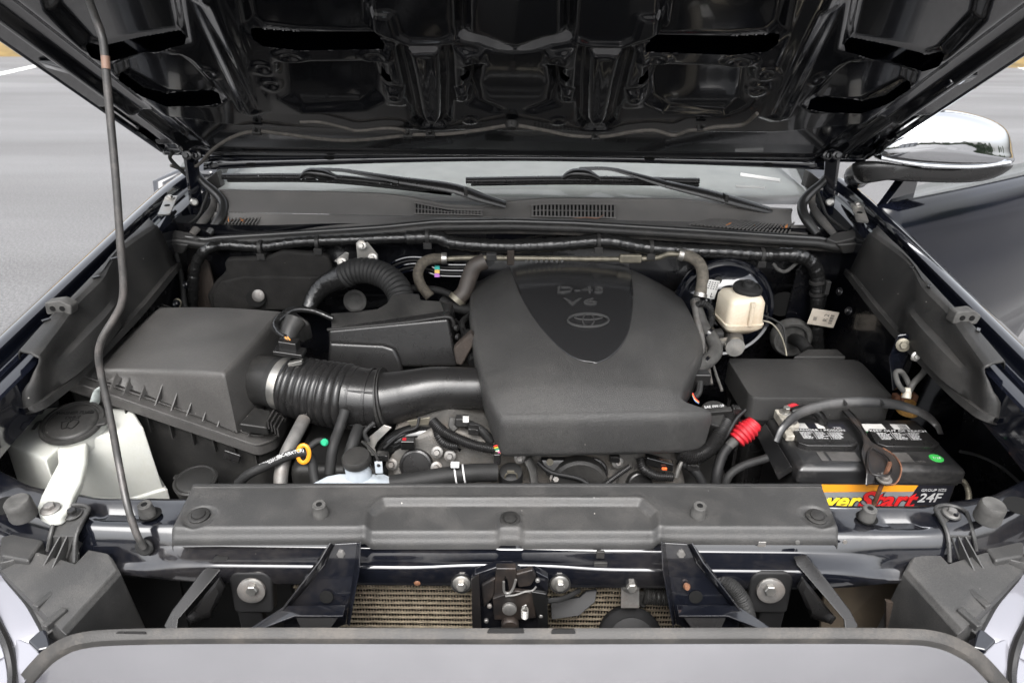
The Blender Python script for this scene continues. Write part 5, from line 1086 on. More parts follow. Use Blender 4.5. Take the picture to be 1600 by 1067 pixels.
# connectors and looms in front of the engine
def loom(name, label, pts, r, rings=0.0032, m=None, cat='wiring loom', amp=0.13):
    o = MB(); o.tube(pts, lambda s, t: r * (1 + amp * math.sin(s * 2 * math.pi / rings)), 12, 8, step=rings / 5)
    return tag(o.build(name, m or plas_semi, ang=80), label, cat)
loom('wiring_loom', 'corrugated loom running from under the intake tube to the coloured wires', [aY(676, 658, 0.99), aY(690, 672, 0.975), aY(712, 684, 0.965), aY(740, 695, 0.955), aY(775, 702, 0.95)], 0.0085)
loom('wiring_loom', 'shorter corrugated loom branching beneath the intake tube', [aY(682, 668, 0.985), aY(688, 686, 0.97), aY(700, 695, 0.965), aY(716, 697, 0.965)], 0.0075)
loom('wiring_loom', 'curved corrugated loom hanging under the front edge of the engine cover', [aY(1000, 715, 0.955), aY(1006, 732, 0.945), aY(1025, 743, 0.94), aY(1052, 745, 0.94)], 0.0075)
loom('wiring_loom', 'thick corrugated conduit below the oil filler cap', [aY(1060, 706, 0.95), aY(1085, 712, 0.95), aY(1108, 700, 0.96), aY(1128, 672, 0.985), aY(1140, 650, 1.01)], 0.0125, 0.0034)
loom('wiring_loom', 'thin slanting conduit in front of the round engine plug', [aY(985, 728, 0.945), aY(965, 742, 0.94), aY(945, 757, 0.935)], 0.0048, 0.003)
wr = thing('coloured_wires', 'bundle of bare coloured wires at the lower corner of the engine cover', 'wires', aY(778, 700, 0.935))
for k, cc in enumerate(((0.6, 0.05, 0.04), (0.7, 0.45, 0.05), (0.05, 0.35, 0.18), (0.65, 0.6, 0.5), (0.5, 0.1, 0.25), (0.7, 0.3, 0.2))):
    MB().tube([aY(772 + k * 0.5, 697 + k * 2.6, 0.945), aY(779, 695 + k * 3.0, 0.937), aY(784 + k * 0.2, 690 + k * 3.2, 0.936)], 0.0013, 6, 4).build('wire', mat('wire_%d' % k, cc, 0.4), wr)
MB().box(aY(777, 716, 0.936), (0.012, 0.010, 0.022)).build('connector', plas_semi, wr, bevel=0.002)
pc = thing('grey_connector', 'pale grey plug connector under the intake tube', 'connector', aY(722, 660, 0.99)); MB().box(aY(722, 657, 0.985), (0.022, 0.016, 0.016)).build('body', plas_grey, pc, bevel=0.002); MB().box(aY(728, 655, 0.976), (0.010, 0.004, 0.010)).build('label_patch', paper, pc); MB().tube([aY(708, 652, 0.99), aY(706, 665, 0.985), aY(712, 672, 0.98)], 0.006, 8).build('boot', rubber_grey, pc)
oc2 = thing('injector_plug', 'small plug with an orange lock tab under the engine cover edge', 'connector', aY(1040, 735, 0.95)); MB().box(aY(1030, 722, 0.95), (0.05, 0.016, 0.016), U=nrm((1, 0, -0.3))).build('body', plas_gloss, oc2, bevel=0.003); MB().box(aY(1038, 732, 0.938), (0.008, 0.003, 0.003)).build('lock_tab', mat('orange_tab', (0.8, 0.12, 0.03), 0.4), oc2)
MB().tube([aY(1056, 745, 0.945), aY(1062, 728, 0.95), aY(1070, 712, 0.955)], 0.004, 8).build('stay', zinc, oc2)

# ---- upper radiator hose with white clamp
uh = thing('radiator_hose', 'black upper radiator hose with a white spring clamp', 'hose', aY(700, 745, 0.90))
MB().tube([aY(610, 757, 0.90), aY(645, 752, 0.905), aY(690, 745, 0.91), aY(735, 739, 0.915), aY(775, 738, 0.925)], 0.0155, 18, 6).build('hose', rubber, uh)
for x in (711, 724): MB().tube([aY(x, 742.5 - (x - 711) * 0.13, 0.9115), aY(x + 2.4, 742.1 - (x - 711) * 0.13, 0.9118)], 0.0165, 22, 2).build('clamp_band', white_ink, uh)
MB().box(aY(711, 726, 0.905), (0.014, 0.008, 0.008)).build('clamp_ear', white_ink, uh, bevel=0.001)
h2 = thing('thermostat_hose', 'short black hose end with a wire clamp in front of the engine cover', 'hose', aY(800, 745, 0.93))
MB().lathe([(0.02, -0.02), (0.021, 0.0), (0.019, 0.010), (0.012, 0.013)], aY(798, 742, 0.94), (0, -0.3, 1), 24).build('elbow', rubber, h2)
MB().tube([aY(789, 752, 0.926), aY(790, 742, 0.922), aY(798, 738, 0.92), aY(807, 741, 0.922), aY(808, 752, 0.926)], 0.0015, 6).build('wire_clamp', tan_pipe, h2); MB().box(aY(798, 737, 0.919), (0.012, 0.003, 0.004)).build('clamp_ear', tan_pipe, h2)

# ---- coolant reservoir with cap
cr = thing('coolant_reservoir', 'translucent white coolant reservoir with a dark cap behind the radiator cover', 'reservoir', aY(560, 760, 0.87))
rt = [aZ(x, y, 0.975) for x, y in ((480, 757), (510, 742), (530, 738), (600, 738), (614, 744), (616, 770), (470, 775))]
MB().loft([[p + V3(0, 0, -0.02) for p in rt], rt]).build('tank', white_cool, cr, bevel=0.006, seg=3)
nk = aZ(560, 735, 0.985); MB().lathe([(0.021, -0.02), (0.021, 0.018), (0.020, 0.02)], nk, (0, -0.15, 1), 28).build('neck', white_cool, cr)
MB().lathe([(0.0235, 0.020), (0.024, 0.023), (0.0235, 0.030), (0.021, 0.0335), (0.001, 0.034)], nk, (0, -0.15, 1), 30).build('cap', plas, cr)
MB().tube([nk + V3(0.02, -0.006, 0.016), nk + V3(0.032, -0.016, 0.006), nk + V3(0.036, -0.014, 0.012)], 0.0016, 6).build('tether', plas, cr)
MB().box(aY(592, 730, 0.885), (0.012, 0.003, 0.022)).build('tab', white_cool, cr, bevel=0.001)
MB().tube([aY(592, 728, 0.882), aY(588, 712, 0.90), aY(576, 698, 0.92), aY(566, 690, 0.94)], 0.0026, 8).build('vent_hose', plas, cr)
# printed coolant hose and yellow ring, grey pipe
ph = thing('printed_hose', 'black rubber hose printed with white lettering beside the yellow dipstick ring', 'hose', aY(430, 720, 0.93))
hp_ = [aY(372, 755, 0.905), aY(388, 741, 0.905), aY(410, 730, 0.91), aY(440, 716, 0.915), aY(460, 709, 0.92), aY(478, 708, 0.925), aY(487, 720, 0.925), aY(490, 740, 0.915), aY(494, 757, 0.905)]
MB().tube(hp_, 0.0078, 14, 8).build('hose', rubber, ph)
for k, (s_, x, y, ang) in enumerate((('EPDM(201203', 424, 721, 0.47), ('#LC4(BXTCR)', 455, 708.5, 0.3))):
    p = aY(x, y, 0.9115); text(s_, p + V3(0, -0.004, 0.0035), (math.cos(ang), 0, math.sin(ang)), nrm((-math.sin(ang) * .7, 0.6, math.cos(ang) * 0.7)), 0.0078, white_ink, ph, 'printed_lettering', ext=0.0002)
yr = thing('dipstick_ring', 'yellow plastic dipstick ring on the printed hose', 'dipstick', aY(474, 715, 0.92))
MB().tube([aY(474 + 9 * math.cos(a), 709 + 13.5 * math.sin(a), 0.918 - 0.004 * math.sin(a)) for a in np.linspace(0, 2 * math.pi, 28)], 0.0036, 10, 0, flat=0.6).build('ring', yellow_p, yr)
gp = tag(MB().tube([aY(475, 655, 1.02), aY(462, 680, 0.98), aY(448, 708, 0.945), aY(440, 735, 0.92), aY(438, 770, 0.90)], 0.0115, 16, 6).build('metal_pipe', steel_dull), 'dull grey metal pipe dropping below the intake bellows', 'pipe')
tag(MB().lathe([(0.006, 0), (0.0065, 0.005), (0.004, 0.008)], aY(508, 690, 0.95), (0, -1, 0.3), 14).build('green_plug', green_p), 'tiny green plug in the shadow below the bellows', 'plug')
tag(MB().tube([aY(540, 640, 1.0), aY(530, 670, 0.98), aY(520, 700, 0.95), aY(515, 740, 0.93)], 0.009, 12).build('lower_hose', rubber), 'dark hose dropping behind the coolant reservoir', 'hose')
tag(MB().tube([aY(482, 700, 0.96), aY(495, 690, 0.97), aY(508, 688, 0.97)], 0.006, 10).build('plug_hose', rubber), 'short dark hose ending at the green plug', 'hose')

# ---- air filter box
af = thing('air_filter_box', 'charcoal air filter box with a ribbed lower flange', 'air filter box', (-0.6, 1.15, 0.8))
def ab_fn(px, py):
    q = np.clip((py - 478) / 105, 0, 1); z = 1.122 - 0.022 * q - 0.006 * math.sin(q * 3.14) * 0 - 0.006 * math.sin((px - 150) / 300 * 6.28) * q
    return aZ(px, py, z)
ab_top = [[(250, 481), (232, 497), (200, 530), (172, 560), (160, 576)], [(436, 487), (424, 498), (396, 530), (366, 562), (348, 581)]]
def flz(x): return 1.094 + (x + 0.74) * -0.405            # slanted parting flange
g = MB(); nvv = 30; nuu = 40
cl, cr_ = [spline([V3(*p, 0) for p in c], 8) for c in ab_top]
tt = np.linspace(0, 1, nvv); rsm = lambda c: np.stack([np.interp(tt, np.linspace(0, 1, len(c)), c[:, k]) for k in (0, 1)], 1)
cl, cr_ = rsm(cl), rsm(cr_)
G = np.array([[ab_fn(*(cl[i] * (1 - u) + cr_[i] * u)) + V3(0, 0, 0.004 * math.sin(u * math.pi)) for u in np.linspace(0, 1, nuu)] for i in range(nvv)])
g.grid(G)
loop = np.array([G[0, j] for j in range(nuu)] + [G[i, -1] for i in range(1, nvv)] + [G[-1, j] for j in range(nuu - 2, -1, -1)] + [G[i, 0] for i in range(nvv - 2, 0, -1)])
cen = loop.mean(0); rings = [loop]
for o_, d_ in ((0.004, 0.0012), (0.007, 0.004), (0.009, 0.009), (0.0105, 0.016)):
    q = loop.copy(); dv = q[:, :2] - cen[:2]; q[:, :2] += dv / np.linalg.norm(dv, axis=1)[:, None] * o_; q[:, 2] -= d_; rings.append(q)
q = rings[-1].copy(); q[:, 0] += 0.006 * np.sign(q[:, 0] - cen[0]); q[:, 1] += np.where(q[:, 1] < cen[1], -0.010, 0.004); q[:, 2] = [flz(x) + 0.004 for x in q[:, 0]]; rings.append(q)
g.loft(rings, cap=False); g.build('lid', plas_filter, af, ang=70)
fo = [(-0.775, 1.005), (-0.445, 0.995), (-0.425, 1.03), (-0.43, 1.30), (-0.77, 1.34), (-0.785, 1.30)]
fo = fillet(fo, 0.012, 3)
MB().loft([[V3(x, y, flz(x) - 0.022) for x, y in fo], [V3(x, y, flz(x) - 0.002) for x, y in fo]]).build('flange', plas_filter, af, bevel=0.002)
rim = [V3(x, y, flz(x) + 0.001) for x, y in fo]; MB().tube(rim + [rim[0]], 0.0022, 6, 0).build('flange_rim', plas_filter, af)
ins = [(x * 0.965 - 0.021, (y - 1.15) * 0.88 + 1.155) for x, y in fo]
rim2 = [V3(x, y, flz(x) + 0.002) for x, y in ins]; MB().tube(rim2 + [rim2[0]], 0.0018, 6, 0).build('inner_rim', plas_filter, af)
MB().loft([[V3(x, y, 0.70) for x, y in [((a + 0.6) * 0.86 - 0.6, (b - 1.16) * 0.8 + 1.16) for a, b in fo]], [V3(x, y, flz(x) - 0.02) for x, y in [((a + 0.6) * 0.95 - 0.6, (b - 1.16) * 0.92 + 1.16) for a, b in fo]]]).build('lower_case', plas, af, bevel=0.004)
for k, (tx, ty, bx_, by) in enumerate([(180, 583, 171, 608), (201, 590, 191, 617), (226, 598, 216, 625), (255, 594, 241, 633), (280, 600, 266, 642), (305, 609, 290, 650), (329, 618, 315, 658), (353, 626, 338, 667), (368, 664, 363, 674), (390, 672, 386, 682)]):
    b0 = aY(bx_, by, 1.006); t0 = aY(tx, ty, 1.040); b1 = V3(b0[0] + 0.004, 1.050, b0[2] + 0.002)
    MB().slab([b0, t0, V3(t0[0], 1.06, t0[2] - 0.002), b1], (0.0022, 0, 0)).build('rib', plas_filter, af)
for k in range(8):          # thin ribs hanging below the flange
    x = -0.70 + k * 0.035; MB().box((x, 1.006, flz(x) - 0.036), (0.002, 0.010, 0.030)).build('lower_rib', plas, af)
# dark notches down the outer side of the lid flange
for k in range(11):
    y = 1.03 + k * 0.026; MB().box((-0.757 + 0.001 * k, y, flz(-0.757) + 0.006), (0.018, 0.003, 0.012), U=nrm((1, 0, -0.3)), N=nrm((0.3, 0, 1))).build('side_rib', plas, af)
# corner block, latch tab and clasp
MB().slab([aY(372, 662, 1.0), aY(398, 634, 1.06), aY(424, 642, 1.06), aY(417, 668, 1.0)], (0, 0.004, -0.02)).build('corner_pad', plas, af, bevel=0.004, seg=3)
MB().slab([aY(352, 700, 0.995), aY(378, 709, 0.995), aY(375, 722, 0.995), aY(350, 713, 0.995)], (0, -0.006, 0)).build('latch_pocket', plas_semi, af, bevel=0.002)
for k in range(4): MB().box(aY(424 + k * 5, 655 + k * 4, 1.02), (0.003, 0.035, 0.018)).build('clasp_fin', plas, af)
MB().tube([aY(148, 632, 0.995), aY(149, 620, 0.99), aY(152, 610, 0.99), aY(160, 606, 0.992), aY(164, 614, 0.992)], [0.009, 0.009, 0.007, 0.006, 0.005], 8, 6, flat=0.35).build('clip_strap', mat('dusty_pale_strap', (0.33, 0.36, 0.35), 0.7, var=0.3, vscale=80), af)
# outlet neck and air-flow sensor
AX = [aY(340, 588, 1.13), aY(378, 592, 1.115), aY(415, 595, 1.105), aY(432, 597, 1.10)]
MB().tube(AX, [0.058, 0.050, 0.0465, 0.0465], 28, 6).build('outlet_neck', plas, af)
MB().tube([aY(462, 500, 1.14), aY(452, 520, 1.12), aY(448, 545, 1.10)], [0.020, 0.016, 0.013], 14, 5).build('sensor_base', plas, af)
sn = MB(); sn.box(aY(452, 538, 1.095), (0.032, 0.024, 0.018), U=nrm((1, 0, -0.15))); sn.box(aY(453, 549, 1.09), (0.052, 0.03, 0.008), U=nrm((1, 0, -0.15))); sn.build('air_flow_sensor', plas_semi, af, bevel=0.002)
MB().slab([aY(428, 500, 1.19), aY(455, 480, 1.21), aY(486, 503, 1.20), aY(468, 512, 1.18)], (0, 0.01, -0.04)).build('rear_wing', plas, af, bevel=0.006)
sl = thing('sensor_lead', 'taped sensor lead with exposed orange wires above the filter outlet', 'wiring', aY(450, 520, 1.1))
MB().tube([aY(520, 498, 1.20), aY(490, 486, 1.20), aY(460, 484, 1.19), aY(440, 495, 1.17), aY(431, 508, 1.15), aY(436, 520, 1.12), aY(446, 527, 1.10)], [0.0055, 0.0055, 0.006, 0.0075, 0.0075, 0.0065, 0.005], 10, 8).build('sleeve', tape, sl)
for k in range(4): MB().tube([aY(443 + k * 2, 526, 1.10), aY(447 + k * 2, 531, 1.095), aY(448 + k * 2.4, 536, 1.093)], 0.001, 5, 3).build('bare_wire', mat('orange_wire', (0.7, 0.25, 0.04), 0.4) if k % 2 else tan_pipe, sl)

# ---- intake duct: steel clamp, bellows, sleeve, smooth tube
idt = thing('intake_duct', 'ribbed black intake bellows leading into a smooth tube', 'intake duct', aY(560, 660, 1.06))
duct = spline([aY(430, 597, 1.10), aY(446, 600, 1.095), aY(480, 608, 1.085), aY(530, 618, 1.07), aY(575, 623, 1.062), aY(603, 623, 1.06), aY(640, 615, 1.06), aY(680, 607, 1.065), aY(720, 606, 1.07), aY(790, 607, 1.08)], 14)
dp, ds_ = resample(duct, 0.0011); tot = ds_[-1]
sx_ = [float(np.interp(p, duct[:, 0], np.r_[0, np.cumsum(np.linalg.norm(np.diff(duct, axis=0), axis=1))])) for p in (aY(446, 600, 1.095)[0], aY(548, 620, 1.068)[0], aY(598, 623, 1.06)[0])]
bell = dp[(ds_ >= sx_[0]) & (ds_ <= sx_[1])]; bl = len(bell)
def rb(s, t):
    base = np.interp(s / t, [0, 0.12, 1], [0.0465, 0.055, 0.0585]); n = 9.0; ph = (s / t) * n
    return base + 0.0052 * (abs(math.sin(math.pi * ph)) ** 0.7 - 0.5)
MB().tube(bell, rb, 40, 0, cap=False).build('bellows', plas_semi, idt, ang=80)
MB().tube(dp[ds_ <= sx_[0]], 0.0475, 36, 0).build('cuff', rubber, idt)
MB().tube([aY(441, 598.5, 1.097), aY(447, 600, 1.0945), aY(452, 601.5, 1.093)], 0.0492, 40, 4, cap=False).build('steel_clamp', zinc, idt)
mpt = aY(446, 560, 1.08); MB().box(aY(462, 567, 1.075), (0.026, 0.010, 0.008), U=nrm((1, 0, 0.25))).build('clamp_screw', zinc, idt, bevel=0.001)
slv = dp[(ds_ >= sx_[1]) & (ds_ <= sx_[2])]
MB().tube(slv, [0.0575, 0.0555, 0.0535, 0.0525], 40, 0).build('sleeve', plas_semi, idt, ang=80)
for q in (0.15, 0.62): c = int(q * len(slv)); MB().tube(slv[c - 1:c + 4], 0.0578 - 0.003 * q, 40, 0).build('sleeve_rib', plas_semi, idt)
for a_ in (0.75, -0.5):
    MB().tube([p + V3(0, -0.0555 * math.cos(a_), 0.0555 * math.sin(a_)) for p in slv[::6]], 0.0018, 6, 2).build('sleeve_line', plas_semi, idt)
c = np.argmin(abs(ds_ - sx_[2])); MB().tube(dp[c - 3:c + 8], lambda s, t: 0.0565 - (0.004 if 0.4 < s / t < 0.6 else 0), 40, 0).build('joint_ring', plas, idt)
MB().tube(dp[c + 2:], [0.049, 0.044, 0.041, 0.0385, 0.0375, 0.0375, 0.0375], 36, 0).build('smooth_tube', plas_semi, idt, ang=80)

# ---- relay box behind the duct
rb_ = thing('relay_box', 'black relay box with a stepped grey lid beside the engine cover', 'relay box', aY(620, 560, 1.18))
ltop = [(517, 489), (560, 487), (590, 482), (604, 474), (612, 461), (640, 458), (655, 459), (657, 468), (688, 470), (697, 492), (660, 500), (590, 507), (518, 512)]
T = [aY(x, y, 1.265 - (y - 460) * 0.0013) for x, y in ltop]
MB().loft([T, [p + V3(0, 0.002, -0.030) for p in T]]).build('lid', plas, rb_, bevel=0.002)
MB().tube([aY(512, 515, 1.19), aY(560, 511, 1.19), aY(640, 503, 1.19), (aY(695, 495, 1.19)), aY(707, 500, 1.19), aY(709, 510, 1.19)], 0.0035, 8, 4).build('lid_bead', plas, rb_)
F = [aY(512, 516, 1.187), aY(700, 498, 1.187), aY(716, 572, 1.170), aY(632, 574, 1.168), aY(516, 574, 1.168)]
MB().slab(F, (0, 0.10, -0.005)).build('body', plas_semi, rb_, bevel=0.006, seg=3)
MB().slab([aY(516, 530, 1.182), aY(600, 534, 1.182), aY(618, 540, 1.18), aY(626, 556, 1.176), aY(632, 580, 1.168), aY(514, 580, 1.168)], (0, -0.014, 0.0)).build('bulge', plas_semi, rb_, bevel=0.007, seg=4)
for k in range(3): MB().lathe([(0.006, 0), (0.006, 0.006)], aY(711 + k * 2, 512 + k * 14, 1.185), (1, -0.4, 0), 12).build('side_clip', plas, rb_)

# ---- washer reservoir
wt = thing('washer_reservoir', 'off-white washer fluid tank with a round black cap', 'washer tank', aZ(120, 700, 0.8))
to = [(18, 703), (4, 678), (20, 652), (66, 649), (70, 640), (92, 638), (150, 637), (200, 640), (212, 648), (224, 668), (178, 680), (131, 691), (96, 700), (72, 722)]
zt_ = lambda x, y: 1.032 - (0.008 if x < 70 else 0)
To = [aZ(x, y, zt_(x, y)) for x, y in to]; tcen = np.mean(To, 0)
rr = [[tcen * 0.03 + p * 0.97 + V3(0, 0, 0.004) for p in To], To, [p + (p - tcen) * V3(0.03, 0.03, 0) + V3(0, 0, -0.08) for p in To], [p + (p - tcen) * V3(0.05, 0.05, 0) + V3(0, 0.0, -0.125) for p in To], [p + (p - tcen) * V3(0.11, 0.09, 0) + V3(0, 0, -0.128) for p in To], [p + (p - tcen) * V3(0.11, 0.09, 0) + V3(0, 0, -0.24) for p in To]]
MB().loft(rr).build('tank', white_tank, wt, bevel=0.009, seg=4)
arm_t = [(88, 698), (136, 688), (134, 722), (126, 752), (114, 776), (106, 796), (94, 807), (76, 810), (61, 803), (57, 792), (64, 772), (78, 745), (90, 722)]
Ta = [aZ(x, y, 1.036 + 0.006 * (y - 700) / 100) for x, y in arm_t]
MB().loft([[p + V3(0, 0, -0.016) for p in Ta], Ta]).build('foot_strap', white_tank, wt, bevel=0.005, seg=3)
ta = [aZ(x, y, 1.030) for x, y in ((12, 662), (18, 650), (40, 648), (46, 662), (36, 673), (18, 674))]; MB().loft([[p + V3(0, 0, -0.01) for p in ta], [p + V3(0, 0, 0.001) for p in ta]]).build('side_tab', white_tank, wt, bevel=0.003)
MB().bolt(aZ(79, 795, 1.0435), (0, -0.1, 1), 0.0072, 0.008).build('bolt', steel_dull, wt); MB().bolt(aZ(27, 661, 1.032), (0, -0.1, 1), 0.0065, 0.008).build('bolt', steel_dull, wt)
co = aZ(114, 662, 1.052); ca = nrm((0.05, -0.25, 1))
MB().lathe([(0.046, -0.028), (0.044, -0.004), (0.042, 0.0)], co, ca, 40).build('filler_neck', white_tank, wt)
MB().lathe([(0.040, -0.004), (0.0475, 0.0), (0.0485, 0.003), (0.047, 0.006), (0.0425, 0.0065), (0.0415, 0.0035), (0.039, 0.0035), (0.037, 0.0065), (0.034, 0.0075), (0.001, 0.008)], co, ca, 44).build('cap', plas, wt)
MB().slab([co + V3(0.040, 0.018, 0.001), co + V3(0.058, 0.014, 0.001), co + V3(0.058, -0.006, 0.001), co + V3(0.045, -0.012, 0.001)], (0, 0, 0.005)).build('cap_tab', plas, wt, bevel=0.002)
MB().tube([co + V3(-0.045, 0.006, 0.0), co + V3(-0.058, 0.004, 0.0), co + V3(-0.060, -0.010, -0.004)], 0.004, 8, flat=0.5).build('cap_hinge', plas, wt)
U_ = nrm((1, 0.12, 0)); V_ = nrm(np.cross(ca, U_)); N_ = ca
for s_, dy, sz in (('WASHER FLUID', 0.017, 0.0085), ('ONLY', 0.006, 0.0085)): text(s_, co + N_ * 0.0082 + V_ * dy, U_, V_, sz, dark, wt, 'moulded_lettering', ext=0.0006, off=0.00025)
ic = MB()      # windscreen washer symbol
P0 = co + N_ * 0.0086 - V_ * 0.010
ic.tube([P0 + U_ * a + V_ * b for a, b in ((-0.013, 0.007), (0.0, 0.010), (0.013, 0.007), (0.008, -0.008), (0, -0.006), (-0.008, -0.008), (-0.013, 0.007))], 0.0009, 5, 4); ic.tube([P0 + U_ * -0.002 + V_ * -0.008, P0 + U_ * -0.002 + V_ * 0.006], 0.0008, 5, 2)
for sx_2 in (-1, 1): ic.tube([P0 + V_ * 0.006, P0 + U_ * 0.003 * sx_2 + V_ * 0.014, P0 + U_ * 0.010 * sx_2 + V_ * 0.013], 0.0007, 5, 3)
ic.build('washer_symbol', dark, wt)
MB().slab([aZ(148, 742, 0.94), aZ(150, 742, 0.94), aZ(154, 768, 0.915), aZ(153, 768, 0.915)], (0, 0, 0.0)).build('pen_mark', ink, wt) if False else None
# second dark cap low beside the tank
c2 = aZ(306, 752, 0.93); lc = thing('lower_filler_cap', 'flat dark filler cap behind the end of the radiator cover', 'filler cap', c2)
MB().lathe([(0.031, -0.03), (0.036, 0), (0.0365, 0.004), (0.033, 0.006), (0.030, 0.005), (0.026, 0.007), (0.001, 0.008)], c2, (0, -0.15, 1), 36).build('cap', plas, lc); MB().box(c2 + V3(-0.034, 0.012, 0.0), (0.018, 0.012, 0.005)).build('tab', plas, lc, bevel=0.002)

# ---- firewall insulation, big hose, harness, pipes
ins_ = thing('insulation_pad', 'black moulded insulation pad on the firewall behind the filter box', 'insulation', aY(435, 480, 1.44))
MB().slab([aY(x, y, 1.43) for x, y in ((350, 412), (354, 404), (415, 402), (428, 397), (440, 392), (500, 396), (514, 402), (519, 418), (517, 450), (495, 470), (470, 486), (330, 486), (322, 462), (336, 440), (352, 425))], (0, 0.02, 0)).build('pad', insul, ins_, bevel=0.008, seg=3)
MB().slab([aY(x, y, 1.425) for x, y in ((345, 440), (380, 432), (500, 432), (510, 440), (470, 486), (332, 486), (330, 462))], (0, 0.012, 0)).build('step', insul, ins_, bevel=0.006, seg=3)
MB().lathe([(0.014, 0), (0.014, 0.003), (0.008, 0.006), (0.002, 0.006)], aY(404, 462, 1.418), (0, -1, 0.3), 18).build('fastener', steel_dull, ins_); MB().lathe([(0.02, 0), (0.02, 0.001)], aY(400, 466, 1.419), (0, -1, 0.3), 20, sx=1.1).build('fastener_recess', dark, ins_)
bh2 = thing('corrugated_intake_hose', 'fat ribbed hose arching over the firewall into the relay box', 'hose', aY(560, 450, 1.36))
MB().tube([aY(537, 432, 1.38), aY(555, 424, 1.375), aY(580, 424, 1.365), (aY(605, 434, 1.345)), aY(622, 452, 1.32), aY(628, 470, 1.30)], lambda s, t: 0.0265 + 0.0028 * (abs(math.sin(s * math.pi / 0.0105)) - 0.5), 30, 8, step=0.0009).build('ribbed_hose', rubber, bh2, ang=80)
MB().tube([aY(482, 482, 1.36), aY(490, 465, 1.375), aY(508, 446, 1.385), aY(538, 431, 1.38)], [0.016, 0.020, 0.024, 0.026], 22, 8).build('taped_end', tape, bh2)
MB().lathe([(0.026, 0), (0.026, 0.004), (0.020, 0.006), (0.016, 0.004), (0.008, 0.004)], aY(555, 470, 1.435), (0, -1, 0.2), 26).build('firewall_grommet', rubber_grey, bh2)
hn_ = thing('main_harness', 'thick taped wiring harness running along the firewall under the cowl', 'wiring harness', aY(800, 390, 1.44))
HY = 1.442
MB().tube([aY(x, y, HY - (0.0 if 330 < x < 1230 else 0.02)) for x, y in ((300, 485), (301, 455), (303, 428), (310, 405), (326, 388), (350, 383), (400, 386), (425, 384), (470, 378), (540, 375), (620, 372), (680, 371), (700, 378), (740, 383), (800, 385), (870, 382), (930, 377), (960, 378), (1010, 387), (1080, 392), (1130, 394), (1190, 398), (1235, 398), (1262, 406), (1276, 425), (1278, 450), (1276, 490), (1277, 545))],
          lambda s, t: (0.0118 if 0.05 < s / t < 0.30 else 0.0155 if s / t > 0.35 else 0.0125) * (1 + 0.05 * math.sin(s * 260) + 0.03 * math.sin(s * 611)), 14, 10, step=0.003).build('taped_bundle', tape, hn_, ang=80)
for x, y in ((408, 390), (497, 382), (668, 373), (935, 380), (1017, 390), (1190, 402)):
    k = MB(); k.tube([aY(x - 3, y - 3, HY - 0.001), aY(x + 3, y - 3, HY - 0.001)], 0.0172, 18, 2); k.box(aY(x, y + 11, HY - 0.012), (0.018, 0.008, 0.014)); k.build('clip', plas_grey, hn_, bevel=0.001)
for y in (440, 458): MB().tube([aY(1277, y - 2, 1.42), aY(1277, y + 2, 1.42)], 0.0175, 18, 2).build('tie_band', plas_grey, hn_)
MB().box(aY(1292, 449, 1.405), (0.010, 0.012, 0.030)).build('tie_block', plas_grey, hn_, bevel=0.001)
tg = thing('paper_tag', 'tan paper tag printed R2 hanging on the harness', 'tag', aY(1286, 512, 1.40))
TU, TV = nrm((1, -0.1, -0.12)), nrm((0.12, 0.0, 1)); to_ = aY(1286, 497, 1.395); TN = nrm(np.cross(TU, TV))
MB().prism([(-0.030, -0.019), (0.029, -0.019), (0.030, 0.019), (-0.029, 0.019)], to_, TU, TV, TN, -0.0006, 0.0006).build('sheet', paper_tan, tg, bevel=0.0004)
text('R 2', to_ + TN * 0.0009 + TU * 0.006 + TV * 0.002, TV, -TU, 0.014, ink, tg, 'printed_code', ext=0.0001)
bk = MB(); [bk.box(to_ + TN * 0.0009 + TU * 0.018 + TV * (-0.010 + k * 0.0022), (0.008, 0.0008 + 0.0008 * (k % 3 == 0), 0.0002), TU, TV, TN) for k in range(10)]; [bk.box(to_ + TN * 0.0009 + TU * (-0.020 + k * 0.0016) + TV * -0.004, (0.0007, 0.009, 0.0002), TU, TV, TN) for k in range(5)]; bk.build('barcode', ink, tg)
# zinc brackets on the firewall
zb = thing('firewall_bracket', 'shiny zinc plated bracket bolted high on the firewall', 'bracket', aY(575, 405, 1.43))
MB().slab([aY(x, y, 1.43) for x, y in ((556, 380), (562, 375), (572, 376), (590, 398), (591, 406), (584, 410), (574, 402), (568, 406), (564, 424), (556, 424), (558, 402))], (0, 0.004, 0)).build('plate', zinc, zb, bevel=0.001)
for x, y in ((565, 384), (582, 403)): MB().bolt(aY(x, y, 1.428), (0, -1, 0.3), 0.006, 0.008).build('bolt', zinc, zb)
zb2 = thing('firewall_bracket', 'smaller triangular zinc bracket beside the arching hose', 'bracket', aY(535, 415, 1.43))
MB().slab([aY(x, y, 1.43) for x, y in ((522, 408), (540, 394), (545, 396), (543, 415), (536, 414), (528, 412))], (0, 0.004, 0)).build('plate', zinc, zb2, bevel=0.001); MB().bolt(aY(534, 410, 1.428), (0, -1, 0.3), 0.006, 0.008).build('bolt', zinc, zb2)
pl_ = thing('brake_line_bundle', 'row of thin steel lines with coloured tape on the firewall', 'pipes', aY(680, 430, 1.45))
for k in range(5):
    MB().tube([aY(598 + k * 4, 420 + k * 4, 1.455), aY(618 + k * 3, 408 + k * 4.5, 1.452), aY(640 + k * 3, 402 + k * 5, 1.45), aY(670, 404 + k * 5.5, 1.448), aY(690, 413 + k * 4.5, 1.445), aY(745, 414 + k * 4.5, 1.445)], 0.003, 8, 6).build('line', pad_rub if k % 2 else paint, pl_)
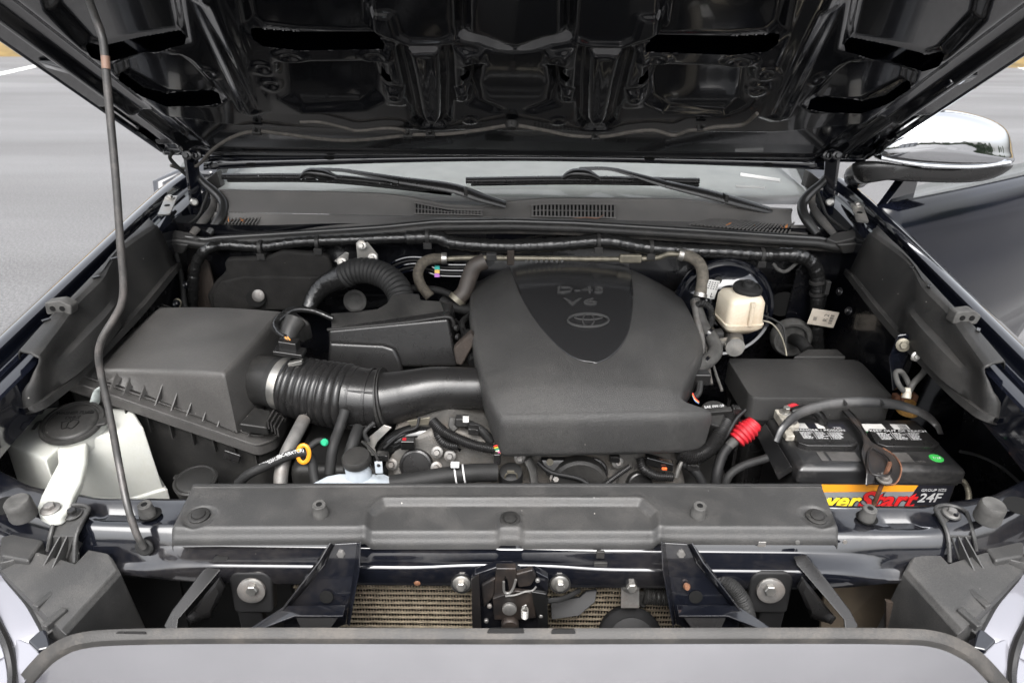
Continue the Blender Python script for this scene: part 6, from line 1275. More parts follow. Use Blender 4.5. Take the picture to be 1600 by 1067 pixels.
for k, cc in enumerate(((0.05, 0.4, 0.35), (0.75, 0.5, 0.15), (0.5, 0.2, 0.6))): MB().box(aY(683, 418 + k * 6, 1.437), (0.011, 0.004, 0.008)).build('colour_tape', mat('tape_%d' % k, cc, 0.5), pl_)
fp = thing('fuel_pipe', 'long tan fuel pipe along the firewall behind the engine cover', 'pipe', aY(850, 406, 1.44))
MB().tube([aY(690, 405, 1.435), aY(740, 403, 1.435), aY(850, 404, 1.44), aY(950, 405, 1.44), aY(1010, 404, 1.435), aY(1030, 402, 1.43), aY(1045, 397, 1.425), aY(1062, 398, 1.42)], 0.0058, 10, 6).build('pipe', tan_pipe, fp)
MB().box(aY(798, 402, 1.43), (0.016, 0.012, 0.034)).build('pipe_clip', brownmet, fp, bevel=0.002); MB().box(aY(985, 404, 1.432), (0.05, 0.012, 0.02)).build('pipe_joint', tan_pipe, fp, bevel=0.004)
for k in range(8): MB().lathe([(0.0035, 0), (0.0035, 0.003)], aY(822 + k * 8, 408, 1.43), (0, -1, 0.3), 8).build('fitting', plas_grey, fp)
h3 = thing('heater_hose', 'dusty brown hose curling down beside the coloured tape', 'hose', aY(665, 440, 1.40))
MB().tube([aY(692, 404, 1.43), aY(674, 405, 1.42), aY(660, 412, 1.41), aY(653, 428, 1.40), aY(658, 446, 1.39), aY(672, 464, 1.38)], 0.0115, 16, 8).build('hose', hose_brown, h3)
MB().tube([aY(690, 404, 1.4295), aY(698, 404, 1.43)], 0.0132, 18, 2).build('clamp', zinc, h3)
h4 = thing('brown_elbow_hose', 'short brown elbow hose against the rear corner of the engine cover', 'hose', aY(735, 450, 1.35))
MB().tube([aY(758, 408, 1.38), aY(742, 416, 1.375), aY(734, 432, 1.37), aY(726, 455, 1.36), aY(715, 468, 1.35)], 0.0175, 18, 8).build('hose', mat('dark_brown_hose', (0.030, 0.024, 0.020), 0.6, var=0.3, vscale=60), h4)
MB().tube([aY(717, 465, 1.351), aY(712, 471, 1.348)], 0.0195, 18, 2).build('clamp', tan_pipe, h4); MB().box(aY(768, 401, 1.38), (0.022, 0.014, 0.016)).build('grey_clip', plas_grey, h4, bevel=0.002)
for k, pts in enumerate([[(690, 470, 1.36), (715, 482, 1.34), (745, 486, 1.32)], [(640, 450, 1.42), (690, 455, 1.40), (735, 480, 1.36)], [(735, 520, 1.2), (728, 540, 1.2), (742, 565, 1.16)]]):
    tag(MB().tube([aY(*q) for q in pts], (0.011, 0.008, 0.012)[k], 12).build('bypass_hose', rubber), ('dark hose passing behind the relay box to the cover', 'thin dark hose below the coloured tape lines', 'dark hose tucked between relay box and engine cover')[k], 'hose')
tag(MB().slab([aY(708, 545, 1.15), aY(735, 520, 1.15), aY(745, 530, 1.15), aY(722, 572, 1.14), aY(712, 570, 1.14)], (0, 0.02, 0)).build('rusty_bracket', brownmet, bevel=0.004), 'rusty brown bracket between relay box and engine cover', 'bracket')
tag(MB().tube([aY(277 + 6 * math.cos(a), 474 + 6.5 * math.sin(a), 1.33) for a in np.linspace(0, 2 * math.pi, 20)], 0.0018, 6, 0).build('ring_hook', tan_pipe), 'small pale wire ring behind the filter box', 'hook')
tag(MB().tube([aY(275, 395, 1.44), aY(283, 430, 1.43), aY(287, 465, 1.40), aY(290, 490, 1.38)], 0.006, 10).build('drain_tube', rubber), 'thin black drain tube in the rear passenger corner', 'hose')

# ---- brake booster, master cylinder, reservoir
bb = thing('brake_booster', 'round black brake booster with a white label marked L', 'brake booster', aY(1135, 545, 1.43))
bc = aY(1132, 484, 1.40)
MB().lathe([(0.106, 0.05), (0.112, 0.03), (0.113, 0.012), (0.108, 0.004), (0.103, 0.006), (0.100, 0.0), (0.094, -0.012), (0.078, -0.026), (0.05, -0.034), (0.03, -0.036)], bc, (0.05, 1, -0.12), 60).build('shell', paint, bb, ang=50)
lo = aY(1112, 452, 1.352); LU, LV = nrm((1, -0.05, -0.15)), nrm((0.25, 0.2, 1)); LN = nrm(np.cross(LU, LV))
MB().prism(fillet([(-0.012, -0.020), (0.012, -0.020), (0.012, 0.020), (-0.012, 0.020)], 0.002), lo, LU, LV, LN, -0.0005, 0.0005).build('label_sheet', paper, bb)
text('L', lo + LN * 0.0008 + LV * -0.013 + LU * 0.004, LU, LV, 0.013, ink, bb, 'label_letter', ext=0.0001, off=0.0003)
bk = MB(); [bk.box(lo + LN * 0.0008 + LU * (-0.008 + (k % 4) * 0.0055) + LV * (0.015 - (k // 4) * 0.0045), (0.003, 0.0022, 0.0002), LU, LV, LN) for k in range(16)]; bk.build('label_print', ink, bb)
MB().lathe([(0.008, 0), (0.008, 0.002), (0.005, 0.002)], aY(1122, 438, 1.36), (0, -1, 0.2), 16).build('stamp', plas, bb)
br_ = thing('brake_fluid_reservoir', 'yellowed brake fluid reservoir with a black rubber cap', 'reservoir', aY(1155, 520, 1.30))
def brr(y0, rows): return rows
R0 = [(1125, 464), (1138, 456), (1165, 470), (1190, 466), (1190, 462)]
def rr_box(cx, cy, w_, d_, z0, z1, tw=0.0):
    o = fillet([(-w_ / 2, -d_ / 2), (w_ / 2, -d_ / 2), (w_ / 2, d_ / 2), (-w_ / 2, d_ / 2)], 0.014, 4); return o
bo = aY(1156, 478, 1.30)
def bring(w_, d_, z, dx=0.0): return [bo + V3(x * math.cos(0.12) - y * math.sin(0.12) + dx, x * math.sin(0.12) + y * math.cos(0.12), z) for x, y in fillet([(-w_ / 2, -d_ / 2), (w_ / 2, -d_ / 2), (w_ / 2, d_ / 2), (-w_ / 2, d_ / 2)], 0.016, 5)]
MB().loft([bring(.055, .05, -.052), bring(.072, .075, -.040), bring(.082, .082, -.034), bring(.082, .082, -.030), bring(.084, .084, -.0285), bring(.084, .084, -.0255), bring(.079, .079, -.024), bring(.077, .077, .018), bring(.068, .068, .028), bring(.05, .05, .032), bring(.02, .02, .033)]).build('tank', cream_tank, br_, ang=50)
MB().lathe([(0.005, -0.02), (0.005, 0.03)], bo + V3(0.012, -0.041, -0.006), (0, 0, 1), 8).build('sight_rib', cream_tank, br_)
cc = bo + V3(0.010, 0.002, 0.032); ca_ = nrm((0.05, -0.15, 1))
MB().lathe([(0.026, -0.002), (0.029, 0.002), (0.0295, 0.008), (0.028, 0.011), (0.024, 0.0125), (0.0235, 0.0105), (0.018, 0.0105), (0.014, 0.012), (0.0135, 0.018), (0.012, 0.021), (0.007, 0.0215), (0.006, 0.0195), (0.001, 0.0195)], cc, ca_, 40).build('cap', rubber, br_)
mc = thing('master_cylinder', 'bare aluminium brake master cylinder under the fluid reservoir', 'master cylinder', aY(1150, 545, 1.30))
MB().tube([aY(1146, 520, 1.34), aY(1147, 532, 1.27), aY(1148, 542, 1.225)], 0.0185, 24, 3).build('body', alu, mc)
MB().lathe([(0.019, -0.004), (0.0195, 0.0), (0.019, 0.004), (0.002, 0.0045)], aY(1148, 542, 1.222), (0.0, -1, 0.1), 28).build('end_plug', zinc, mc)
MB().lathe([(0.010, -0.01), (0.010, 0.02), (0.006, 0.024)], aY(1130, 535, 1.25), (-1, -0.3, 0), 8).build('line_fitting', zinc, mc); MB().lathe([(0.007, 0), (0.007, 0.012)], aY(1122, 533, 1.25), (-1, -0.3, 0), 6).build('line_nut', brass, mc)
MB().lathe([(0.012, 0), (0.012, 0.02)], aY(1126, 522, 1.27), (-1, -0.3, 0), 12).build('side_port', plas_grey, mc)
tag(MB().tube([aY(1186, 500, 1.29), aY(1205, 505, 1.28), aY(1218, 520, 1.27), aY(1226, 540, 1.26), aY(1229, 556, 1.25)], 0.0018, 6).build('sensor_wire', tan_pipe), 'thin pale sensor wire trailing from the brake fluid reservoir', 'wire')
tag(MB().tube([aY(1188, 466, 1.30), aY(1194, 474, 1.29), aY(1190, 490, 1.29), aY(1210, 500, 1.29), aY(1224, 512, 1.28), aY(1228, 545, 1.26)], 0.0022, 6).build('sensor_wire', rubber), 'thin black sensor wire looping beside the brake fluid reservoir', 'wire')
gm = thing('firewall_grommet', 'large dusty round rubber grommet in the firewall behind the fuse box', 'grommet', aY(1244, 530, 1.42))
MB().lathe([(0.046, 0.01), (0.046, -0.004), (0.040, -0.012), (0.034, -0.010), (0.030, 0.0), (0.012, 0.004)], aY(1236, 528, 1.42), (0.1, 1, 0), 36).build('ring', rubber_grey, gm)
MB().tube([aY(1240, 530, 1.42), aY(1250, 534, 1.38), aY(1262, 548, 1.35)], 0.014, 12).build('cable', rubber, gm)
MB().lathe([(0.03, 0), (0.03, 0.001)], aY(1223, 475, 1.452), (0, -1, 0), 26, sx=1.1).build('firewall_opening', dark, truck)
tag(MB().tube([aY(1208, 412, 1.43), aY(1216, 421, 1.42), aY(1228, 424, 1.42), aY(1246, 410, 1.43)], 0.004, 8).build('cable_loop', rubber_grey), 'small grey cable loop below the harness near the booster', 'cable')
# vacuum hose to the booster and coolant hoses down the side of the engine cover
vh = thing('vacuum_hose', 'dusty tan vacuum hose bending down beside the booster label', 'hose', aY(1095, 450, 1.36))
MB().tube([aY(1064, 398, 1.42), aY(1080, 402, 1.41), aY(1094, 414, 1.39), aY(1098, 435, 1.37), aY(1094, 462, 1.35)], 0.0125, 16, 8).build('hose', mat('dusty_tan_hose', (0.085, 0.075, 0.06), 0.8, var=0.35, vscale=120, bump=0.4), vh)
MB().tube([aY(1060, 397, 1.4205), aY(1068, 399, 1.419)], 0.0142, 18, 2).build('clamp', zinc, vh); MB().tube([aY(1095, 459, 1.352), aY(1093.5, 465, 1.348)], 0.0142, 18, 2).build('clamp', zinc, vh)
hs_ = thing('coolant_hose', 'grey coolant hose snaking down the side of the engine cover', 'hose', aY(1080, 600, 1.1))
MB().tube([aY(1086, 470, 1.33), aY(1092, 490, 1.30), aY(1100, 512, 1.27), aY(1113, 530, 1.24), aY(1118, 548, 1.21), aY(1108, 562, 1.18), aY(1090, 573, 1.15), aY(1074, 582, 1.12), aY(1066, 598, 1.10), aY(1064, 622, 1.09)], [0.011, 0.012, 0.0125, 0.0135, 0.0145, 0.0145, 0.0145, 0.0145, 0.0145, 0.0145], 18, 8).build('hose', rubber_grey, hs_)
for x, y, yy in ((1101, 566, 1.168), (1107, 521, 1.255)): MB().tube([aY(x - 2, y - 1, yy), aY(x + 2, y + 2, yy - 0.003)], 0.0162, 18, 2).build('clamp', paint_in, hs_)
p = aY(1092, 571, 1.14); text('R-160', aY(1088, 568, 1.135) + V3(0, 0, 0.0), (0.8, 0.3, 0.5), (-0.5, 0.3, 0.8), 0.010, white_ink, hs_, 'printed_code', ext=0.0002)
tag(MB().tube([aY(1086, 472, 1.32), aY(1089, 500, 1.28), aY(1096, 530, 1.24), aY(1096, 556, 1.20)], 0.0072, 12).build('bypass_pipe', steel_dull), 'slim grey pipe between engine cover and coolant hose', 'pipe')
tag(MB().tube([aY(1088, 478, 1.31), aY(1098, 474, 1.30), aY(1110, 482, 1.29), aY(1112, 500, 1.28), aY(1108, 512, 1.27)], lambda s, t: 0.0065 + 0.0008 * math.sin(s * 1500), 12, 6, step=0.001).build('sleeved_loop', rubber), 'short ribbed loop of sleeved hose beside the engine cover', 'hose')
cb_ = thing('sensor_connector', 'black connector with coloured wires in the notch of the engine cover', 'connector', aY(1088, 600, 1.08)); MB().box(aY(1096, 590, 1.10), (0.03, 0.022, 0.024)).build('body', plas_semi, cb_, bevel=0.003)
for k, cc in enumerate(((0.6, 0.05, 0.04), (0.7, 0.6, 0.05), (0.1, 0.2, 0.6))): MB().tube([aY(1082, 614 + k * 2, 1.07), aY(1086, 622 + k * 2, 1.065), aY(1092, 628 + k, 1.06)], 0.0011, 5, 3).build('wire', mat('cwire_%d' % k, cc, 0.4), cb_)
MB().tube([aY(1094, 596, 1.09), aY(1092, 612, 1.075), aY(1086, 620, 1.07)], 0.006, 8).build('lead', rubber, cb_)

# ---- fuse box
fb = thing('fuse_box', 'wide black fuse box with a textured lid behind the battery', 'fuse box', (0.585, 1.19, 0.8))
fo_ = [(0.451, 1.262), (0.715, 1.262), (0.722, 1.245), (0.718, 1.112), (0.70, 1.103), (0.455, 1.103), (0.447, 1.115), (0.446, 1.25)]
rings = []
for o_, z in ((0.02, 1.0215), (0.006, 1.0212), (0.002, 1.019), (0.0, 1.014), (0.0, 0.975), (-0.002, 0.972)):
    rings.append([V3(x + (0.584 - x) * o_ * 1.5, y + (1.18 - y) * o_ * 2.2, z + 0.012 * (y - 1.10) / 0.16 * 0) for x, y in fillet(fo_, 0.008, 3)])
MB().loft(rings).build('lid', plas_cov, fb, ang=50)
MB().loft([[V3(x * 1.0 + (0.584 - x) * 0.04, y, z) for x, y in fo_] for z in (0.975, 0.72)]).build('base', plas_semi, fb, bevel=0.004)
MB().slab([aZ(1240, 557, 1.022), aZ(1262, 545, 1.022), aZ(1308, 545, 1.022), aZ(1322, 557, 1.022)], (0, 0, -0.03)).build('rear_tab', plas_cov, fb, bevel=0.003)
MB().box((0.440, 1.13, 0.96), (0.008, 0.012, 0.03)).build('side_latch', plas_semi, fb, bevel=0.002)
for k in range(3): MB().box((0.443, 1.12 + 0.04 * k, 0.90), (0.006, 0.006, 0.12)).build('side_rib', plas_semi, fb)

# ---- battery
bt = thing('battery', 'black car battery with carry strap and orange striped label', 'battery', (0.624, 1.015, 0.76))
bx0, bx1, by0, by1, bz = 0.483, 0.765, 0.936, 1.096, 0.985
def brect(i, z, r=0.006): return [V3(x, y, z) for x, y in fillet([(bx0 + i, by0 + i), (bx1 - i, by0 + i), (bx1 - i, by1 - i), (bx0 + i, by1 - i)], r, 3)]
MB().loft([brect(0.012, bz), brect(0.010, bz), brect(0.002, bz - 0.006), brect(0.0, bz - 0.010), brect(0.0, bz - 0.030), brect(0.003, bz - 0.032), brect(0.003, bz - 0.036)]).build('lid', batt, bt, ang=50)
MB().loft([brect(0.005, bz - 0.035), brect(0.005, bz - 0.22)]).build('case', batt, bt, bevel=0.003)
MB().loft([brect(0.0035, bz - 0.0352), brect(0.0035, bz - 0.0368)]).build('lid_seam', mat('seam_flash', (0.10, 0.085, 0.05), 0.6), bt)
# sloped shoulder at the strap side
MB().slab([(bx0 - 0.004, by0 + 0.02, bz - 0.012), (bx0 - 0.004, by1 - 0.005, bz - 0.012), (bx0 - 0.022, by1 - 0.01, bz - 0.03), (bx0 - 0.022, by0 + 0.03, bz - 0.04)], (0.006, 0, -0.01)).build('side_shoulder', batt, bt, bevel=0.002)
# vent caps with warning print
def vcap(x0, x1, y0, y1, lines):
    o = fillet([(x0, y0 + 0.010), (x0 + 0.014, y0), (x1 - 0.014, y0), (x1, y0 + 0.010), (x1 - 0.006, y1), (x0 + 0.006, y1)], 0.003, 2)
    vc = MB().prism(o, (0, 0, 0), (1, 0, 0), (0, 1, 0), (0, 0, 1), bz - 0.002, bz + 0.011).build('vent_cap', plas_semi, bt, bevel=0.002)
    z = bz + 0.0116; xm = (x0 + x1) / 2
    text(lines[0], (xm, y1 - 0.008, z), (1, 0, 0), (0, 1, 0), 0.0085, white_ink, vc, 'warning_heading', ext=0.0001, sx=1.25)
    pr = MB(); r = random.Random(len(lines[0]))
    for col in range(3):
        for row in range(6):
            xa = x0 + 0.014 + col * (x1 - x0 - 0.028) / 3; ww = (x1 - x0 - 0.04) / 3 * r.uniform(0.55, 1.0)
            kx = xa
            while kx < xa + ww - 0.002:
                l = r.uniform(0.0018, 0.006); pr.box((kx + l / 2, y1 - 0.0155 - row * 0.0037, z), (l, 0.0016, 0.0002)); kx += l + 0.0011
    for col in (1, 2): pr.box((x0 + 0.011 + col * (x1 - x0 - 0.028) / 3, y1 - 0.025, z), (0.0006, 0.022, 0.0002))
    pr.build('warning_print', white_ink, vc)
vcap(0.500, 0.606, 0.985, 1.040, ['DANGER / POISON'])
vcap(0.637, 0.748, 0.985, 1.040, ['KEEP OUT OF REACH'])
for (x, w_, m) in ((0.515, 0.028, paper), (0.545, 0.016, lab_blk), (0.560, 0.014, paper), (0.582, 0.03, lab_blk), (0.645, 0.04, paper), (0.700, 0.03, paper)):
    MB().box((x + w_ / 2, 1.058, bz + 0.0006), (w_, 0.026, 0.0008)).build('label_strip', m, bt)
for x, w_ in ((0.53, 0.07), (0.645, 0.05)): MB().box((x + w_ / 2, 1.0425, bz + 0.0007), (w_, 0.005, 0.0010)).build('green_stripe', green_st, bt)
text('730', (0.596, 1.055, bz + 0.0012), (1, 0, 0), (0, 1, 0), 0.010, white_ink, bt, 'rating_print', ext=0.0001)
bars = MB(); [bars.box((0.712 + k * 0.002, 1.06, bz + 0.0012), (0.0009, 0.016, 0.0002)) for k in range(8)]; bars.build('barcode', ink, bt)
# pale residue patches of peeled labels on the lid
film = mat('peeled_label_film', (0.055, 0.052, 0.05), 0.32, var=0.3, vscale=40)
for x, w_ in ((0.528, 0.012), (0.545, 0.05), (0.655, 0.03)): MB().box((x + w_ / 2, 0.968, bz + 0.0004), (w_, 0.026, 0.0006)).build('label_residue', film, bt)
MB().lathe([(0.0115, 0), (0.0115, 0.0006), (0.001, 0.0008)], (0.728, 0.966, bz + 0.0002), (0, 0, 1), 28).build('green_sticker', green_st, bt)
text('1/26', (0.728, 0.966, bz + 0.0011), (1, 0, 0), (0, 1, 0), 0.0085, white_ink, bt, 'date_print', ext=0.0001, shear=0.2)
text('1M4', (0.695, 0.955, bz + 0.0005), (1, 0.1, 0), (-0.1, 1, 0), 0.010, film, bt, 'scratched_mark', ext=0.0001)
# front label
fy = by0 + 0.0045; z0 = bz - 0.0375
def lab(x0, x1, za, zb, m, nm, d=0.0): MB().slab([(x0, fy - d, za), (x1, fy - d, za), (x1, fy - d, zb), (x0, fy - d, zb)], (0, 0.0008, 0)).build(nm, m, bt)
lab(0.500, 0.753, z0 - 0.085, z0, lab_grey, 'label_field', 0.0002)
MB().slab([(0.500, fy - 0.0006, z0), (0.694, fy - 0.0006, z0 + 0.001), (0.689, fy - 0.0006, z0 - 0.013), (0.500, fy - 0.0006, z0 - 0.017)], (0, 0.0006, 0)).build('label_stripe', lab_org, bt)
MB().slab([(0.694, fy - 0.0010, z0 + 0.002), (0.754, fy - 0.0010, z0 + 0.002), (0.754, fy - 0.0010, z0 - 0.09), (0.672, fy - 0.0010, z0 - 0.09)], (0, 0.0006, 0)).build('label_panel', lab_blk, bt)
text('Power', (0.5985, fy - 0.0016, z0 - 0.0345), (1, 0, 0.02), (0, 0, 1), 0.044, lab_yel, bt, 'brand_lettering', ext=0.0004, shear=0.25, off=0.0011, align='RIGHT')
text('Start', (0.5985, fy - 0.0016, z0 - 0.0335), (1, 0, 0.02), (0, 0, 1), 0.049, lab_red, bt, 'brand_lettering', ext=0.0004, shear=0.25, off=0.0012, align='LEFT')
text('Power', (0.6005, fy - 0.0009, z0 - 0.0355), (1, 0, 0.02), (0, 0, 1), 0.044, lab_blk, bt, 'brand_shadow', ext=0.0002, shear=0.25, off=0.0026, align='RIGHT')
text('Start', (0.5995, fy - 0.0009, z0 - 0.0345), (1, 0, 0.02), (0, 0, 1), 0.049, lab_blk, bt, 'brand_shadow', ext=0.0002, shear=0.25, off=0.0028, align='LEFT')
text('GROUP SIZE', (0.722, fy - 0.0018, z0 - 0.009), (1, 0, 0.02), (0, 0, 1), 0.0078, white_ink, bt, 'size_heading', ext=0.0002)
text('24F', (0.719, fy - 0.0018, z0 - 0.026), (1, 0, 0.02), (0, 0, 1), 0.026, white_ink, bt, 'size_lettering', ext=0.0002, shear=0.15, off=0.0004)
text('2-Year', (0.716, fy - 0.0018, z0 - 0.047), (1, 0, 0.02), (0, 0, 1), 0.010, white_ink, bt, 'warranty_lettering', ext=0.0002, off=0.0003)
# carry strap
sp = spline([aY(1213, 690, 0.985), aY(1226, 665, 1.0), aY(1255, 643, 1.03), aY(1300, 631, 1.045), aY(1350, 628, 1.05), aY(1400, 632, 1.05), aY(1440, 645, 1.04), aY(1462, 662, 1.03), aY(1470, 678, 1.01)], 8)
MB().tube(sp, [0.005, 0.0075, 0.0085, 0.009, 0.009, 0.009, 0.0085, 0.0075, 0.005], 10, 0, flat=0.28, up=(0, 0.8, -0.6)).build('carry_strap', batt, bt)
for q in (0.42, 0.56): c = sp[int(q * len(sp))]; MB().box(c + V3(0, -0.002, 0.002), (0.003, 0.018, 0.006)).build('strap_rib', batt, bt)
# hold-down clamp over the middle
hd = thing('battery_hold_down', 'rust edged black steel hold-down clamp across the battery', 'clamp', (0.622, 0.94, 0.95))
ho = [(1316, 640), (1326, 640), (1340, 655), (1354, 680), (1362, 690), (1380, 700), (1398, 712), (1408, 728), (1406, 745), (1398, 756), (1385, 757), (1370, 753), (1353, 757), (1354, 735), (1347, 710), (1350, 692), (1346, 676), (1330, 656)]
HT = [aZ(x, y, bz + 0.014 - (0.0 if y < 725 else 0.022 * (y - 725) / 30)) for x, y in ho]
MB().slab(HT, (0, 0, -0.003)).build('bar', rust_blk, hd, bevel=0.0008)
MB().tube(HT[5:11], 0.0015, 6, 3).build('rusty_edge', rust, hd); MB().tube(HT[12:], 0.0014, 6, 3).build('edge', rust_blk, hd); MB().tube(HT[1:4], 0.0018, 6, 3).build('edge', rust_blk, hd)
MB().tube([aZ(x, y, bz + 0.0155) for x, y in ((1362, 698), (1385, 712), (1392, 728), (1386, 742), (1360, 738), (1356, 712), (1362, 698))], 0.002, 6, 5).build('pressed_rib', rust_blk, hd)
nb = aZ(1381, 748, bz + 0.0); MB().lathe([(0.0125, -0.001), (0.0125, 0.0015), (0.0085, 0.002), (0.0085, 0.007), (0.007, 0.009)], nb, (0, -0.15, 1), 20).build('nut', steel_dull, hd); MB().lathe([(0.0035, -0.06), (0.0035, 0.032), (0.003, 0.033)], nb, (0.05, -0.02, 1), 10).build('threaded_rod', rust, hd)
# terminals
pt = thing('positive_terminal', 'corroded pale battery terminal clamp with a red cable sleeve', 'terminal', (0.50, 1.07, bz))
k = MB(); k.box((0.502, 1.063, bz + 0.012), (0.026, 0.050, 0.018)); k.lathe([(0.014, 0), (0.014, 0.016), (0.011, 0.020)], (0.505, 1.045, bz + 0.002), (0, -0.1, 1), 18); k.box((0.494, 1.025, bz + 0.006), (0.016, 0.026, 0.012)); k.build('clamp', lead, pt, bevel=0.003, seg=2)
MB().bolt((0.505, 1.075, bz + 0.021), (0, -0.1, 1), 0.0065, 0.012).build('bolt', zinc, pt); MB().lathe([(0.009, 0), (0.010, 0.008), (0.006, 0.012)], (0.505, 1.045, bz + 0.018), (0, -0.1, 1), 18).build('post', steel_dull, pt)
MB().tube([(0.510, 1.082, bz + 0.026), (0.525, 1.090, bz + 0.026), (0.535, 1.088, bz + 0.02)], 0.006, 8).build('red_sleeve', red_rub, pt)
MB().tube([(0.515, 1.075, bz + 0.022), (0.535, 1.078, bz + 0.026), (0.558, 1.076, bz + 0.024), (0.572, 1.072, bz + 0.012), (0.576, 1.070, bz + 0.0)], 0.0085, 12).build('cable', plas_semi, pt)
nt_ = thing('negative_terminal', 'rusty brass battery terminal with two grey cables going up', 'terminal', (0.735, 1.06, bz))
np0 = aZ(1418, 640, bz + 0.004); MB().lathe([(0.020, -0.004), (0.020, 0.003), (0.016, 0.005), (0.011, 0.006), (0.010, 0.018)], np0, (0, -0.1, 1), 24).build('post', brass, nt_)
k = MB(); k.box(np0 + V3(-0.004, 0.020, 0.018), (0.018, 0.03, 0.012)); k.box(np0 + V3(0.016, 0.018, 0.016), (0.010, 0.018, 0.02)); k.box(np0 + V3(-0.016, 0.02, 0.014), (0.012, 0.016, 0.016)); k.build('clamp', rust, nt_, bevel=0.003)
MB().bolt(np0 + V3(-0.002, 0.014, 0.026), (0, -0.3, 1), 0.006, 0.01).build('bolt', brass, nt_)
for pts, r in (([(1418, 616, 1.055), (1405, 602, 1.06), (1399, 584, 1.07), (1406, 580, 1.07), (1414, 588, 1.07), (1422, 604, 1.062)], 0.0048), ([(1420, 612, 1.055), (1428, 598, 1.06), (1443, 582, 1.07), (1445, 572, 1.075), (1436, 560, 1.08)], 0.0055)):
    MB().tube([aY(*q) for q in pts], r, 10).build('cable', rubber_grey, nt_)
MB().tube([aY(1416, 622, 1.05), aY(1419, 606, 1.058)], [0.008, 0.006], 10, 3).build('cable_lug', lead, nt_); MB().box(aY(1432, 557, 1.08), (0.018, 0.007, 0.015)).build('ground_lug', lead, nt_, bevel=0.003); MB().bolt(aY(1432, 557, 1.076), (-0.3, -1, 0.3), 0.005).build('ground_bolt', zinc, nt_)
gs = thing('side_strap', 'navy plastic strap bolted to the driver side inner wall', 'strap', aY(1400, 600, 1.10))
MB().slab([aY(x, y, 1.115) for x, y in ((1392, 592), (1388, 560), (1396, 540), (1402, 524), (1418, 522), (1426, 536), (1422, 552), (1412, 575), (1406, 606), (1394, 612))], (0.004, 0.006, 0)).build('strip', paint, gs, bevel=0.004, seg=3); MB().bolt(aY(1411, 539, 1.11), (-0.3, -1, 0.3), 0.007).build('bolt', tan_pipe, gs)
rs_ = thing('red_terminal_boot', 'ribbed red rubber boot on a grey sleeve beside the fuse box', 'boot', aY(1165, 690, 0.98))
bp = [aY(1150, 688, 0.985), aY(1160, 678, 0.99), aY(1172, 668, 0.995), aY(1179, 660, 1.0)]
MB().tube(bp, lambda s, t: (0.0145 + 0.004 * math.sin(math.pi * min(1, s / t * 1.1))) * (1 + 0.09 * math.sin(s * 2 * math.pi / 0.0075)), 16, 8, step=0.0009).build('boot', red_rub, rs_, ang=80)
MB().tube([aY(1138, 697, 0.98), aY(1152, 685, 0.985)], 0.0085, 14, 3).build('grey_sleeve', rubber_grey, rs_)
tag(MB().tube([aY(1138, 697, 0.98), aY(1128, 712, 0.97), aY(1120, 740, 0.95), aY(1118, 770, 0.94)], 0.009, 12).build('starter_cable', pad_rub), 'thick black cable dropping below the red boot', 'cable')
tag(MB().tube([aY(1200, 715, 0.95), aY(1160, 728, 0.95), aY(1138, 745, 0.94), aY(1130, 775, 0.93)], 0.007, 12).build('side_cable', rubber), 'grey cable curving from the battery tray toward the radiator cover', 'cable')
tag(MB().tube([aY(1494, 745, 0.95), aY(1508, 755, 0.95), aY(1514, 775, 0.93), aY(1510, 800, 0.90)], lambda s, t: 0.0045 + 0.0006 * math.sin(s * 1500), 10, 6, step=0.001).build('striped_conduit', tan_pipe), 'tan striped conduit beside the battery case', 'conduit')
tag(MB().tube([aY(1500, 705, 1.0), aY(1530, 712, 1.0), aY(1565, 730, 0.98), aY(1600, 760, 0.95)], 0.003, 8).build('harness_wire', rubber), 'thin black wire crossing the headlight well behind the battery', 'wire')
MB().box((0.624, 1.02, 0.74), (0.30, 0.19, 0.03)).build('battery_tray', plas, truck, bevel=0.004)
# dark filler shapes low in the bay so gaps read as machinery
for k, (x, y, z, w_, d_, h_) in enumerate(((-0.30, 1.12, 0.86, 0.22, 0.2, 0.10), (-0.15, 1.30, 0.95, 0.25, 0.12, 0.12), (0.36, 1.05, 0.84, 0.10, 0.25, 0.10))):
    tag(MB().box((x, y, z), (w_, d_, h_)).build('engine_accessory', plas, bevel=0.02, seg=3), ('dark accessory casing low under the intake bellows', 'dark manifold casing behind the relay box', 'dark accessory casing between engine cover and fuse box')[k], 'casing')
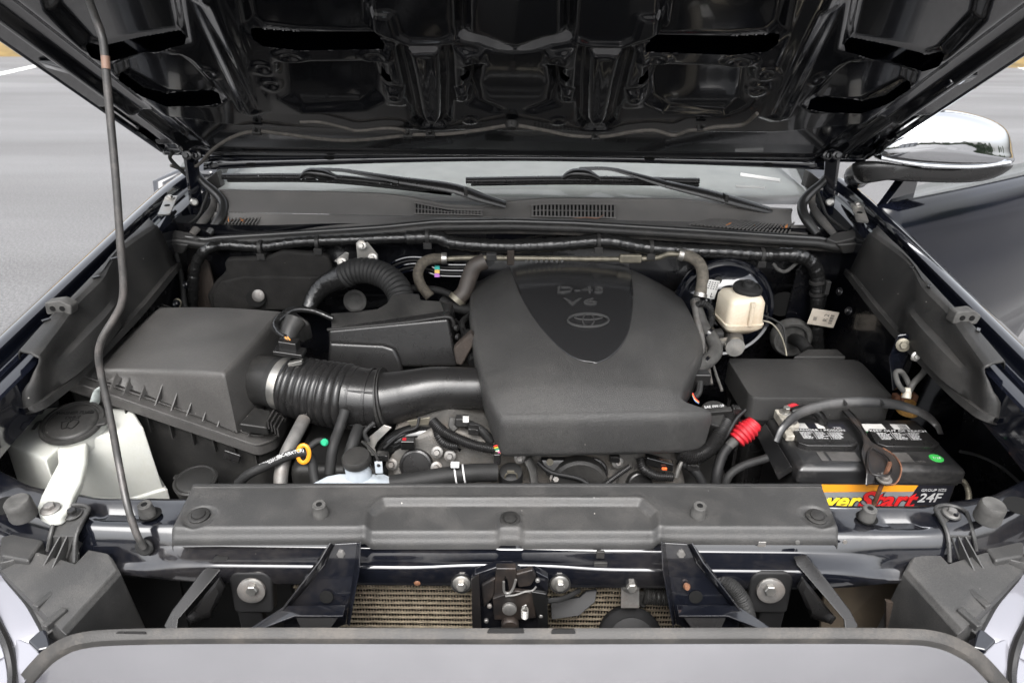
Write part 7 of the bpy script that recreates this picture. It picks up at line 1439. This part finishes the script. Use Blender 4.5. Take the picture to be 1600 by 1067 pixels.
# more small lines and plugs threaded through the gaps
extra = [('crankcase_hose', rubber, 0.010, [(560, 668, 0.99), (552, 690, 0.96), (545, 720, 0.94), (548, 770, 0.92)], 'dark hose falling beside the coolant reservoir cap', 'hose'),
    ('sensor_wire', pad_rub, 0.0025, [(655, 652, 1.0), (650, 668, 0.985), (628, 676, 0.98), (600, 700, 0.97)], 'thin black wire under the smooth intake tube', 'wire'),
    ('alternator_cable', pad_rub, 0.008, [(1060, 720, 0.96), (1085, 735, 0.95), (1100, 760, 0.94)], 'black cable below the front corner of the engine cover', 'cable'),
    ('fan_wire', pad_rub, 0.004, [(840, 722, 0.955), (862, 738, 0.945), (905, 748, 0.94), (930, 765, 0.93)], 'thin black wire in front of the engine pulley', 'wire'),
    ('ground_wire', pad_rub, 0.0032, [(1165, 640, 1.0), (1150, 655, 0.99), (1128, 690, 0.97), (1090, 725, 0.955)], 'thin black wire between oil cap and fuse box', 'wire'),
    ('brake_pipe', steel_dull, 0.0028, [(1122, 534, 1.25), (1112, 545, 1.24), (1116, 575, 1.2), (1128, 610, 1.14)], 'thin steel brake pipe dropping from the master cylinder', 'pipe'),
    ('booster_pipe', steel_dull, 0.0028, [(1124, 523, 1.27), (1108, 532, 1.25), (1104, 552, 1.22), (1112, 600, 1.15)], 'second thin steel pipe beside the master cylinder fitting', 'pipe'),
    ('evap_hose', rubber, 0.0065, [(735, 492, 1.3), (722, 505, 1.26), (726, 530, 1.22), (718, 560, 1.16)], 'dark hose dropping beside the relay box clips', 'hose'),
    ('throttle_wire', pad_rub, 0.003, [(640, 470, 1.33), (680, 478, 1.33), (712, 500, 1.28), (730, 520, 1.22)], 'thin black wire behind the relay box lid', 'wire')]
for nm, m_, r_, pts, lb, ct in extra:
    tag(MB().tube([aY(*q) for q in pts], r_, 10).build(nm, m_), lb, ct)
for k, (x, y, yy, w_) in enumerate(((598, 712, 0.955, 0.02), (740, 672, 0.97, 0.018), (1082, 728, 0.95, 0.022), (960, 715, 0.955, 0.018), (1150, 640, 1.01, 0.016))):
    c = thing('plug_connector', ('black plug beside the lifting plate', 'black plug at the loom below the tube', 'black plug below the oil filler conduit', 'black plug tucked under the engine cover edge', 'black plug clipped to the fuse box side')[k], 'connector', aY(x, y, yy))
    MB().box(aY(x, y, yy), (w_, 0.014, 0.012), U=nrm((1, 0.1, -0.2))).build('body', plas_semi, c, bevel=0.0018)
    MB().box(aY(x, y, yy) + V3(0, -0.007, 0.006), (w_ * 0.5, 0.004, 0.004)).build('latch', plas, c, bevel=0.0008)
flush_texts()
